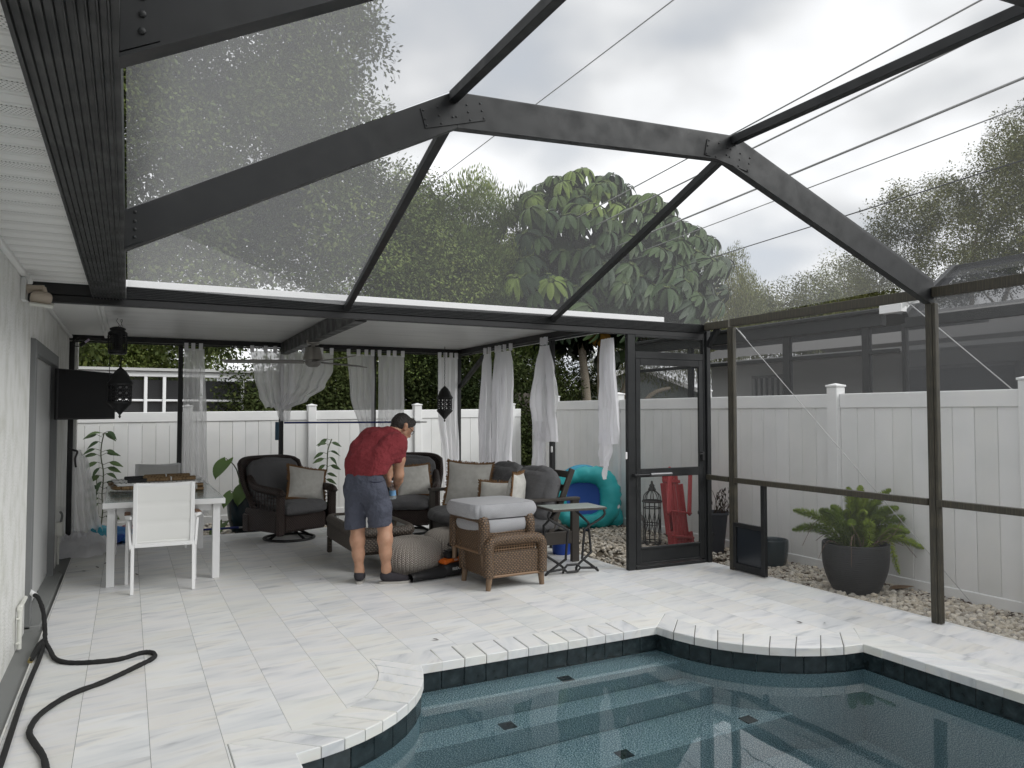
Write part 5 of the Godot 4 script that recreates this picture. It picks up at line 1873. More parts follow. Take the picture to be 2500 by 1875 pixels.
func build_plants() -> void:
	# two climbing stems on the back fence
	rng.seed = 301
	var lm := [leaf_mesh(0.165, 0.072, 0.5, Color(0.038, 0.066, 0.022)), leaf_mesh(0.15, 0.066, 0.65, Color(0.030, 0.052, 0.020)), leaf_mesh(0.18, 0.078, 0.35, Color(0.060, 0.098, 0.032))]
	for v in [[Vector3(-0.31, -0.1, -12.02), 1.42, 15, "tall leafy plant against the fence left of the white dining table"], [Vector3(2.74, -0.1, -11.98), 1.28, 11, "tall leafy plant against the fence between armchair and man"]]:
		var t := thing("climbing_plant", v[3], "plant", v[0], 0, "leafy stems on the back fence")
		var pts := []
		var lean := 0.0 if v[2] == 15 else 0.16
		for k in 9:
			var f := k / 8.0
			pts.append(Vector3(rn(-0.02, 0.02) + lean * (f - 0.4), f * v[1] * 0.97, rn(-0.01, 0.02)))
		var m := MB.new()
		m.tube(curve(pts, 3), 0.009, 6)
		if v[2] == 15: m.tube([Vector3(-0.07, 0, 0.0), Vector3(-0.06, 0.8, 0)], 0.006, 5)
		part("stem", m, M.stem, t)
		for k in v[2]:
			var f: float = 0.14 + 0.86 * k / (v[2] - 1)
			var at: Vector3 = pts[int(f * 8)]
			at.y = f * v[1] * 0.97
			for s in [-1, 1]:
				if rng.randf() < 0.12: continue
				at.y += rn(-0.03, 0.03)
				var a: float = (0.0 if s > 0 else PI) + rn(-1.1, 0.9)
				var d := Vector3(cos(a), rn(0.25, 0.6), absf(sin(a)) * 0.6 + 0.12)
				var st := MB.new()
				var e := at + d.normalized() * rn(0.04, 0.09)
				st.tube([at, e], 0.0035, 4)
				part("stalk", st, M.stem, t)
				part("leaf", lm[rng.randi() % 3], M.leaf, t, look(e, d + Vector3(rn(-0.2, 0.2), rn(-0.9, -0.25), 0), Vector3(rn(-0.5, 0.5), 0.6, rn(0.4, 1.0))))
	# pot with heart leaves left of the swivel chair
	var c := thing("potted_plant", "dark teal pot with big heart shaped leaves left of the brown swivel chair", "potted plant", Vector3(1.47, -0.11, -10.98))
	c.scale = Vector3.ONE * 1.12
	var m := MB.new()
	bowl(m, 0.235, 0.15, 0.46, 0.02)
	part("pot", m, M.pot_teal, c)
	part("soil", soil_disc(0.20, 0.41), M.soil, c)
	for q in [[-0.28, 0.93, 0.25, 0.26], [0.0, 0.76, 0.12, 0.25], [-0.07, 0.60, 0.16, 0.24], [-0.2, 0.53, 0.1, 0.2], [0.07, 0.64, 0.1, 0.22], [0.05, 0.42, 0.05, 0.17], [-0.30, 0.18, 0.12, 0.25], [0.22, 0.86, -0.05, 0.22], [0.12, 0.7, -0.1, 0.2]]:
		var top := Vector3(q[0], q[1], q[2])
		m = MB.new()
		m.tube(curve([Vector3(q[0] * 0.15, 0.42, 0), Vector3(q[0] * 0.5, q[1] * 0.8 + 0.06, q[2] * 0.4), top + Vector3(0, 0.02, 0)], 4), PackedFloat32Array([0.010, 0.009, 0.009, 0.008, 0.008, 0.007, 0.006, 0.005, 0.004]), 6)
		part("stalk", m, M.stem, c)
		m = MB.new()
		var tn := rn(0.8, 1.2)
		m.col = Color(0.085 * tn, 0.15 * tn, 0.034 * tn) if q[3] > 0.18 else Color(0.16, 0.2, 0.04)
		var s: float = q[3]
		m.grid(8, 8, func(u, w):
			var f: float = w
			var half := 0.42 * pow(sin(PI * clampf(0.14 + 0.86 * f, 0.0, 1.0)), 0.75) * s
			var x: float = (u - 0.5) * 2.0
			var lobe := -0.16 * s * absf(x) * (1.0 - f) * 1.6
			return Vector3(x * half, -0.5 * s * f * f - 0.03 * s * cos(x * 3.0), s * f * 0.95 + lobe))
		part("leaf", m, M.leaf, c, look(top, Vector3(q[0] * 1.2 - 0.25, -0.35, q[2] + 0.35)))
	# big black pot with the foxtail fern
	var f := thing("potted_fern", "big ribbed black pot of foxtail fern on the gravel behind the right post", "potted plant", Vector3(5.97, -0.11, -4.90))
	m = MB.new()
	bowl(m, 0.285, 0.165, 0.47, 0.035, 0.025)
	part("pot", m, M.pot, f)
	part("soil", soil_disc(0.24, 0.41), M.soil, f)
	rng.seed = 311
	var R := Vector3(0.894, 0, 0.448)
	var F := Vector3(0.448, 0, -0.894)
	var tips := [[-0.56, 0.30, 0.0, 0], [-0.55, 0.11, 0.06, 0], [-0.36, 0.31, -0.1, 0], [-0.28, 0.22, 0.1, 0], [-0.01, 0.50, 0.1, 0], [0.07, 0.42, 0.15, 0], [0.13, 0.43, 0.0, 0], [0.19, 0.36, 0.2, 0], [0.25, 0.40, 0.05, 0], [0.38, 0.48, 0.1, 0], [0.32, 0.33, -0.05, 0], [0.45, 0.31, 0.1, 0], [0.60, 0.20, 0.15, 0], [0.80, 0.06, 0.2, 0], [0.60, -0.04, -0.05, 0], [0.40, -0.28, 0.0, 1], [0.03, -0.10, -0.22, 1], [-0.1, 0.2, -0.15, 0], [0.05, 0.3, -0.1, 0], [-0.15, 0.32, 0.15, 0], [0.0, 0.26, 0.2, 0], [0.2, 0.24, -0.15, 0], [0.5, 0.10, 0.0, 0], [-0.2, 0.14, 0.2, 0], [0.15, 0.5, 0.2, 0]]
	for q in tips:
		var tip: Vector3 = R * q[0] + Vector3(0, 0.47 + q[1], 0) + F * q[2]
		var root := Vector3(q[0] * 0.15, 0.42, rn(-0.05, 0.05))
		var midp := root.lerp(tip, 0.5) + Vector3(0, (0.10 if q[3] == 0 else 0.26), 0) + R * (0.04 if q[3] else 0.0)
		var pts := curve([root, midp, tip], 16)
		m = MB.new()
		var g := rn(0.0, 1.0)
		var len := 0.0
		for j in pts.size() - 1: len += pts[j].distance_to(pts[j + 1])
		var thick := clampf(len * 0.11, 0.034, 0.054)
		m.col = Color(0.07, 0.09, 0.03)
		m.tube(pts, 0.003, 4)
		for j in range(1, pts.size()):
			var fr := float(j) / (pts.size() - 1)
			var tn: Vector3 = (pts[j] - pts[j - 1]).normalized()
			var th := thick * pow(sin(PI * clampf(0.12 + fr * 0.86, 0, 1)), 0.6)
			for s in 30:
				var d := Vector3(rng.randfn(), rng.randfn(), rng.randfn())
				d = (d - tn * d.dot(tn)).normalized()
				var t := rn(0.75, 1.25)
				m.col = Color(lerpf(0.17, 0.34, g) * t, lerpf(0.26, 0.44, g) * t, lerpf(0.04, 0.05, g) * t)
				_flat_leaf(m, pts[j - 1].lerp(pts[j], rng.randf()) + d * th * 0.15, (d + tn * rn(0.5, 1.0)).normalized(), tn, th * rn(0.9, 1.25), 0.009)
		part("frond", m, M.leaf, f)
	m = MB.new()
	for k in 16:
		var a := rn(0, TAU)
		var p0 := Vector3(cos(a) * 0.12, 0.42, sin(a) * 0.12)
		m.tube(curve([p0, p0 + Vector3(cos(a) * 0.2, rn(0.02, 0.3), sin(a) * 0.2), p0 + Vector3(cos(a) * rn(0.3, 0.5), rn(-0.1, 0.35), sin(a) * rn(0.2, 0.4))], 3), 0.0025, 4)
	part("dry_stems", m, mat(0.13, 0.08, 0.06, 0.9), f)
	# empty pots on the gravel
	m = MB.new()
	bowl(m, 0.165, 0.115, 0.31, 0.012)
	var pt := thing("plant_pot", "dark teal glazed pot on the gravel beside the animal door", "plant pot", Vector3(6.16, -0.11, -6.10))
	part("body", m, M.pot_teal, pt)
	part("soil", soil_disc(0.14, 0.24), M.soil, pt)
	m = MB.new()
	m.lathe([Vector2(0, 0), Vector2(0.115, 0), Vector2(0.115, 0), Vector2(0.165, 0.46), Vector2(0.178, 0.47), Vector2(0.178, 0.50), Vector2(0.165, 0.50), Vector2(0.155, 0.46), Vector2(0.14, 0.40)], 28)
	pt = thing("plant_pot", "tall tapered grey planter in front of the red chair behind the screen door", "plant pot", Vector3(6.17, -0.11, -7.03))
	part("body", m, M.pot_grey, pt)
	part("soil", soil_disc(0.14, 0.40), M.soil, pt)
	# withered twig plant by the corner post
	var w := thing("dry_plant", "small withered plant by the fence above the animal door", "plant", Vector3(6.25, -0.1, -7.0))
	m = MB.new()
	rng.seed = 321
	for k in 12:
		var p0 := Vector3(0, 0.1, 0)
		var top := Vector3(rn(-0.08, 0.08), rn(0.5, 0.78), rn(-0.08, 0.08))
		m.tube(curve([p0, Vector3(rn(-0.05, 0.05), 0.4, rn(-0.05, 0.05)), top, top + Vector3(rn(-0.1, 0.1), rn(-0.14, 0.02), rn(-0.06, 0.06))], 3), 0.004, 4)
	part("stems", m, M.dark_wood, w)
	m = MB.new()
	for k in 40:
		m.col = Color(0.03, 0.024, 0.018)
		_flat_leaf(m, Vector3(rn(-0.1, 0.1), rn(0.5, 0.78), rn(-0.08, 0.08)), Vector3(rn(-1, 1), -1.2, rn(-1, 1)).normalized(), Vector3(rn(-1, 1), 0.3, rn(-1, 1)), 0.07, 0.025)
	part("dry_leaves", m, M.leaf, w)
	# fallen leaf by the fence and bits on the deck
	m = MB.new()
	m.col = Color(0.22, 0.13, 0.06)
	leaf(m, Vector3.ZERO, Vector3(0.9, 0.1, 0.3), Vector3.UP, 0.26, 0.12, 0.05, 4)
	solo("fallen_leaf", m, M.leaf, "large dry brown leaf lying on the gravel at the fence", "leaf", Vector3(6.22, -0.05, -4.75))

# ---------------------------------------------------------------- furniture and small things
func soft(m: MB, ce: Vector3, s: Vector3, b := Basis.IDENTITY, rd := 0.06, puff := 0.02, wr := 0.004, sd := 1, n := 14) -> void:
	# a padded block: rounded edges, swollen faces, slight creases
	var z := noise(sd, 5.0, 3)
	var h := s / 2.0
	rd = minf(rd, minf(h.x, minf(h.y, h.z)) * 0.98)
	var f := func(d: Vector3) -> Vector3:
		var q := d * h
		var inn := Vector3(clampf(q.x, -h.x + rd, h.x - rd), clampf(q.y, -h.y + rd, h.y - rd), clampf(q.z, -h.z + rd, h.z - rd))
		var o := q - inn
		var p := inn + (o.normalized() * rd if o.length() > 1e-6 else Vector3.ZERO)
		var u := Vector3(1.0 - d.x * d.x, 1.0 - d.y * d.y, 1.0 - d.z * d.z)
		p += Vector3(d.x * puff * u.y * u.z, d.y * puff * u.x * u.z, d.z * puff * u.x * u.y)
		var nn := d.normalized()
		return p + nn * z.get_noise_3dv(p * 1.0) * wr
	var old := m.xf
	m.xf = m.xf * Transform3D(b, ce)
	for ax in 3:
		for sg in [-1.0, 1.0]:
			m.grid(n, n, func(u, w):
				var d := Vector3.ZERO
				d[ax] = sg
				var a: float = tan((u * 2.0 - 1.0) * PI / 4.0)
				d[(ax + 1) % 3] = a * sg
				d[(ax + 2) % 3] = tan((w * 2.0 - 1.0) * PI / 4.0)
				return f.call(d), Vector2(s[(ax + 1) % 3], s[(ax + 2) % 3]))
	m.xf = old

func pillow(called: String, label: String, w: float, h: float, x: Transform3D, sd: int, mt: Material = null) -> void:
	var p := thing(called, label, "pillow", Vector3.ZERO, 0, "fringed linen pillows")
	p.transform = x
	var z := noise(sd, 4.0, 3)
	var shape := func(u: float, v: float, s: float) -> Vector3:
		var px := (u * 2.0 - 1.0)
		var py := (v * 2.0 - 1.0)
		var t := pow(maxf((1.0 - pow(absf(px), 2.6)) * (1.0 - pow(absf(py), 2.6)), 0.0), 0.55) * 0.085
		var ix := px * w * 0.5 * (1.0 - 0.09 * (1.0 - py * py))
		var iy := py * h * 0.5 * (1.0 - 0.09 * (1.0 - px * px))
		return Vector3(ix, iy + h * 0.5, s * (t + 0.008 * z.get_noise_3d(ix * 2.0, iy * 2.0, s)))
	var m := MB.new()
	m.grid(22, 22, func(u, v): return shape.call(u, v, 1.0), Vector2(w, h))
	m.grid(22, 22, func(u, v): return shape.call(1.0 - u, v, -1.0), Vector2(w, h))
	part("cover", m, mt if mt else M.linen, p)
	m = MB.new()
	rng.seed = sd
	var ring := []
	for k in 97:
		var f := fposmod(k / 24.0, 4.0)
		var e := fposmod(f, 1.0)
		var uv: Vector2 = [Vector2(e, 0), Vector2(1, e), Vector2(1.0 - e, 1), Vector2(0, 1.0 - e)][int(f) % 4]
		ring.append(shape.call(uv.x, uv.y, 0.0))
	m.tube(ring, 0.012, 6, false)
	for k in 96:
		var a: Vector3 = ring[k]
		var d := (a - Vector3(0, h / 2, 0)).normalized()
		for j in 3:
			var at: Vector3 = a.lerp(ring[k + 1], rng.randf())
			m.tube([at, at + d * rn(0.022, 0.036) + Vector3(rn(-0.008, 0.008), rn(-0.008, 0.004), rn(-0.010, 0.010))], PackedFloat32Array([0.007, 0.004]), 4, false)
	part("fringe", m, M.fringe, p)

func swivel_chair(label: String, at: Vector3, turn: float) -> Node3D:
	var c := thing("swivel_armchair", label, "armchair", at, turn, "brown wicker swivel armchairs")
	var m := MB.new()
	# ring base on the floor with crossed feet and a post
	var ring := []
	for k in 33: ring.append(Vector3(cos(TAU * k / 32.0) * 0.30, 0.018, sin(TAU * k / 32.0) * 0.30))
	m.tube(ring, 0.016, 8, false)
	m.tube(curve([Vector3(-0.30, 0.018, 0), Vector3(-0.15, 0.09, 0), Vector3(0, 0.12, 0), Vector3(0.15, 0.09, 0), Vector3(0.30, 0.018, 0)], 5), 0.016, 8)
	m.tube(curve([Vector3(0, 0.018, -0.30), Vector3(0, 0.09, -0.15), Vector3(0, 0.12, 0), Vector3(0, 0.09, 0.15), Vector3(0, 0.018, 0.30)], 5), 0.016, 8)
	m.tube([Vector3(0, 0.10, 0), Vector3(0, 0.20, 0)], 0.04, 10)
	part("swivel_base", m, M.black, c)
	# body: a woven box, wider than deep, with skirt
	m = MB.new()
	m.box(Vector3(0, 0.235, 0.02), Vector3(0.64, 0.21, 0.60), Basis.IDENTITY, 0.03)
	part("seat_box", m, M.wicker_dark, c)
	# arms: front panel, outer face, rolled top; open lattice below the top
	for s in [-1.0, 1.0]:
		m = MB.new()
		m.box(Vector3(s * 0.385, 0.36, 0.335), Vector3(0.115, 0.50, 0.06), Basis.IDENTITY, 0.022)
		m.box(Vector3(s * 0.40, 0.27, 0.0), Vector3(0.05, 0.26, 0.62), Basis.IDENTITY, 0.015)
		m.box(Vector3(s * 0.385, 0.225, -0.28), Vector3(0.10, 0.22, 0.14), Basis.IDENTITY, 0.02)
		part("arm_panel", m, M.wicker_dark, c)
		m = MB.new()
		m.tube(curve([Vector3(s * 0.385, 0.57, 0.365), Vector3(s * 0.39, 0.615, 0.32), Vector3(s * 0.40, 0.63, 0.1), Vector3(s * 0.39, 0.66, -0.15), Vector3(s * 0.37, 0.76, -0.30)], 5), 0.047, 10)
		part("arm_rest", m, M.wicker_dark, c)
		m = MB.new()
		for k in 9:
			var z := 0.29 - k * 0.06
			m.tube([Vector3(s * 0.405, 0.38, z), Vector3(s * 0.40, 0.60, z)], 0.006, 5, false)
		for k in 4: m.tube([Vector3(s * 0.405, 0.42 + k * 0.042, 0.31), Vector3(s * 0.40, 0.42 + k * 0.045, -0.26)], 0.005, 5, false)
		part("lattice", m, M.strand_dark, c)
	# back: wing shaped shell
	m = MB.new()
	var back := func(u: float, v: float, o: float) -> Vector3:
		var a := lerpf(-1.0, 1.0, u)
		var hh := 0.62 + 0.30 * (1.0 - 0.16 * pow(absf(a), 5.0))
		var y := lerpf(0.30, hh + 0.06, v)
		var x := a * lerpf(0.37, 0.46, smoothstep(0.0, 0.8, v)) * (1.0 - 0.06 * v * v)
		var z := -0.30 - 0.20 * v + 0.16 * pow(absf(a), 3.0) * (1.0 - 0.3 * v)
		return Vector3(x, y, z + o)
	m.grid(20, 12, func(u, v): return back.call(u, v, 0.0), Vector2(0.9, 0.75))
	m.grid(20, 12, func(u, v): return back.call(1.0 - u, v, -0.045), Vector2(0.9, 0.75))
	part("back", m, M.wicker_dark, c)
	m = MB.new()
	var rim := []
	for k in 11: rim.append(back.call(0.0, k / 10.0 * 0.98, -0.02))
	for k in range(1, 20): rim.append(back.call(k / 20.0, 1.0, -0.02))
	for k in 11: rim.append(back.call(1.0, (1.0 - k / 10.0) * 0.98 + 0.0, -0.02))
	m.tube(rim, 0.034, 10)
	part("back_rim", m, M.wicker_dark, c)
	m = MB.new()
	soft(m, Vector3(0, 0.405, 0.05), Vector3(0.62, 0.145, 0.62), Basis.IDENTITY, 0.055, 0.025, 0.008, 4)
	part("seat_cushion", m, M.cushion, c)
	m = MB.new()
	soft(m, Vector3(0, 0.695, -0.29), Vector3(0.70, 0.52, 0.17), Basis(Vector3.RIGHT, -0.30), 0.085, 0.04, 0.01, 5)
	part("back_cushion", m, M.cushion, c)
	return c

func build_sofa() -> void:
	# faces -x; origin on the floor under the middle of the seat
	var s := thing("loveseat", "dark brown metal loveseat with charcoal cushions facing the coffee table", "sofa", Vector3(3.72, 0, -7.68))
	var L := 1.60
	var m: MB
	for e in [-1.0, 1.0]:
		var z: float = e * (L / 2.0 - 0.035)
		m = MB.new()
		m.box(Vector3(-0.53, 0.33, z), Vector3(0.06, 0.66, 0.045), Basis.IDENTITY, 0.004)
		part("leg", m, M.frame_brown, s)
		m = MB.new()
		m.box(Vector3(0.48, 0.33, z), Vector3(0.085, 0.66, 0.05), Basis.IDENTITY, 0.004)
		part("leg", m, M.frame_brown, s)
		m = MB.new()
		m.box(Vector3(-0.02, 0.655, z), Vector3(1.09, 0.032, 0.085), Basis.IDENTITY, 0.005)
		part("arm_rest", m, M.frame_brown, s)
		m = MB.new()
		m.span(Vector3(0.16, 0.20, z - e * 0.03), Vector3(0.47, 0.96, z - e * 0.03), 0.035, 0.06, 0.004)
		part("back_post", m, M.frame_brown, s)
		m = MB.new()
		m.box(Vector3(0.02, 0.255, z), Vector3(0.94, 0.13, 0.035), Basis.IDENTITY, 0.004)
		part("side_rail", m, M.frame_brown, s)
	m = MB.new()
	m.box(Vector3(-0.52, 0.255, 0), Vector3(0.035, 0.12, L - 0.12), Basis.IDENTITY, 0.004)
	m.box(Vector3(0.42, 0.255, 0), Vector3(0.035, 0.12, L - 0.12), Basis.IDENTITY, 0.004)
	for k in 5: m.box(Vector3(-0.02, 0.27, -0.6 + k * 0.3), Vector3(0.86, 0.03, 0.05), Basis.IDENTITY, 0.004)
	part("seat_frame", m, M.frame_brown, s)
	m = MB.new()
	for k in 4: m.span(Vector3(0.28 + k * 0.055, 0.48 + k * 0.14, -L / 2.0 + 0.08), Vector3(0.28 + k * 0.055, 0.48 + k * 0.14, L / 2.0 - 0.08), 0.02, 0.07, 0.004)
	part("back_slats", m, M.frame_brown, s)
	for e in [-1.0, 1.0]:
		m = MB.new()
		soft(m, Vector3(-0.14, 0.385, e * 0.375), Vector3(0.94, 0.17, 0.735), Basis.IDENTITY, 0.075, 0.035, 0.012, int(7 + e))
		part("seat_cushion", m, M.cushion, s)
		m = MB.new()
		soft(m, Vector3(0.20, 0.675, e * 0.375), Vector3(0.23, 0.54, 0.75), Basis(Vector3.BACK, -0.34), 0.11, 0.05, 0.016, int(17 + e))
		part("back_cushion", m, M.cushion, s)

func ottoman_mesh() -> Node3D:
	# woven stool with arched end panels; the ends stand at local z = +-
	var o := thing("wicker_ottoman", "brown wicker ottoman standing on the deck, its arched end towards the pool", "ottoman", Vector3.ZERO, 0, "brown wicker ottomans")
	var W := 0.63
	var D := 0.60
	for s in [-1.0, 1.0]:
		var z: float = s * (D / 2.0 - 0.06)
		var m := MB.new()
		# rolled arch: up one side, over, down the other
		var arch := curve([Vector3(-W / 2 + 0.045, 0.12, z), Vector3(-W / 2 + 0.042, 0.30, z), Vector3(-W / 2 + 0.05, 0.385, z), Vector3(-W / 2 + 0.11, 0.425, z), Vector3(0, 0.43, z), Vector3(W / 2 - 0.11, 0.425, z), Vector3(W / 2 - 0.05, 0.385, z), Vector3(W / 2 - 0.042, 0.30, z), Vector3(W / 2 - 0.045, 0.12, z)], 5)
		for k in arch.size():
			pass
		m.tube(arch, 0.05, 12)
		part("arch", m, M.wicker, o)
		m = MB.new()
		m.box(Vector3(0, 0.225, z - s * 0.004), Vector3(W - 0.12, 0.21, 0.035), Basis.IDENTITY, 0.008)
		part("end_panel", m, M.wicker, o)
		m = MB.new()
		for k in 17: m.tube([Vector3(-W / 2 + 0.09 + k * 0.0265, 0.32, z), Vector3(-W / 2 + 0.09 + k * 0.0265, 0.40, z)], 0.005, 5, false)
		m.tube([Vector3(-W / 2 + 0.07, 0.347, z), Vector3(W / 2 - 0.07, 0.347, z)], 0.005, 5, false)
		m.tube([Vector3(-W / 2 + 0.07, 0.372, z), Vector3(W / 2 - 0.07, 0.372, z)], 0.004, 5, false)
		part("lattice", m, M.strand, o)
		m = MB.new()
		m.tube([Vector3(-W / 2 + 0.06, 0.118, z + s * 0.012), Vector3(W / 2 - 0.06, 0.118, z + s * 0.012)], 0.013, 8)
		part("rail", m, M.strand, o)
		for e in [-1.0, 1.0]:
			m = MB.new()
			m.tube([Vector3(e * (W / 2 - 0.055), 0.15, z), Vector3(e * (W / 2 - 0.04), 0.0, z)], PackedFloat32Array([0.031, 0.022]), 12)
			part("leg", m, M.wicker_leg, o)
	var m: MB
	for s in [-1.0, 1.0]:
		m = MB.new()
		m.box(Vector3(s * (W / 2 - 0.05), 0.205, 0), Vector3(0.03, 0.20, D - 0.16), Basis.IDENTITY, 0.008)
		part("side_panel", m, M.wicker, o)
	m = MB.new()
	m.box(Vector3(0, 0.29, 0), Vector3(W - 0.11, 0.03, D - 0.16), Basis.IDENTITY, 0.008)
	part("seat", m, M.wicker, o)
	return o

func striped(label: String, at: Vector3, s: Vector3, turn: float, sd: int) -> void:
	var c := thing("striped_cushion", label, "cushion", at, turn, "thin striped cushions on the ottoman")
	var z := noise(sd, 9.0, 3)
	var m := MB.new()
	var h := s / 2.0
	# boxed cushion: flat top and bottom, gathered sides
	m.grid(64, 12, func(u, v):
		var a: float = u * TAU
		var cx := signf(cos(a)) * pow(absf(cos(a)), 0.32)
		var cz := signf(-sin(a)) * pow(absf(sin(a)), 0.32)
		var f: float = v * 2.0 - 1.0
		var bul: float = 1.0 + 0.055 * (1.0 - f * f)
		var gather: float = 0.006 * sin(u * 190.0 + 3.0 * z.get_noise_2d(u * 9.0, 0)) * (1.0 - f * f) * absf(z.get_noise_2d(u * 3.0, 5.0)) * 4.0
		return Vector3(cx * (h.x * 0.965 * bul + gather), f * h.y * 0.86 + h.y, cz * (h.z * 0.965 * bul + gather)), Vector2(2.0, 0.16), true)
	part("side", m, M.stripe, c)
	m = MB.new()
	for sg in [1.0, -1.0]:
		m.grid(24, 10, func(u, v):
			var a: float = u * TAU * sg
			var r: float = 1.0 - v
			var cx := signf(cos(a)) * pow(absf(cos(a)), 0.32) * r
			var cz := signf(-sin(a)) * pow(absf(sin(a)), 0.32) * r
			return Vector3(cx * h.x * 0.965, h.y + sg * (h.y * 0.86 + 0.024 * (1.0 - pow(r, 3.0)) + 0.004 * z.get_noise_2d(cx * 2.0, cz * 2.0)), cz * h.z * 0.965), Vector2(1, 1), true)
	part("top", m, M.stripe_top, c)

func build_tables() -> void:
	# white dining table with grey glass top
	var t := thing("dining_table", "white dining table with grey green glass top by the house wall", "table", Vector3(0.32, 0, -8.64))
	var m := MB.new()
	m.box(Vector3(0, 0.727, 0), Vector3(1.02, 0.052, 1.96), Basis.IDENTITY, 0.004)
	part("tabletop_frame", m, M.white_paint, t)
	m = MB.new()
	for k in 4: m.box(Vector3(0, 0.754, -0.728 + k * 0.485), Vector3(0.985, 0.006, 0.475), Basis.IDENTITY, 0.001)
	part("glass_panel", m, M.table_glass, t)
	m = MB.new()
	m.box(Vector3(0, 0.665, 0.86), Vector3(0.80, 0.065, 0.03), Basis.IDENTITY, 0.003)
	m.box(Vector3(0, 0.665, -0.86), Vector3(0.80, 0.065, 0.03), Basis.IDENTITY, 0.003)
	m.box(Vector3(0.44, 0.665, 0), Vector3(0.03, 0.065, 1.66), Basis.IDENTITY, 0.003)
	m.box(Vector3(-0.44, 0.665, 0), Vector3(0.03, 0.065, 1.66), Basis.IDENTITY, 0.003)
	part("apron", m, M.white_paint, t)
	for x in [-1.0, 1.0]:
		for z in [-1.0, 1.0]:
			m = MB.new()
			m.box(Vector3(x * 0.44, 0.35, z * 0.88), Vector3(0.066, 0.70, 0.066), Basis.IDENTITY, 0.004)
			part("leg", m, M.white_paint, t)
	# white sling chairs
	var c := thing("dining_chair", "white sling dining chair with wooden armrests, back towards the camera", "chair", Vector3(0.295, 0, -7.60), 0, "white dining chairs")
	for s in [-1.0, 1.0]:
		m = MB.new()
		m.span(Vector3(s * 0.243, 0.0, 0.27), Vector3(s * 0.243, 0.42, 0.215), 0.028, 0.028, 0.003, Vector3.BACK)
		m.span(Vector3(s * 0.228, 0.40, 0.215), Vector3(s * 0.228, 0.945, 0.27), 0.034, 0.032, 0.003, Vector3.BACK)
		part("rear_leg", m, M.white_paint, c)
		m = MB.new()
		m.box(Vector3(s * 0.285, 0.31, -0.20), Vector3(0.028, 0.62, 0.045), Basis.IDENTITY, 0.003)
		part("front_leg", m, M.white_paint, c)
		m = MB.new()
		m.span(Vector3(s * 0.285, 0.628, -0.24), Vector3(s * 0.285, 0.652, 0.20), 0.045, 0.026, 0.006)
		m.span(Vector3(s * 0.285, 0.652, 0.19), Vector3(s * 0.245, 0.645, 0.235), 0.045, 0.03, 0.006)
		m.span(Vector3(s * 0.275, 0.62, 0.2), Vector3(s * 0.258, 0.38, 0.225), 0.022, 0.022, 0.003, Vector3.BACK)
		var ar := part("arm_rest", m, M.white_paint, c)
		m = MB.new()
		m.span(Vector3(s * 0.285, 0.645, -0.24), Vector3(s * 0.285, 0.667, 0.17), 0.05, 0.012, 0.004)
		part("wooden_cap", m, M.teak, ar)
		m = MB.new()
		m.span(Vector3(s * 0.25, 0.42, 0.22), Vector3(s * 0.25, 0.43, -0.22), 0.028, 0.032, 0.003)
		part("seat_rail", m, M.white_paint, c)
	m = MB.new()
	for k in 10:
		var a := -0.228 + 0.0456 * k
		m.span(Vector3(a, 0.935 - 0.012 * sin(PI * k / 10.0), 0.268 - 0.02 * sin(PI * k / 10.0)), Vector3(a + 0.0456, 0.935 - 0.012 * sin(PI * (k + 1) / 10.0), 0.268 - 0.02 * sin(PI * (k + 1) / 10.0)), 0.024, 0.028)
	part("top_rail", m, M.white_paint, c)
	m = MB.new()
	m.box(Vector3(0, 0.405, 0.22), Vector3(0.46, 0.035, 0.03), Basis.IDENTITY, 0.003)
	part("cross_rail", m, M.white_paint, c)
	m = MB.new()
	m.grid(12, 24, func(u, v):
		var f: float = fposmod(v * 3.0, 1.0)
		var quilt: float = 0.006 * pow(sin(PI * clampf(f, 0.0, 1.0)), 0.35)
		return Vector3((u - 0.5) * 0.425, 0.435 + 0.49 * v, 0.220 + 0.052 * v - 0.014 * sin(PI * u) + quilt), Vector2(0.43, 0.5))
	m.grid(12, 8, func(u, v): return Vector3((0.5 - u) * 0.425, 0.435 + 0.49 * v, 0.214 + 0.052 * v - 0.014 * sin(PI * u)), Vector2(0.43, 0.5))
	part("back_sling", m, M.sling, c)
	m = MB.new()
	m.box(Vector3(0, 0.43, 0.0), Vector3(0.47, 0.016, 0.44), Basis.IDENTITY, 0.004)
	part("seat_sling", m, M.sling, c)
	copy(c, "white sling dining chair at the far end of the table, mostly hidden", Vector3(0.33, 0, -9.80), 180)
	# two folded frames with pierced white edging lying on the table
	for k in 2:
		var f := thing("folded_frame", ["folded wooden frame with pierced white edging, nearer one on the dining table", "folded wooden frame with pierced white edging, further one on the dining table"][k], "folded frame", Vector3(0.30 - 0.03 * k, 0.757 + 0.0 * k, -8.62 - 0.40 * k), 6.0, "folded wooden frames on the table")
		m = MB.new()
		m.span(Vector3(-0.37, 0.055, 0.13), Vector3(0.33, 0.055, 0.13), 0.035, 0.045, 0.012)
		m.span(Vector3(-0.37, 0.055, -0.13), Vector3(0.33, 0.055, -0.13), 0.035, 0.045, 0.012)
		m.tube(curve([Vector3(-0.37, 0.055, 0.13), Vector3(-0.42, 0.055, 0.09), Vector3(-0.42, 0.055, -0.09), Vector3(-0.37, 0.055, -0.13)], 4), 0.02, 8)
		part("side_bar", m, M.wood, f)
		m = MB.new()
		m.span(Vector3(-0.14, 0.115, 0.03), Vector3(0.34, 0.115, 0.03), 0.035, 0.03, 0.010)
		m.span(Vector3(-0.10, 0.118, -0.09), Vector3(0.36, 0.118, -0.09), 0.035, 0.03, 0.010)
		part("top_bar", m, M.wood, f)
		m = MB.new()
		m.span(Vector3(-0.30, 0.112, 0.03), Vector3(-0.12, 0.115, 0.03), 0.035, 0.034, 0.006)
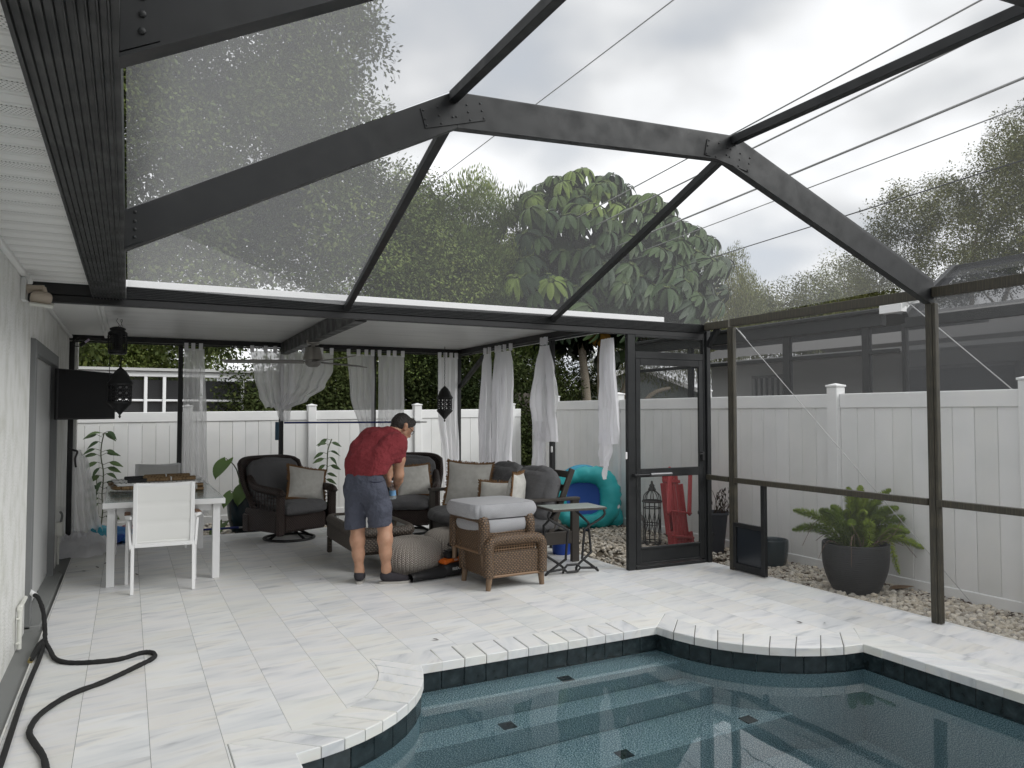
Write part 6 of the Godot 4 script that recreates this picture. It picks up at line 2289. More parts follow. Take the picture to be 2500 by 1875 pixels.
		part("dark_grip", m, M.black, f)
		m = MB.new()
		m.box(Vector3(-0.03, 0.088, 0.0), Vector3(0.76, 0.014, 0.24), Basis.IDENTITY, 0.005)
		m.box(Vector3(-0.03, 0.083, 0.145), Vector3(0.74, 0.02, 0.012), Basis.IDENTITY, 0.004)
		for j in 3: m.tube([Vector3(0.34 + 0.02 * j, 0.08, -0.05 + 0.06 * j), Vector3(0.40, 0.11, -0.05 + 0.06 * j), Vector3(0.42 - 0.02 * j, 0.07, 0.0 + 0.04 * j)], 0.010, 6)
		m.box(Vector3(0.10, 0.12, 0.03), Vector3(0.012, 0.045, 0.05), Basis.IDENTITY, 0.004)
		var ed := part("white_edging", m, M.white, f)
		m = MB.new()
		for j in 17:
			m.box(Vector3(-0.36 + j * 0.042, 0.0955, 0.095), Vector3(0.014, 0.003, 0.016))
			m.box(Vector3(-0.36 + j * 0.042, 0.0955, -0.05), Vector3(0.014, 0.003, 0.016))
		part("eyelets", m, M.black, ed)
	var bm := thing("wooden_frame", "light bamboo frame under the folded frames at the right table edge", "folded frame", Vector3(0.50, 0.757, -8.50), 4)
	m = MB.new()
	for q in [[0.0, 0.02], [0.05, 0.02], [-0.16, 0.02], [0.02, 0.058]]: m.tube([Vector3(-0.20, q[1], q[0]), Vector3(0.20, q[1], q[0])], 0.019, 8)
	part("bar", m, M.wood, bm)
	m = MB.new()
	m.box(Vector3(0.13, 0.045, 0.03), Vector3(0.014, 0.05, 0.10), Basis.IDENTITY, 0.004)
	part("strap", m, M.linen, bm)
	# wicker coffee table with glass top
	t = thing("coffee_table", "long low wicker coffee table with dark glass top behind the man", "table", Vector3(2.30, 0, -7.99))
	m = MB.new()
	var ring := []
	for k in 41:
		var a := TAU * k / 40.0
		ring.append(Vector3(signf(cos(a)) * pow(absf(cos(a)), 0.28) * 0.29, 0.375, signf(sin(a)) * pow(absf(sin(a)), 0.28) * 0.62))
	m.tube(ring, 0.052, 12, false)
	part("woven_edge", m, M.wicker_grey, t)
	m = MB.new()
	m.box(Vector3(0, 0.405, 0), Vector3(0.50, 0.012, 1.16), Basis.IDENTITY, 0.004)
	part("glass_top", m, M.glass_top, t)
	m = MB.new()
	m.box(Vector3(0, 0.255, 0), Vector3(0.60, 0.20, 1.26), Basis.IDENTITY, 0.03)
	part("woven_body", m, M.wicker_grey, t)
	for x in [-1.0, 1.0]:
		for z in [-1.0, 1.0]:
			m = MB.new()
			m.box(Vector3(x * 0.27, 0.085, z * 0.60), Vector3(0.05, 0.17, 0.05), Basis.IDENTITY, 0.008)
			part("leg", m, M.wicker_grey, t)
	# folding side table with mosaic top
	t = thing("side_table", "small folding side table with mosaic top on bent black tubes", "table", Vector3(3.86, 0, -6.42), -4)
	m = MB.new()
	m.box(Vector3(0, 0.632, 0), Vector3(0.58, 0.022, 0.38), Basis.IDENTITY, 0.004)
	part("top_frame", m, M.frame_brown, t)
	m = MB.new()
	m.box(Vector3(0, 0.644, 0), Vector3(0.56, 0.006, 0.36), Basis.IDENTITY, 0.002)
	part("mosaic_top", m, M.mosaic, t)
	for s in [-1.0, 1.0]:
		m = MB.new()
		m.tube(curve([Vector3(s * 0.29, 0.62, 0.12), Vector3(s * 0.29, 0.55, 0.12), Vector3(s * 0.10, 0.44, 0.11), Vector3(s * 0.09, 0.40, 0.10), Vector3(s * 0.09, 0.17, 0.06), Vector3(s * 0.10, 0.14, 0.05), Vector3(s * 0.27, 0.02, 0.02), Vector3(s * 0.275, 0.0, 0.02)], 4), 0.0125, 8)
		part("leg", m, M.black, t)
		m = MB.new()
		m.tube(curve([Vector3(s * 0.06, 0.62, -0.10), Vector3(s * 0.23, 0.47, -0.10), Vector3(s * 0.245, 0.43, -0.10), Vector3(s * 0.245, 0.20, -0.06), Vector3(s * 0.235, 0.17, -0.05), Vector3(s * 0.08, 0.06, -0.03), Vector3(s * 0.075, 0.0, -0.03)], 4), 0.0125, 8)
		part("leg", m, M.black, t)
	m = MB.new()
	m.tube([Vector3(-0.27, 0.035, 0.022), Vector3(-0.09, 0.05, 0.022)], 0.0115, 8)
	m.tube([Vector3(0.09, 0.05, 0.022), Vector3(0.27, 0.035, 0.022)], 0.0115, 8)
	m.tube([Vector3(-0.09, 0.05, 0.022), Vector3(-0.055, 0.085, 0.022), Vector3(0.055, 0.085, 0.022), Vector3(0.09, 0.05, 0.022), Vector3(0.055, 0.018, 0.022), Vector3(-0.055, 0.018, 0.022), Vector3(-0.09, 0.05, 0.022)], 0.0115, 8)
	part("stretcher", m, M.black, t)

func pouf(label: String, at: Vector3, r: float, h: float, turn: float) -> void:
	var p := thing("knitted_pouf", label, "pouf", at, turn, "knitted poufs")
	var m := MB.new()
	m.grid(288, 40, func(u, v):
		var a: float = -u * TAU
		var f: float = v
		var th := lerpf(-PI / 2, PI / 2, f)
		var rr := r * pow(cos(th), 0.62)
		var y := h * 0.5 + h * 0.5 * signf(sin(th)) * pow(absf(sin(th)), 0.85)
		if f > 0.5: y -= 0.03 * pow(maxf(0.0, 1.0 - rr / (r * 0.35)), 2.0)
		var rib: float = 0.0065 * absf(sin(u * PI * 48.0)) * clampf(rr / r * 1.4, 0.0, 1.0)
		return Vector3(cos(a) * (rr + rib), y, sin(a) * (rr + rib)), Vector2(12.0, 4.5), true)
	part("cover", m, M.knit, p)
	m = MB.new()
	m.ball(Vector3(0, h - 0.03, 0), Vector3(0.025, 0.01, 0.025))
	part("button", m, M.knit, p)

func build_seating() -> void:
	swivel_chair("brown wicker swivel armchair with charcoal cushions left of the man", Vector3(1.80, 0, -9.72), 27)
	swivel_chair("brown wicker swivel armchair behind the man, beside the loveseat", Vector3(3.25, 0, -9.55), -22)
	build_sofa()
	pillow("pillow", "cream pillow with brown fringe in the armchair left of the man", 0.50, 0.42, look(Vector3(1.98, 0.475, -9.62), Vector3(0.30, 0.38, 1.0)) * Transform3D(Basis(Vector3.BACK, -0.20), Vector3.ZERO), 51)
	pillow("pillow", "pale pillow with brown fringe in the armchair behind the man", 0.48, 0.42, look(Vector3(3.33, 0.475, -9.42), Vector3(-0.1, 0.40, 1.0)) * Transform3D(Basis(Vector3.BACK, 0.06), Vector3.ZERO), 52)
	pillow("pillow", "large cream fringed pillow at the far end of the loveseat", 0.54, 0.52, look(Vector3(3.50, 0.47, -8.16), Vector3(-0.75, 0.30, 1.0)) * Transform3D(Basis(Vector3.BACK, -0.05), Vector3.ZERO), 53)
	pillow("pillow", "cream pillow seen edge on at the near end of the loveseat", 0.46, 0.44, look(Vector3(3.60, 0.49, -7.14), Vector3(-0.75, 0.10, -0.65)) * Transform3D(Basis(Vector3.BACK, 0.04), Vector3.ZERO), 54)
	pillow("pillow", "cream fringed pillow mostly hidden behind the striped cushions", 0.44, 0.36, look(Vector3(3.56, 0.46, -7.50), Vector3(-0.8, 0.4, 0.8)), 55)
	var o := ottoman_mesh()
	o.position = Vector3(3.09, 0, -6.36)
	o.rotation.y = deg_to_rad(3)
	var o2 := copy(o, "brown wicker ottoman stacked on another one, under two striped cushions", Vector3(3.03, 0.19, -6.47), 96)
	striped("grey striped cushion, lower of the two on the stacked ottomans", Vector3(3.06, 0.475, -6.46), Vector3(0.58, 0.135, 0.54), 8, 61)
	striped("grey striped cushion, topmost of the two on the stacked ottomans", Vector3(3.03, 0.602, -6.48), Vector3(0.68, 0.145, 0.60), 6, 62)
	pouf("beige knitted pouf beside the man's right leg", Vector3(2.47, 0, -7.10), 0.298, 0.355, 0)
	pouf("beige knitted pouf half hidden behind the wicker ottomans", Vector3(3.06, 0, -7.62), 0.27, 0.33, 30)

func build_blower() -> void:
	# lies on the deck, nozzle to the left; local x runs along it
	var b := thing("leaf_blower", "black and orange leaf blower lying on the deck beside the ottoman", "leaf blower", Vector3(2.33, 0.0, -6.72), 14)
	b.scale = Vector3(1.08, 0.80, 1.08)
	var m := MB.new()
	var old := m.xf
	m.xf = Transform3D(Basis(Vector3.BACK, -PI / 2), Vector3(0, 0.052, 0))
	m.lathe([Vector2(0.046, 0.0), Vector2(0.050, 0.02), Vector2(0.050, 0.03), Vector2(0.047, 0.035), Vector2(0.055, 0.14), Vector2(0.068, 0.30), Vector2(0.075, 0.33)], 20)
	m.lathe([Vector2(0.06, 0.30), Vector2(0.048, 0.14), Vector2(0.040, 0.02), Vector2(0.046, 0.0)], 20)
	m.xf = old
	part("nozzle", m, M.black, b, Transform3D(Basis(Vector3.BACK, 0.05), Vector3.ZERO))
	m = MB.new()
	soft(m, Vector3(0.45, 0.095, 0), Vector3(0.28, 0.165, 0.15), Basis(Vector3.BACK, 0.05), 0.06, 0.0, 0.0, 1, 8)
	part("fan_housing", m, M.black, b)
	m = MB.new()
	soft(m, Vector3(0.44, 0.195, 0), Vector3(0.22, 0.055, 0.10), Basis(Vector3.BACK, 0.10), 0.02, 0.0, 0.0, 1, 6)
	soft(m, Vector3(0.36, 0.18, 0), Vector3(0.09, 0.04, 0.11), Basis(Vector3.BACK, 0.3), 0.018, 0.0, 0.0, 1, 6)
	part("orange_shell", m, M.orange, b)
	m = MB.new()
	soft(m, Vector3(0.42, 0.255, 0), Vector3(0.12, 0.075, 0.085), Basis(Vector3.BACK, 0.10), 0.016, 0.0, 0.0, 1, 6)
	m.box(Vector3(0.42, 0.30, 0), Vector3(0.10, 0.014, 0.09), Basis(Vector3.BACK, 0.10), 0.004)
	part("battery", m, M.black, b)
	m = MB.new()
	m.tube(curve([Vector3(0.40, 0.36, 0), Vector3(0.44, 0.39, 0), Vector3(0.54, 0.41, 0), Vector3(0.62, 0.38, 0), Vector3(0.62, 0.28, 0), Vector3(0.58, 0.2, 0)], 5), 0.022, 10)
	part("handle", m, M.black, b)
	m = MB.new()
	m.tube(curve([Vector3(0.42, 0.365, 0.012), Vector3(0.50, 0.385, 0.014), Vector3(0.56, 0.375, 0.012)], 4), 0.016, 8)
	part("trigger_grip", m, M.orange, b)
	# lettering on the housing
	var tx := TextMesh.new()
	var fnt := SystemFont.new()
	fnt.font_names = PackedStringArray(["Droid Sans"])
	tx.font = fnt
	tx.text = "RIDGID"
	tx.font_size = 16
	tx.pixel_size = 0.0025
	tx.depth = 0.002
	part("lettering", tx, M.white, b, Transform3D(Basis(Vector3.BACK, 0.05), Vector3(0.45, 0.105, 0.078)))
	tx = TextMesh.new()
	tx.font = fnt
	tx.text = "18V"
	tx.font_size = 16
	tx.pixel_size = 0.0016
	tx.depth = 0.002
	part("lettering", tx, M.white, b, Transform3D(Basis(Vector3.BACK, 0.10), Vector3(0.44, 0.196, 0.052)))

func cloth_sheet(m: MB, x0: float, x1: float, top: float, bot: float, folds: float, depth: float, sd: int, gat: Array, sway := 0.02) -> void:
	# hanging cloth in local x (along the rail) and y; gat: [height fraction from the top, width factor, x shift]
	var z := noise(sd, 1.2, 2)
	var ln := x1 - x0
	m.grid(int(64), 40, func(u, v):
		var w := 1.0
		var sh := 0.0
		for k in gat.size() - 1:
			if v >= gat[k][0]:
				var f: float = smoothstep(0.0, 1.0, clampf((v - gat[k][0]) / maxf(gat[k + 1][0] - gat[k][0], 1e-4), 0.0, 1.0))
				w = lerpf(gat[k][1], gat[k + 1][1], f)
				sh = lerpf(gat[k][2], gat[k + 1][2], f)
		var c: float = (x0 + x1) / 2.0 + sh
		var ph: float = u * folds * TAU + 2.0 * z.get_noise_2d(u * 3.0, v * 0.7)
		var amp: float = depth * (0.35 + 0.65 * clampf(v * 4.0, 0.0, 1.0)) * (0.7 + 0.6 * z.get_noise_2d(u * 4.0 + 3.0, v))
		var hem: float = 0.015 * z.get_noise_2d(u * 5.0, 9.0) * v
		return Vector3(c + (u - 0.5) * ln * w + 0.22 * amp * cos(ph), lerpf(top, bot, v) + hem, amp * sin(ph) + sway * z.get_noise_2d(u, v * 2.0) * v), Vector2(1, 1))

func curtain(label: String, at: Vector3, turn: float, sheets: Array, tabs: Array) -> void:
	var c := thing("curtain", label, "curtain", at, turn, "sheer white curtains round the patio")
	for q in sheets:
		var m := MB.new()
		cloth_sheet(m, q[0], q[1], q[2], q[3], q[4], q[5], q[6], q[7])
		part("cloth", m, M.cloth if q.size() > 8 else M.sheer, c)
	for x in tabs:
		var m := MB.new()
		m.box(Vector3(x, 2.385, 0.012), Vector3(0.045, 0.09, 0.004))
		m.box(Vector3(x, 2.385, -0.014), Vector3(0.045, 0.09, 0.004))
		part("tab", m, M.cloth, c)

func build_curtains() -> void:
	var zb := -10.41
	var full := [[0.0, 1.0, 0.0], [0.3, 0.92, 0.0], [1.0, 1.05, 0.0]]
	curtain("long sheer curtain hanging straight behind the dining table", Vector3(0.72, 0, zb), 0, [[-0.11, 0.13, 2.36, 0.28, 4, 0.035, 401, [[0.0, 1.0, 0.0], [0.5, 1.15, 0.02], [1.0, 1.3, 0.04]]]], [-0.08, 0.0, 0.09])
	# pair looped up and knotted at the second post
	curtain("sheer curtain bunched up high, left half of the knotted pair", Vector3(1.72, 0, zb), 0, [[-0.31, 0.24, 2.36, 1.62, 5, 0.05, 402, [[0.0, 1.0, 0.0], [0.45, 0.93, 0.03], [0.8, 0.80, 0.05], [1.0, 0.62, 0.07]]], [-0.08, 0.16, 1.66, 1.44, 3, 0.03, 403, [[0.0, 1.0, 0.06], [0.6, 0.7, 0.08], [1.0, 0.45, 0.09]]]], [-0.29, -0.12, 0.0, 0.12])
	curtain("sheer curtain swept up to the left, right half of the knotted pair", Vector3(2.18, 0, zb + 0.03), 0, [[-0.30, 0.30, 2.36, 1.60, 4, 0.045, 404, [[0.0, 1.0, 0.0], [0.3, 0.98, 0.0], [0.6, 0.85, -0.06], [0.85, 0.55, -0.20], [1.0, 0.25, -0.34]]]], [-0.2, -0.1, 0.14, 0.28])
	curtain("sheer curtain tapering inwards, left of the third post", Vector3(2.88, 0, zb), 0, [[-0.20, 0.18, 2.36, 1.02, 4, 0.04, 405, [[0.0, 1.0, 0.0], [0.4, 0.9, 0.02], [0.8, 0.55, 0.09], [1.0, 0.45, 0.11]]]], [-0.18, -0.04, 0.07, 0.16])
	curtain("sheer curtain with a torn top corner, right of the third post", Vector3(3.30, 0, zb), 0, [[-0.18, 0.20, 2.36, 1.02, 4, 0.04, 406, [[0.0, 1.0, 0.0], [0.5, 1.02, 0.0], [1.0, 0.9, -0.02]]]], [-0.16, -0.03, 0.06, 0.18])
	curtain("white curtain hanging behind the black lantern by the corner post", Vector3(4.17, 0, zb), 0, [[-0.155, 0.15, 2.36, 0.42, 4, 0.035, 407, [[0.0, 1.0, 0.0], [0.4, 1.03, 0.0], [0.75, 0.85, 0.04], [1.0, 0.75, 0.05]], 1]], [-0.13, -0.04, 0.05, 0.13])
	# side of the patio: rail runs along z, local x towards the camera
	curtain("white curtain hanging long, left of the first side post", Vector3(4.31, 0, -9.34), -90, [[-0.16, 0.12, 2.34, 0.62, 4, 0.05, 408, [[0.0, 0.7, 0.02], [0.08, 1.0, 0.0], [0.5, 1.05, -0.02], [1.0, 0.9, 0.0]], 1]], [-0.08, 0.06])
	curtain("white curtain with loose gathered top, right of the first side post", Vector3(4.31, 0, -8.86), -90, [[-0.27, 0.24, 2.34, 0.62, 5, 0.055, 409, [[0.0, 0.85, 0.0], [0.08, 1.0, 0.0], [0.5, 1.0, 0.0], [0.85, 0.85, -0.03], [1.0, 0.7, -0.04]], 1]], [-0.2, -0.1, 0.04, 0.22])
	curtain("white curtain knotted in a bulge at the second side post", Vector3(4.31, 0, -7.80), -90, [[-0.20, 0.22, 2.33, 1.22, 4, 0.06, 410, [[0.0, 0.45, 0.04], [0.25, 0.9, 0.02], [0.6, 1.35, 0.0], [0.85, 1.2, 0.05], [1.0, 1.0, 0.1]], 1], [-0.28, 0.02, 1.45, 0.72, 3, 0.035, 411, [[0.0, 0.8, 0.06], [0.4, 0.8, 0.05], [1.0, 0.95, 0.03]], 1]], [-0.02, 0.07])
	curtain("bright white twisted curtain at the door post, hanging to a point", Vector3(4.31, 0, -6.44), -90, [[-0.13, 0.12, 2.30, 1.24, 4, 0.04, 412, [[0.0, 0.85, 0.0], [0.4, 0.9, 0.0], [0.75, 1.2, 0.0], [1.0, 1.05, 0.0]], 1], [-0.15, 0.08, 1.40, 1.02, 3, 0.035, 413, [[0.0, 1.0, 0.0], [0.5, 0.8, -0.02], [1.0, 0.45, -0.04]], 1], [-0.10, -0.01, 1.12, 0.88, 1, 0.012, 414, [[0.0, 1.0, 0.0], [1.0, 0.8, -0.02]], 1]], [])
	# tied curtain by the house wall, its hem in a heap on the floor
	var t := thing("curtain", "sheer curtain tied to the wall end, its hem heaped on the floor", "curtain", Vector3(-0.46, 0, -10.25), 0, "sheer white curtains round the patio")
	var m := MB.new()
	cloth_sheet(m, -0.14, 0.12, 1.12, 0.12, 4, 0.06, 415, [[0.0, 0.25, -0.05], [0.15, 0.65, -0.02], [0.6, 1.0, 0.02], [1.0, 1.25, 0.06]])
	part("cloth", m, M.sheer, t)
	m = MB.new()
	var hz := noise(416, 3.0, 3)
	m.grid(40, 16, func(u, v):
		var a: float = -u * TAU
		var r: float = (1.0 - v)
		var y: float = 0.15 * pow(1.0 - r * r, 0.6) * (1.0 + 0.9 * hz.get_noise_2d(cos(a) * r * 0.8, sin(a) * r * 0.8)) + 0.004
		var k: float = 1.0 + 0.25 * hz.get_noise_2d(cos(a), sin(a) + 5.0)
		return Vector3(0.02 + cos(a) * r * 0.33 * k, y, 0.30 + sin(a) * r * 0.52 * k), Vector2.ONE, true)
	part("heap", m, M.cloth, t)
	m = MB.new()
	m.tube(curve([Vector3(-0.15, 1.14, 0.0), Vector3(-0.1, 1.12, 0.05), Vector3(-0.06, 1.1, 0.04), Vector3(-0.08, 1.02, 0.05), Vector3(-0.07, 0.92, 0.05)], 4), 0.012, 6)
	part("tie", m, M.black, t)

func lantern_shade(m: MB, r: float, h: float, seg: int) -> void:  # open pierced cage of a hanging lantern
	for k in seg:
		var a := TAU * k / seg
		var d := Vector3(cos(a), 0, sin(a)) * r
		m.tube([d + Vector3(0, 0, 0), d + Vector3(0, h, 0)], 0.005, 5, false)
		var b := TAU * (k + 1) / seg
		var e := Vector3(cos(b), 0, sin(b)) * r
		var mid := (d + e) / 2.0
		for j in 3:
			var y := h * (j + 0.5) / 3.0
			var pts := []
			for s in 9: pts.append(mid + (e - d).normalized() * cos(TAU * s / 8.0) * 0.020 + Vector3(0, y + sin(TAU * s / 8.0) * 0.020, 0))
			m.tube(pts, 0.006, 4, false)
			m.tube([d + Vector3(0, y - h / 6.0, 0), mid + Vector3(0, y - 0.02, 0)], 0.005, 4, false)
			m.tube([e + Vector3(0, y - h / 6.0, 0), mid + Vector3(0, y - 0.02, 0)], 0.005, 4, false)

func hanging_lantern(label: String, at: Vector3, rope: float) -> void:
	var l := thing("hanging_lantern", label, "lantern", at, 0, "black hanging lanterns")  # origin at its lowest tip
	var m := MB.new()
	m.lathe([Vector2(0.003, 0.0), Vector2(0.012, 0.015), Vector2(0.006, 0.03), Vector2(0.03, 0.06), Vector2(0.075, 0.11), Vector2(0.10, 0.135), Vector2(0.108, 0.15), Vector2(0.10, 0.16)], 14)
	part("base", m, M.black, l)
	m = MB.new()
	lantern_shade(m, 0.095, 0.16, 10)
	m.xf = Transform3D.IDENTITY
	part("pierced_cage", m, M.black, l, Transform3D(Basis.IDENTITY, Vector3(0, 0.155, 0)))
	m = MB.new()
	m.lathe([Vector2(0.10, 0.305), Vector2(0.11, 0.315), Vector2(0.108, 0.33), Vector2(0.085, 0.36), Vector2(0.072, 0.40), Vector2(0.045, 0.44), Vector2(0.018, 0.465), Vector2(0.01, 0.475), Vector2(0.0, 0.48)], 14)
	part("domed_top", m, M.black, l)
	m = MB.new()
	for k in int(rope / 0.026):
		var y := 0.48 + k * 0.026
		var pts := []
		for s in 7: pts.append(Vector3(cos(TAU * s / 6.0) * 0.007 * (1 - k % 2), y + 0.014 + sin(TAU * s / 6.0) * 0.016, cos(TAU * s / 6.0) * 0.007 * (k % 2)))
		m.tube(pts, 0.0022, 4, false)
	part("chain", m, M.black, l)

func build_fittings() -> void:
	# ceiling fan
	var f := thing("ceiling_fan", "brushed nickel ceiling fan with long grey blades under the patio roof", "ceiling fan", Vector3(1.81, 2.10, -8.5), 8)
	var m := MB.new()
	m.lathe([Vector2(0.0, 0.20), Vector2(0.062, 0.20), Vector2(0.07, 0.22), Vector2(0.072, 0.25)], 20)
	m.tube([Vector3(0, 0.15, 0), Vector3(0, 0.22, 0)], 0.02, 10)
	part("canopy", m, M.nickel, f)
	m = MB.new()
	m.lathe([Vector2(0.0, 0.03), Vector2(0.105, 0.03), Vector2(0.108, 0.04), Vector2(0.078, 0.165), Vector2(0.07, 0.175), Vector2(0.0, 0.18)], 24)
	part("motor", m, M.nickel, f)
	m = MB.new()
	m.lathe([Vector2(0.0, -0.05), Vector2(0.05, -0.045), Vector2(0.08, -0.02), Vector2(0.085, 0.0), Vector2(0.085, 0.03)], 24)
	part("light_cup", m, M.blade, f)
	for k in 3:
		m = MB.new()
		m.box(Vector3(0.53, 0.012, 0), Vector3(0.86, 0.010, 0.13), Basis(Vector3.RIGHT, 0.20), 0.004)
		m.box(Vector3(0.11, 0.012, 0), Vector3(0.08, 0.012, 0.06), Basis.IDENTITY, 0.004)
		part("blade", m, M.blade, f, Transform3D(Basis(Vector3.UP, deg_to_rad([2.0, 122.0, 242.0][k] + 150.0)), Vector3.ZERO))
	# hanging insect lamp by the house
	var z := thing("insect_lamp", "black barrel shaped insect lamp on a hook near the house", "lamp", Vector3(-0.105, 2.13, -8.5))
	m = MB.new()
	m.lathe([Vector2(0, 0), Vector2(0.075, 0.0), Vector2(0.085, 0.012), Vector2(0.085, 0.04), Vector2(0.078, 0.045)], 18)
	m.lathe([Vector2(0.075, 0.19), Vector2(0.085, 0.20), Vector2(0.085, 0.215), Vector2(0.06, 0.235), Vector2(0.072, 0.24), Vector2(0.072, 0.255), Vector2(0.04, 0.27), Vector2(0.0, 0.275)], 18)
	part("caps", m, M.black, z)
	m = MB.new()
	for k in 18: m.tube([Vector3(cos(TAU * k / 18.0) * 0.083, 0.03, sin(TAU * k / 18.0) * 0.083), Vector3(cos(TAU * k / 18.0) * 0.083, 0.21, sin(TAU * k / 18.0) * 0.083)], 0.004, 4, false)
	for k in 8:
		var r := []
		for s in 19: r.append(Vector3(cos(TAU * s / 18.0) * 0.083, 0.05 + k * 0.02, sin(TAU * s / 18.0) * 0.083))
		m.tube(r, 0.0035, 4, false)
	part("cage", m, M.black, z)
	m = MB.new()
	m.tube([Vector3(0, 0.04, 0), Vector3(0, 0.2, 0)], 0.035, 10)
	part("tube", m, M.black, z)
	m = MB.new()
	m.tube(curve([Vector3(0, 0.27, 0), Vector3(0.012, 0.285, 0), Vector3(0.0, 0.31, 0), Vector3(-0.012, 0.33, 0), Vector3(0, 0.36, 0)], 4), 0.003, 5)
	part("hook", m, M.black, z)
	m = MB.new()
	m.tube(curve([Vector3(-0.06, 0.0, 0.02), Vector3(-0.068, -0.1, 0.02), Vector3(-0.062, -0.3, 0.0)], 4), 0.0035, 5)
	part("cord", m, M.black, z)
	hanging_lantern("black pierced metal lantern hanging beside the television", Vector3(-0.07, 1.50, -8.0), 0.46)
	hanging_lantern("black pierced metal lantern hanging beside the corner curtain", Vector3(3.76, 1.43, -9.5), 0.52)
	# television on a wall arm
	var t := thing("television", "flat black television angled out from the house wall", "television", Vector3(-0.37, 1.49, -8.65))
	t.rotation.y = atan2(0.86, 0.5)
	m = MB.new()
	m.box(Vector3(0, 0.235, 0), Vector3(0.93, 0.48, 0.035), Basis.IDENTITY, 0.006)
	part("case", m, M.black, t)
	m = MB.new()
	m.box(Vector3(0, 0.24, 0.0185), Vector3(0.905, 0.455, 0.002))
	part("screen", m, M.tv, t)
	m = MB.new()
	m.span(Vector3(0, 0.24, -0.02), Vector3(-0.1, 0.24, -0.20), 0.04, 0.05)
	part("wall_arm", m, M.black, t)
	# flood light under the soffit
	var l := thing("flood_light", "faded beige floodlight on a bracket below the white soffit", "lamp", Vector3(-0.60, 2.34, -5.90))
	m = MB.new()
	m.box(Vector3(-0.025, 0.02, 0), Vector3(0.03, 0.15, 0.11), Basis.IDENTITY, 0.004)
	part("junction_box", m, M.vinyl, l)
	m = MB.new()
	m.tube([Vector3(-0.01, 0.025, 0), Vector3(0.02, 0.03, 0), Vector3(0.09, 0.035, 0.02)], PackedFloat32Array([0.032, 0.022, 0.018]), 10)
	m.tube([Vector3(0.085, 0.036, 0.018), Vector3(0.095, 0.0, 0.02)], 0.016, 8)
	part("arm", m, M.beige, l)
	m = MB.new()
	soft(m, Vector3(0.075, -0.035, 0.03), Vector3(0.125, 0.085, 0.10), Basis(Vector3.RIGHT, 0.25) * Basis(Vector3.BACK, -0.1), 0.035, 0.0, 0.0, 1, 8)
	part("lamp_head", m, M.beige, l)
	m = MB.new()
	m.box(Vector3(0.08, -0.078, 0.04), Vector3(0.135, 0.022, 0.115), Basis(Vector3.RIGHT, 0.25) * Basis(Vector3.BACK, -0.1), 0.004)
	part("lens_rim", m, M.pvc, l)
	# small cable tangle and clip lamp in the far corner
	l = thing("clip_lamp", "small clip lamp with pale violet tube in the far house corner", "lamp", Vector3(-0.50, 2.40, -10.3))
	m = MB.new()
	m.tube(curve([Vector3(0, 0.07, 0), Vector3(-0.05, 0.03, 0), Vector3(-0.1, -0.02, 0), Vector3(-0.06, -0.07, 0), Vector3(0.0, -0.05, 0), Vector3(0.02, 0.0, 0), Vector3(0.06, 0.03, 0), Vector3(0.2, 0.035, 0)], 4), 0.005, 5)
	m.tube([Vector3(-0.02, -0.06, 0), Vector3(0.03, -0.02, 0)], 0.022, 8)
	part("holder", m, M.black, l)
	m = MB.new()
	m.tube([Vector3(0.03, -0.02, 0.005), Vector3(0.075, 0.02, 0.005)], 0.012, 8)
	part("tube", m, mat(0.75, 0.62, 0.85, 0.4), l)
	# pipe, outlet box
	var p := thing("water_pipe", "white plastic water pipe clipped to the near house wall", "pipe", Vector3(-0.615, 0, -6.0))
	m = MB.new()
	m.tube([Vector3(0, 0.0, 0.0), Vector3(0, 0.255, 0.0)], 0.014, 10)
	m.tube([Vector3(0, 0.265, 0.014), Vector3(0, 0.27, -0.30)], 0.014, 10)
	m.tube([Vector3(0, 0.245, 0.0), Vector3(0, 0.27, 0.0), Vector3(0, 0.268, -0.03)], 0.018, 10)
	part("tube", m, M.pvc, p)
	for y in [0.04, 0.20]:
		m = MB.new()
		m.box(Vector3(-0.006, y, 0), Vector3(0.026, 0.014, 0.055), Basis.IDENTITY, 0.003)
		part("clip", m, M.pvc, p)
	p = thing("outlet_box", "beige weatherproof outlet box on a conduit low on the house wall", "outlet", Vector3(-0.62, 0.30, -9.15))
	m = MB.new()
	m.box(Vector3(0.01, 0.06, 0), Vector3(0.06, 0.14, 0.10), Basis.IDENTITY, 0.006)
	part("box", m, M.pvc, p)
	m = MB.new()
	m.tube([Vector3(0, -0.01, 0), Vector3(0, -0.30, 0)], 0.012, 8)
	part("conduit", m, M.pvc, p)
	m = MB.new()
	m.tube(curve([Vector3(0.02, 0.12, 0), Vector3(0.03, 0.2, 0), Vector3(0.01, 0.24, 0)], 4), 0.012, 6)
	part("plug", m, M.grey_paint, p)
	# blue telescopic poles
	m = MB.new()
	m.tube([Vector3(-1.02, 0, 0), Vector3(0.82, 0, 0)], 0.013, 10)
	var bp := thing("pool_pole", "blue telescopic pool pole held level behind the man at head height", "pole", Vector3(2.86, 1.42, -10.38), 0, "blue pool poles")
	part("tube", m, M.blue, bp)
	m = MB.new()
	m.tube([Vector3(0.80, 0, 0), Vector3(0.87, 0, 0)], 0.018, 10)
	m.tube([Vector3(0.87, 0, 0), Vector3(0.97, 0, 0)], 0.012, 10)
	part("grey_tip", m, mat(0.45, 0.45, 0.45, 0.4), bp)
	m = MB.new()
	m.tube([Vector3(-0.9, 0, 0), Vector3(0.9, 0, 0)], 0.014, 10)
	bp = thing("pool_pole", "blue pool pole lying low along the deck edge behind the table", "pole", Vector3(0.42, 0.05, -10.62), 0, "blue pool poles")
	part("tube", m, M.blue, bp)
	m = MB.new()
	m.tube([Vector3(0.9, 0, 0), Vector3(1.0, 0, 0)], 0.011, 10)
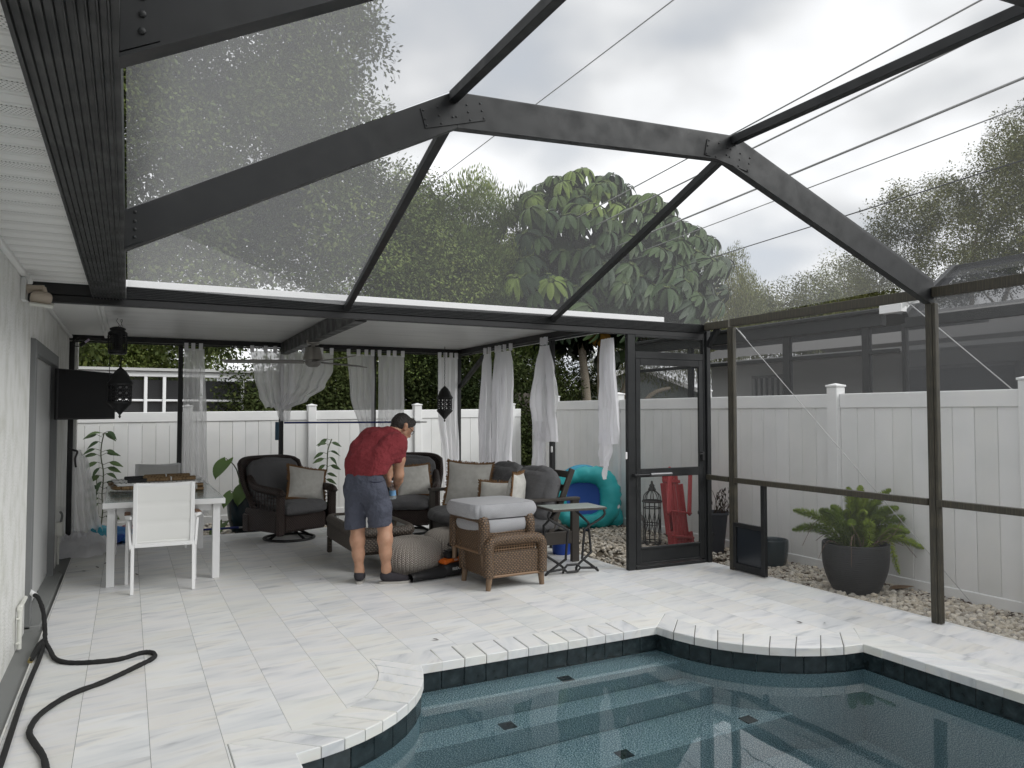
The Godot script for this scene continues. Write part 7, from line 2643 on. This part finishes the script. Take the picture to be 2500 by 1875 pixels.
	part("grey_tip", m, mat(0.45, 0.45, 0.45, 0.4), bp)
	m = MB.new()
	m.box(Vector3(0, 0.12, 0), Vector3(0.05, 0.24, 0.015), Basis.IDENTITY, 0.006)
	solo("blue_holder", m, mat(0.05, 0.11, 0.17, 0.6), "slim blue grey holder hung on the second back post", "holder", Vector3(1.765, 1.19, -10.46))
	# white cleats on posts
	for q in [[Vector3(4.365, 1.13, -7.69), "small white cleat on the black post behind the loveseat"], [Vector3(4.38, 1.13, -6.235), "small white cleat on the door post under the bright curtain"]]:
		m = MB.new()
		m.box(Vector3.ZERO, Vector3(0.02, 0.07, 0.02), Basis.IDENTITY, 0.005)
		solo("cleat", m, M.white, q[1], "cleat", q[0])
	# blue tub behind the side table
	var tub := thing("blue_tub", "royal blue tub on the deck edge under the loveseat arm", "tub", Vector3(4.30, 0, -7.35))
	m = MB.new()
	bowl(m, 0.12, 0.10, 0.20)
	part("body", m, mat(0.01, 0.06, 0.36, 0.4), tub)
	# pool toys behind the table
	var toys := thing("pool_toys", "crumpled blue pool toys in a heap behind the dining table", "pool toys", Vector3(0.0, 0, -10.5))
	rng.seed = 431
	for k in 5:
		m = MB.new()
		soft(m, Vector3(-0.12 + k * 0.12, 0.05 + 0.03 * (k % 2), rn(-0.05, 0.15)), Vector3(0.30, 0.09, 0.34), Basis.from_euler(Vector3(rn(-0.25, 0.25), rn(0, 3), rn(-0.25, 0.25))), 0.04, 0.02, 0.05, 440 + k, 10)
		part("sheet", m, [M.float_blue, mat(0.02, 0.16, 0.42, 0.5), M.sky_blue, M.float_blue, mat(0.015, 0.09, 0.35, 0.5)][k], toys)
	m = MB.new()
	m.ball(Vector3(-0.27, 0.11, 0.15), Vector3(0.15, 0.11, 0.13), 16, 10)
	var ball := part("clear_float", m, mat(0.08, 0.42, 0.55, 0.15), toys)
	m = MB.new()
	for k in 7: m.ball(Vector3(-0.05 + k * 0.035, 0.16 + 0.015 * (k % 3), 0.05 + 0.02 * (k % 2)), Vector3(0.035, 0.02, 0.03), 8, 5)
	part("pink_print", m, mat(0.55, 0.25, 0.28, 0.5), toys)

func build_hose() -> void:
	var h := thing("garden_hose", "black fabric garden hose looping from the wall tap across the deck", "hose")
	var y := 0.014
	var m := MB.new()
	var a := [Vector3(-0.585, 0.245, -6.50), Vector3(-0.55, 0.235, -6.42), Vector3(-0.51, 0.16, -6.32), Vector3(-0.485, 0.06, -6.18), Vector3(-0.47, 0.03, -6.02), Vector3(-0.43, 0.025, -5.82), Vector3(-0.37, y, -5.58), Vector3(-0.25, y, -5.46), Vector3(-0.04, y, -5.42), Vector3(0.10, y, -5.50), Vector3(0.165, y, -5.47), Vector3(0.17, y, -5.36), Vector3(0.08, y, -5.23), Vector3(-0.09, y, -5.02), Vector3(-0.26, y, -4.86), Vector3(-0.375, y, -4.62), Vector3(-0.40, y, -4.40), Vector3(-0.365, y, -4.24), Vector3(-0.315, y, -4.06), Vector3(-0.285, y, -3.88), Vector3(-0.22, y, -3.6), Vector3(-0.1, y, -3.3), Vector3(0.1, y, -3.0)]
	rng.seed = 450
	var pts := curve(a, 10)
	var rr := PackedFloat32Array()
	var nz := noise(451, 4.0, 2)
	for j in pts.size(): rr.append(0.0145 + 0.0022 * nz.get_noise_1d(j * 1.7))
	m.tube(pts, rr, 9)
	part("hose_tube", m, M.rubber, h)
	m = MB.new()
	pts = curve([Vector3(-0.47, 0.04, -6.02), Vector3(-0.50, 0.03, -5.92), Vector3(-0.515, 0.012, -5.72), Vector3(-0.51, 0.02, -5.64), Vector3(-0.495, 0.03, -5.80), Vector3(-0.475, 0.03, -5.95), Vector3(-0.47, 0.015, -5.7), Vector3(-0.478, 0.012, -5.3), Vector3(-0.482, 0.012, -4.9), Vector3(-0.477, 0.012, -4.4), Vector3(-0.473, 0.012, -4.0), Vector3(-0.475, 0.012, -3.2)], 8)
	m.tube(pts, 0.014, 9)
	part("hose_tube", m, M.rubber, h)
	m = MB.new()
	m.tube([Vector3(-0.61, 0.262, -6.53), Vector3(-0.575, 0.243, -6.485)], 0.019, 10)
	part("white_coupling", m, M.white, h)
	m = MB.new()
	m.tube([Vector3(-0.515, 0.012, -5.68), Vector3(-0.517, 0.012, -5.63)], 0.016, 8)
	part("brass_end", m, mat(0.35, 0.28, 0.12, 0.4, 0.8), h)

func build_gravel_things() -> void:
	# shell shaped pool float standing on edge
	var f := thing("pool_float", "turquoise inflatable pool float with blue mesh seat leaning on the fence", "pool float", Vector3(5.83, -0.10, -9.25), 0)
	var base := look(Vector3(0, 0, 0), Vector3(-0.50, 0.25, 1.0)).basis
	var nz := noise(461, 6.0, 3)
	var m := MB.new()
	# fat ring
	m.grid(64, 20, func(u, v):
		var a: float = u * TAU
		var b: float = v * TAU
		var sq: float = 1.0 / pow(pow(absf(cos(a)), 3.2) + pow(absf(sin(a)), 3.2), 1.0 / 3.2)
		var r: float = 0.098 + 0.055 * maxf(0.0, cos(a - 0.25)) + 0.016 * nz.get_noise_2d(cos(a) * 3.0, sin(a) * 3.0) + 0.007 * sin(a * 38.0 + 3.0 * nz.get_noise_2d(cos(a) * 9.0, sin(a) * 9.0)) * maxf(0.0, -cos(b))
		var cx: float = cos(a) * (0.235 * sq + r) - 0.05
		var cy: float = sin(a) * (0.225 * sq + r)
		var wr: float = 0.010 * nz.get_noise_2d(a * 9.0, b * 2.0)
		return Vector3(cx + cos(a) * (r + wr) * cos(b), 0.44 + cy + sin(a) * (r + wr) * cos(b), (r * 1.0 + wr) * sin(b)), Vector2.ONE, true)
	part("ring", m, M.teal, f, Transform3D(base, Vector3.ZERO))
	m = MB.new()
	m.grid(16, 16, func(u, v):
		var x: float = (u - 0.5) * 0.56 - 0.05
		var y: float = (v - 0.5) * 0.56
		return Vector3(x, 0.44 + y, 0.02 - 0.05 * (1.0 - pow(u * 2 - 1, 2)) * (1.0 - pow(v * 2 - 1, 2))), Vector2.ONE)
	part("mesh_seat", m, M.float_blue, f, Transform3D(base, Vector3.ZERO))
	m = MB.new()
	# backrest tube behind, brighter blue
	m.grid(40, 14, func(u, v):
		var a: float = lerpf(-0.15, 1.08, u) * PI
		var b: float = v * TAU
		var r: float = 0.12 * pow(sin(PI * clampf(u * 0.96 + 0.02, 0, 1)), 0.4)
		return Vector3(-0.03 + cos(a) * (0.36 + r * cos(b)), 0.44 + sin(a) * (0.40 + r * cos(b)), -0.20 + r * sin(b)), Vector2.ONE)
	part("backrest", m, M.sky_blue, f, Transform3D(base, Vector3.ZERO))
	m = MB.new()
	var pts := []
	for k in 49: pts.append(Vector3(cos(TAU * k / 48.0) * 0.43, 0.44 + sin(TAU * k / 48.0) * 0.44, -0.02))
	m.tube(pts, 0.007, 6, false)
	part("piping", m, M.float_blue, f, Transform3D(base, Vector3.ZERO))
	m = MB.new()
	soft(m, Vector3(0.26, 0.26, -0.26), Vector3(0.5, 0.50, 0.3), Basis(Vector3.BACK, 0.2), 0.14, 0.03, 0.05, 462, 12)
	part("folded_side", m, M.teal, f, Transform3D(base, Vector3.ZERO))
	m = MB.new()
	m.grid(6, 6, func(u, v): return Vector3((u - 0.5) * 0.09, (v - 0.5) * 0.13, 0.012 * sin(u * 4.0)), Vector2.ONE)
	part("care_tag", m, M.white, f, Transform3D(Basis(Vector3.UP, 0.0) * Basis(Vector3.BACK, 0.45), Vector3(0.36, 0.36, 0.20)))
	# red slatted chair folded and leaned back
	var c := thing("garden_chair", "red slatted folding garden chair leaning against the fence behind the screen door", "chair", Vector3(5.99, -0.09, -7.42), 0)
	c.transform.basis = Basis(Vector3.UP, 0.30) * Basis(Vector3.RIGHT, -0.20) * Basis(Vector3.BACK, -0.10)
	for k in 5:
		m = MB.new()
		var top: float = 0.90 + 0.05 * (1.0 - pow((k - 2) / 2.2, 2.0))
		m.box(Vector3(-0.13 + k * 0.065, 0.10 + (top - 0.10) / 2.0, -0.02 - 0.012 * cos((k - 2) * 0.6)), Vector3(0.057, top - 0.10, 0.018), Basis.IDENTITY, 0.006)
		part("back_slat", m, M.red, c)
	for k in 4:
		m = MB.new()
		m.box(Vector3(-0.105 + k * 0.07, 0.24, 0.03), Vector3(0.060, 0.40, 0.018), Basis.IDENTITY, 0.006)
		part("seat_slat", m, M.red, c)
	for s in [-1.0, 1.0]:
		m = MB.new()
		var ar := Basis(Vector3.BACK, -0.25)
		m.box(Vector3(s * 0.215 - 0.01, 0.68, 0.10), Vector3(0.072, 0.54, 0.022), ar, 0.008)
		m.ball(ar * Vector3(0, 0.27, 0) + Vector3(s * 0.215 - 0.01, 0.68, 0.10), Vector3(0.036, 0.036, 0.011), 14, 8)
		m.ball(ar * Vector3(0, -0.27, 0) + Vector3(s * 0.215 - 0.01, 0.68, 0.10), Vector3(0.036, 0.036, 0.011), 14, 8)
		part("arm", m, M.red, c)
		m = MB.new()
		m.box(Vector3(s * 0.18, 0.09, 0.03), Vector3(0.05, 0.22, 0.10), Basis(Vector3.BACK, s * 0.05), 0.006)
		m.box(Vector3(s * 0.185, 0.48, -0.01), Vector3(0.020, 0.62, 0.07), Basis.IDENTITY, 0.006)
		part("leg", m, M.red, c)
	m = MB.new()
	m.tube([Vector3(-0.27, 0.445, 0.085), Vector3(0.20, 0.415, 0.085)], 0.013, 8)
	m.tube([Vector3(-0.24, 0.150, 0.07), Vector3(0.21, 0.120, 0.07)], 0.016, 8)
	m.box(Vector3(0, 0.82, -0.012), Vector3(0.36, 0.04, 0.02), Basis.IDENTITY, 0.004)
	part("cross_bar", m, M.red, c)
	# two standing lanterns on the gravel
	var met := mat(0.045, 0.043, 0.040, 0.6, 0.3)
	var l := thing("garden_lantern", "tall round wire lantern with domed top on the gravel beside the red chair", "lantern", Vector3(5.85, -0.09, -7.78), 0, "lanterns on the gravel")
	m = MB.new()
	m.lathe([Vector2(0, 0), Vector2(0.115, 0.0), Vector2(0.115, 0.03), Vector2(0.10, 0.035)], 20)
	part("base", m, met, l)
	m = MB.new()
	for k in 10:
		var a := TAU * k / 10.0
		var d := Vector3(cos(a), 0, sin(a)) * 0.105
		m.tube([d + Vector3(0, 0.02, 0), d + Vector3(0, 0.54, 0)], 0.006, 5)
		var a2 := TAU * (k + 1) / 10.0
		var e := Vector3(cos(a2), 0, sin(a2)) * 0.105
		m.tube([d + Vector3(0, 0.12, 0), e + Vector3(0, 0.40, 0)], 0.0035, 4)
		m.tube([e + Vector3(0, 0.12, 0), d + Vector3(0, 0.40, 0)], 0.0035, 4)
	for y in [0.05, 0.26, 0.46, 0.535]:
		var r := []
		for s in 21: r.append(Vector3(cos(TAU * s / 20.0) * 0.107, y, sin(TAU * s / 20.0) * 0.107))
		m.tube(r, 0.007, 5, false)
	part("wire_cage", m, met, l)
	m = MB.new()
	m.lathe([Vector2(0.125, 0.53), Vector2(0.13, 0.545), Vector2(0.115, 0.555), Vector2(0.108, 0.555)], 20)
	for k in 8:
		var a := TAU * k / 8.0
		m.tube(curve([Vector3(cos(a) * 0.11, 0.55, sin(a) * 0.11), Vector3(cos(a) * 0.095, 0.62, sin(a) * 0.095), Vector3(cos(a) * 0.03, 0.68, sin(a) * 0.03)], 4), 0.006, 5)
	m.lathe([Vector2(0.045, 0.67), Vector2(0.05, 0.69), Vector2(0.03, 0.72), Vector2(0.035, 0.735), Vector2(0.012, 0.765), Vector2(0.016, 0.78), Vector2(0.0, 0.80)], 14)
	part("domed_top", m, met, l)
	l = thing("garden_lantern", "small grey square lantern with glass sides left of the tall wire lantern", "lantern", Vector3(5.74, -0.09, -7.92), 25, "lanterns on the gravel")
	var gm := mat(0.16, 0.15, 0.14, 0.7)
	m = MB.new()
	m.box(Vector3(0, 0.02, 0), Vector3(0.17, 0.04, 0.17), Basis.IDENTITY, 0.006)
	for x in [-1, 1]:
		for zz in [-1, 1]: m.box(Vector3(x * 0.065, 0.17, zz * 0.065), Vector3(0.014, 0.27, 0.014), Basis.IDENTITY, 0.003)
	part("frame", m, gm, l)
	m = MB.new()
	for s in 4:
		var d := Vector3(0, 0, 0.064).rotated(Vector3.UP, s * PI / 2)
		m.poly([d + Vector3(-0.058, 0.04, 0).rotated(Vector3.UP, s * PI / 2), d + Vector3(0.058, 0.04, 0).rotated(Vector3.UP, s * PI / 2), d + Vector3(0.058, 0.30, 0).rotated(Vector3.UP, s * PI / 2), d + Vector3(-0.058, 0.30, 0).rotated(Vector3.UP, s * PI / 2)], d)
	part("pane", m, M.glass, l)
	m = MB.new()
	m.lathe([Vector2(0.10, 0.30), Vector2(0.105, 0.315), Vector2(0.08, 0.345), Vector2(0.045, 0.375), Vector2(0.045, 0.40), Vector2(0.025, 0.415), Vector2(0.0, 0.42)], 4)
	var ringp := []
	for s in 13: ringp.append(Vector3(cos(TAU * s / 12.0) * 0.028, 0.455 + sin(TAU * s / 12.0) * 0.028, 0))
	m.tube(ringp, 0.006, 6, false)
	part("roof", m, gm, l)
	m = MB.new()
	m.tube([Vector3(0, 0.04, 0), Vector3(0, 0.14, 0)], 0.035, 12)
	part("candle", m, mat(0.42, 0.36, 0.18, 0.6), l)

func build_litter() -> void:
	# dead leaves along the house edge of the deck, few enough to count
	rng.seed = 471
	var m := MB.new()
	m.col = Color(0.035, 0.022, 0.014)
	leaf(m, Vector3(-0.5, 0, 0), Vector3(1, 0.1, 0), Vector3.UP, 1.0, 0.5, -0.1, 2)
	var lm := m.mesh()
	var k := 0
	for q in [[-0.44, -8.9], [-0.25, -8.75], [-0.18, -8.95], [-0.36, -8.6], [-0.56, -8.2], [-0.55, -7.9], [-0.58, -7.7], [-0.57, -7.0], [-0.55, -7.35], [-0.56, -8.5], [-0.58, -8.8], [0.1, -8.2], [1.3, -8.0], [1.62, -7.2], [0.62, -8.6], [-0.5, -9.3], [1.9, -4.95], [4.6, -4.05], [4.45, -4.15]]:
		var o := solo("dead_leaf", lm, M.leaf, "small dark dead leaf scrap lying loose on the paving", "leaf", Vector3(q[0], 0.006 if q[0] > -0.5 else -0.016, q[1]), "dead leaf scraps on the paving", rn(0, 360))
		o.scale = Vector3.ONE * rn(0.03, 0.055)
		k += 1

# ---------------------------------------------------------------- the man
func shoe(p: Node3D, heel: Vector3, dir: Vector3, mirror: float, lift := 0.0) -> void:
	var z := dir.normalized()
	var x := Vector3.UP.cross(z).normalized()
	var t := Transform3D(Basis(x * mirror, Vector3.UP, z), heel) if mirror > 0.0 else Transform3D(Basis(x, Vector3.UP, z), heel)
	t = t * Transform3D(Basis(Vector3.RIGHT, lift), Vector3.ZERO)
	var b := Body.new()
	b.k = 0.03
	b.chain([Vector3(0, 0.062, 0.045), Vector3(0, 0.058, 0.10), Vector3(0.004 * mirror, 0.045, 0.17), Vector3(0.006 * mirror, 0.036, 0.235)], [0.040, 0.043, 0.042, 0.033])
	b.chain([Vector3(0, 0.10, 0.058), Vector3(0, 0.07, 0.05)], [0.042, 0.040])
	b.chain([Vector3(0, 0.088, 0.10), Vector3(0, 0.065, 0.15)], [0.030, 0.036])
	b.cut(Vector3.DOWN, Vector3(0, 0.020, 0))
	b.cut(Vector3(0, 1, 0.25), Vector3(0, 0.112, 0.05))
	var m := MB.new()
	b.into(m, 0.007)
	var s := part("shoe", m, M.shoe, p, t)
	m = MB.new()
	var pg := PackedVector2Array()
	for k in 28:
		var a := TAU * k / 28.0
		var zz := 0.135 - cos(a) * 0.143
		var w := lerpf(0.040, 0.050, smoothstep(0.05, 0.2, zz))
		pg.append(Vector2(signf(sin(a)) * pow(absf(sin(a)), 0.62) * w + 0.004 * mirror * zz * 4.0, zz))
	m.prism(pg, 0.0, 0.021, true, 0.004)
	part("sole", m, M.sole, s)
	m = MB.new()
	for k in 3: m.tube([Vector3(-0.022, 0.105 - k * 0.010, 0.105 + k * 0.022), Vector3(0.022, 0.105 - k * 0.010, 0.11 + k * 0.022)], 0.0035, 5)
	m.tube(curve([Vector3(0.0, 0.118, 0.10), Vector3(0.025, 0.13, 0.09), Vector3(0.03, 0.11, 0.11)], 3), 0.003, 5)
	part("laces", m, M.black, s)

func finger(m: Body, p: Vector3, d: Vector3, curl: Vector3, ln: float, r: float, bend: float) -> void:
	var ax := d.cross(curl).normalized()
	var q := d.normalized()
	var seg := [0.46, 0.30, 0.24]
	for k in 3:
		q = q.rotated(ax, bend * (0.7 if k == 0 else 1.0))
		var e: Vector3 = p + q * ln * seg[k]
		m.cap(p, e, r * (1.0 - 0.1 * k), r * (0.92 - 0.1 * k))
		p = e

func build_person() -> void:
	var p := thing("person", "person in red t-shirt and grey shorts bending forward, holding a water bottle", "person", Vector3(1.930, 0, -6.851))
	# skin: one continuous body from ankles to head
	var b := Body.new()
	b.k = 0.045
	b.chain([Vector3(-0.052, 0.839, -0.103), Vector3(-0.025, 0.506, -0.112), Vector3(-0.037, 0.389, -0.079), Vector3(-0.030, 0.263, -0.070), Vector3(-0.020, 0.111, -0.065), Vector3(-0.021, 0.060, -0.066)], [0.070, 0.060, 0.0615, 0.050, 0.036, 0.036])
	b.chain([Vector3(0.081, 0.841, 0.041), Vector3(0.184, 0.512, 0.037), Vector3(0.179, 0.400, 0.068), Vector3(0.180, 0.280, 0.079), Vector3(0.193, 0.130, 0.064), Vector3(0.192, 0.073, 0.058)], [0.072, 0.060, 0.0625, 0.050, 0.037, 0.036])
	b.chain([Vector3(0.015, 0.903, -0.036), Vector3(0.097, 1.101, -0.084), Vector3(0.200, 1.252, -0.109), Vector3(0.298, 1.354, -0.115), Vector3(0.354, 1.393, -0.120)], [0.080, 0.075, 0.080, 0.056, 0.055])
	b.chain([Vector3(0.277, 1.282, -0.082), Vector3(0.319, 1.259, 0.011), Vector3(0.330, 1.120, 0.006), Vector3(0.337, 0.973, -0.029), Vector3(0.361, 0.916, -0.116), Vector3(0.384, 0.875, -0.198)], [0.05, 0.052, 0.048, 0.041, 0.038, 0.027])
	b.chain([Vector3(0.263, 1.290, -0.176), Vector3(0.269, 1.276, -0.283), Vector3(0.356, 1.008, -0.438), Vector3(0.345, 0.949, -0.367), Vector3(0.322, 0.917, -0.301)], [0.05, 0.050, 0.041, 0.038, 0.027])
	var m := MB.new()
	b.into(m, 0.011)
	# hands close on the bottle: right on the neck, left round the body
	var top: Vector3 = Vector3(0.349, 0.871, -0.266)
	var bot: Vector3 = Vector3(0.358, 0.716, -0.261)
	var axd := (bot - top).normalized()
	var h := Body.new()
	h.k = 0.014
	var wr: Vector3 = Vector3(0.384, 0.875, -0.198)
	var kn: Vector3 = Vector3(0.393, 0.852, -0.260)
	h.cap(wr, kn, 0.027, 0.024)
	h.cap(wr + axd * 0.012, kn + axd * 0.024, 0.022, 0.018)
	h.cap(wr - axd * 0.012, kn - axd * 0.020, 0.022, 0.017)
	for k in 4:
		finger(h, kn + axd * (-0.026 + 0.018 * k), (top - wr).normalized() + Vector3(0.448, 0, -0.894) * 0.5, -Vector3(0.894, 0, 0.448), [0.070, 0.078, 0.074, 0.060][k], 0.0088, 0.55)
	finger(h, wr.lerp(kn, 0.4) - axd * 0.02, (top - wr).normalized() - axd * 0.3, axd, 0.062, 0.0105, 0.2)
	h.into(m, 0.0042)
	h = Body.new()
	h.k = 0.014
	wr = Vector3(0.322, 0.917, -0.301)
	kn = Vector3(0.337, 0.855, -0.305)
	h.cap(wr, kn, 0.027, 0.024)
	h.cap(wr + Vector3(0, 0, 0.012), kn + Vector3(0, 0, 0.022), 0.021, 0.018)
	h.cap(wr - Vector3(0, 0, 0.012), kn - Vector3(0, 0, 0.02), 0.021, 0.017)
	for k in 4:
		finger(h, kn + Vector3(0, 0.004 - 0.012 * k, -0.026 + 0.017 * k), Vector3(0.6, -0.5, -0.25), Vector3(0.7, 0.1, 0.7), [0.070, 0.078, 0.074, 0.060][k], 0.0088, 0.5)
	finger(h, wr.lerp(kn, 0.4) + Vector3(0, 0, 0.024), Vector3(0.55, -0.5, 0.5), Vector3(0.6, -0.6, -0.6), 0.062, 0.0105, 0.25)
	h.into(m, 0.0042)
	# head, turned to the hands
	var fw := (Vector3(0.894, 0, 0.448) * 0.66 + Vector3.DOWN * 0.50 + Vector3(0.448, 0, -0.894) * 0.56).normalized()
	var rt := Vector3.UP.cross(fw).normalized()
	var ht := Transform3D(Basis(rt, fw.cross(rt), fw), Vector3(0.402, 1.409, -0.140))
	var f := Body.new()
	f.k = 0.022
	f.cap(Vector3(0, 0.030, -0.025), Vector3(0, 0.026, 0.022), 0.084, 0.080)
	f.cap(Vector3(0, -0.072, 0.055), Vector3(0, -0.01, 0.04), 0.030, 0.060)
	f.cap(Vector3(-0.046, -0.045, 0.015), Vector3(-0.018, -0.088, 0.062), 0.026, 0.020)
	f.cap(Vector3(0.046, -0.045, 0.015), Vector3(0.018, -0.088, 0.062), 0.026, 0.020)
	f.cap(Vector3(0, 0.012, 0.096), Vector3(0, -0.030, 0.114), 0.010, 0.013)
	f.cap(Vector3(-0.012, -0.034, 0.104), Vector3(0.012, -0.034, 0.104), 0.008, 0.008)
	f.cap(Vector3(-0.040, 0.026, 0.078), Vector3(0.040, 0.026, 0.078), 0.018, 0.018)
	f.cap(Vector3(-0.020, -0.060, 0.088), Vector3(0.020, -0.060, 0.088), 0.007, 0.007)
	f.cap(Vector3(-0.012, -0.100, 0.074), Vector3(0.012, -0.100, 0.074), 0.016, 0.016)
	f.cap(Vector3(0, -0.04, -0.030), Vector3(0, -0.15, -0.075), 0.056, 0.056)
	for s in [-1.0, 1.0]:
		f.cap(Vector3(s * 0.080, 0.012, -0.012), Vector3(s * 0.090, 0.018, -0.024), 0.009, 0.012)
		f.cap(Vector3(s * 0.090, 0.018, -0.024), Vector3(s * 0.088, -0.018, -0.016), 0.012, 0.009)
		f.cap(Vector3(s * 0.082, -0.024, -0.010), Vector3(s * 0.080, 0.0, -0.008), 0.009, 0.008)
	var hm := MB.new()
	f.into(hm, 0.0055)
	m.add(hm, ht)
	part("body", m, M.skin, p)
	m = MB.new()
	for s in [-1.0, 1.0]: m.ball(Vector3(s * 0.031, 0.008, 0.087), Vector3(0.011, 0.008, 0.008), 10, 6)
	part("eyes", m, M.white, p, ht)
	# short dark hair
	f = Body.new()
	f.k = 0.03
	f.lump = 0.006
	f.nz = noise(501, 40.0, 2)
	f.cap(Vector3(0, 0.042, -0.030), Vector3(0, 0.040, 0.030), 0.091, 0.084)
	f.cap(Vector3(0, -0.005, -0.045), Vector3(0, -0.04, -0.055), 0.076, 0.058)
	f.cap(Vector3(-0.035, 0.09, 0.062), Vector3(0.035, 0.09, 0.062), 0.030, 0.030)
	f.cut(Vector3(0, -0.55, 1.0), Vector3(0, 0.068, 0.080))
	f.cut(Vector3(0, -1, 0.75), Vector3(0, 0.006, 0.015))
	f.cut(Vector3(0, -1, -0.2), Vector3(0, -0.062, -0.05))
	m = MB.new()
	f.into(m, 0.0055)
	part("hair", m, M.hair, p, ht)
	# glasses
	m = MB.new()
	for s in [-1.0, 1.0]:
		var r := []
		for k in 17: r.append(Vector3(s * 0.033 + cos(TAU * k / 16.0) * 0.026, 0.006 + signf(sin(TAU * k / 16.0)) * pow(absf(sin(TAU * k / 16.0)), 0.7) * 0.017, 0.108 - absf(cos(TAU * k / 16.0)) * 0.002))
		m.tube(r, 0.0024, 5, false)
		m.tube([Vector3(s * 0.059, 0.012, 0.104), Vector3(s * 0.080, 0.014, 0.05), Vector3(s * 0.086, 0.016, -0.015)], 0.0024, 5)
	m.tube([Vector3(-0.008, 0.010, 0.112), Vector3(0.008, 0.010, 0.112)], 0.002, 5)
	part("glasses", m, M.black, p, ht)
	# t-shirt
	f = Body.new()
	f.k = 0.07
	f.lump = 0.013
	f.nz = noise(502, 8.0, 3)
	f.chain([Vector3(-0.062, 0.948, -0.152), Vector3(-0.031, 1.078, -0.181), Vector3(0.022, 1.199, -0.220), Vector3(0.130, 1.311, -0.254), Vector3(0.252, 1.324, -0.281)], [0.073, 0.082, 0.092, 0.088, 0.074])
	f.chain([Vector3(0.080, 0.958, 0.051), Vector3(0.114, 1.067, 0.035), Vector3(0.175, 1.166, 0.022), Vector3(0.251, 1.245, 0.016), Vector3(0.312, 1.280, 0.013)], [0.078, 0.086, 0.092, 0.088, 0.072])
	f.chain([Vector3(0.012, 0.952, -0.060), Vector3(0.063, 1.121, -0.112), Vector3(0.174, 1.281, -0.166), Vector3(0.273, 1.345, -0.138)], [0.108, 0.120, 0.112, 0.075])
	f.chain([Vector3(0.298, 1.333, -0.115), Vector3(0.323, 1.366, -0.119)], [0.075, 0.066])
	f.chain([Vector3(0.316, 1.280, 0.015), Vector3(0.332, 1.130, 0.007)], [0.068, 0.062])
	f.chain([Vector3(0.265, 1.297, -0.286), Vector3(0.307, 1.155, -0.353)], [0.066, 0.062])
	f.cut(Vector3(0.06, -1, 0.03), Vector3(0.012, 0.975, -0.060))
	f.cut(Vector3(0.42, 0.80, -0.10), Vector3(0.340, 1.383, -0.116))
	m = MB.new()
	f.into(m, 0.011)
	# the sleeve ends a little below the shoulder
	part("t_shirt", m, M.shirt, p)
	# shorts
	f = Body.new()
	f.k = 0.05
	f.lump = 0.016
	f.nz = noise(503, 7.0, 3)
	f.chain([Vector3(-0.059, 0.929, -0.129), Vector3(-0.051, 0.837, -0.130), Vector3(-0.038, 0.663, -0.124), Vector3(-0.049, 0.470, -0.123)], [0.084, 0.096, 0.096, 0.100])
	f.chain([Vector3(0.071, 0.938, 0.047), Vector3(0.089, 0.847, 0.050), Vector3(0.135, 0.671, 0.035), Vector3(0.146, 0.496, 0.018)], [0.088, 0.104, 0.106, 0.103])
	f.chain([Vector3(0.009, 0.943, -0.051), Vector3(0.011, 0.863, -0.039)], [0.110, 0.118])
	f.cut(Vector3(0.10, -1, 0.05), Vector3(0.046, 0.502, -0.054))
	f.cut(Vector3.UP, Vector3(0.012, 0.991, -0.060))
	m = MB.new()
	f.into(m, 0.011)
	var sh := part("shorts", m, M.shorts, p)
	# back pocket slit and drawstring end, laid on the cloth
	m = MB.new()
	var pts := []
	for k in 9:
		var q: Vector3 = (Vector3(-0.075, 0.937, 0.293)).lerp(Vector3(0.034, 0.937, 0.347), k / 8.0) + Vector3.DOWN * 0.012 * sin(PI * k / 8.0)
		for s in 80:
			if f.d(q) < 0.001: break
			q += Vector3(0.448, 0, -0.894) * 0.005
		pts.append(q)
	m.tube(pts, PackedFloat32Array([0.002, 0.004, 0.006, 0.007, 0.007, 0.006, 0.006, 0.004, 0.002]), 5)
	part("pocket", m, mat(0.012, 0.013, 0.03, 0.9), sh)
	shoe(p, Vector3(-0.021, 0.060, -0.066) * Vector3(1, 0, 1) - Vector3(0.30, 0, -0.95) * 0.058, Vector3(0.30, 0, -0.95), -1.0)
	shoe(p, Vector3(0.193, 0.094, 0.058) * Vector3(1, 0, 1) - Vector3(0.95, 0, 0.25) * 0.058, Vector3(0.95, 0, 0.25), 1.0)
	# socks hem
	# bottle in the hands
	var bt := thing("water_bottle", "clear plastic water bottle with pale blue label in the man's hands", "bottle", Vector3(1.930, 0, -6.851))
	bt.transform = Transform3D(Basis.IDENTITY, Vector3(1.930, 0, -6.851)) * look(top, axd, Vector3.RIGHT) * Transform3D(Basis(Vector3.RIGHT, PI / 2), Vector3.ZERO)
	m = MB.new()
	m.lathe([Vector2(0.012, -0.012), Vector2(0.013, 0.0), Vector2(0.02, 0.02), Vector2(0.031, 0.05), Vector2(0.031, 0.14), Vector2(0.029, 0.15), Vector2(0.0, 0.152)], 18)
	part("shell", m, M.bottle, bt)
	m = MB.new()
	m.lathe([Vector2(0.0318, 0.065), Vector2(0.0318, 0.115)], 18)
	part("label_band", m, M.label_blue, bt)
	m = MB.new()
	m.lathe([Vector2(0.0, -0.026), Vector2(0.0145, -0.026), Vector2(0.0145, -0.012), Vector2(0.0, -0.012)], 14)
	part("cap", m, M.white, bt)

func _ready() -> void:
	light_and_camera()
	make_materials()
	build_ground()
	build_pool()
	build_gravel()
	build_house()
	build_cage()
	build_patio_cover()
	build_fences()
	build_neighbours()
	build_lines()
	build_trees()
	build_plants()
	build_tables()
	build_seating()
	build_blower()
	build_curtains()
	build_fittings()
	build_hose()
	build_gravel_things()
	build_litter()
	build_person()
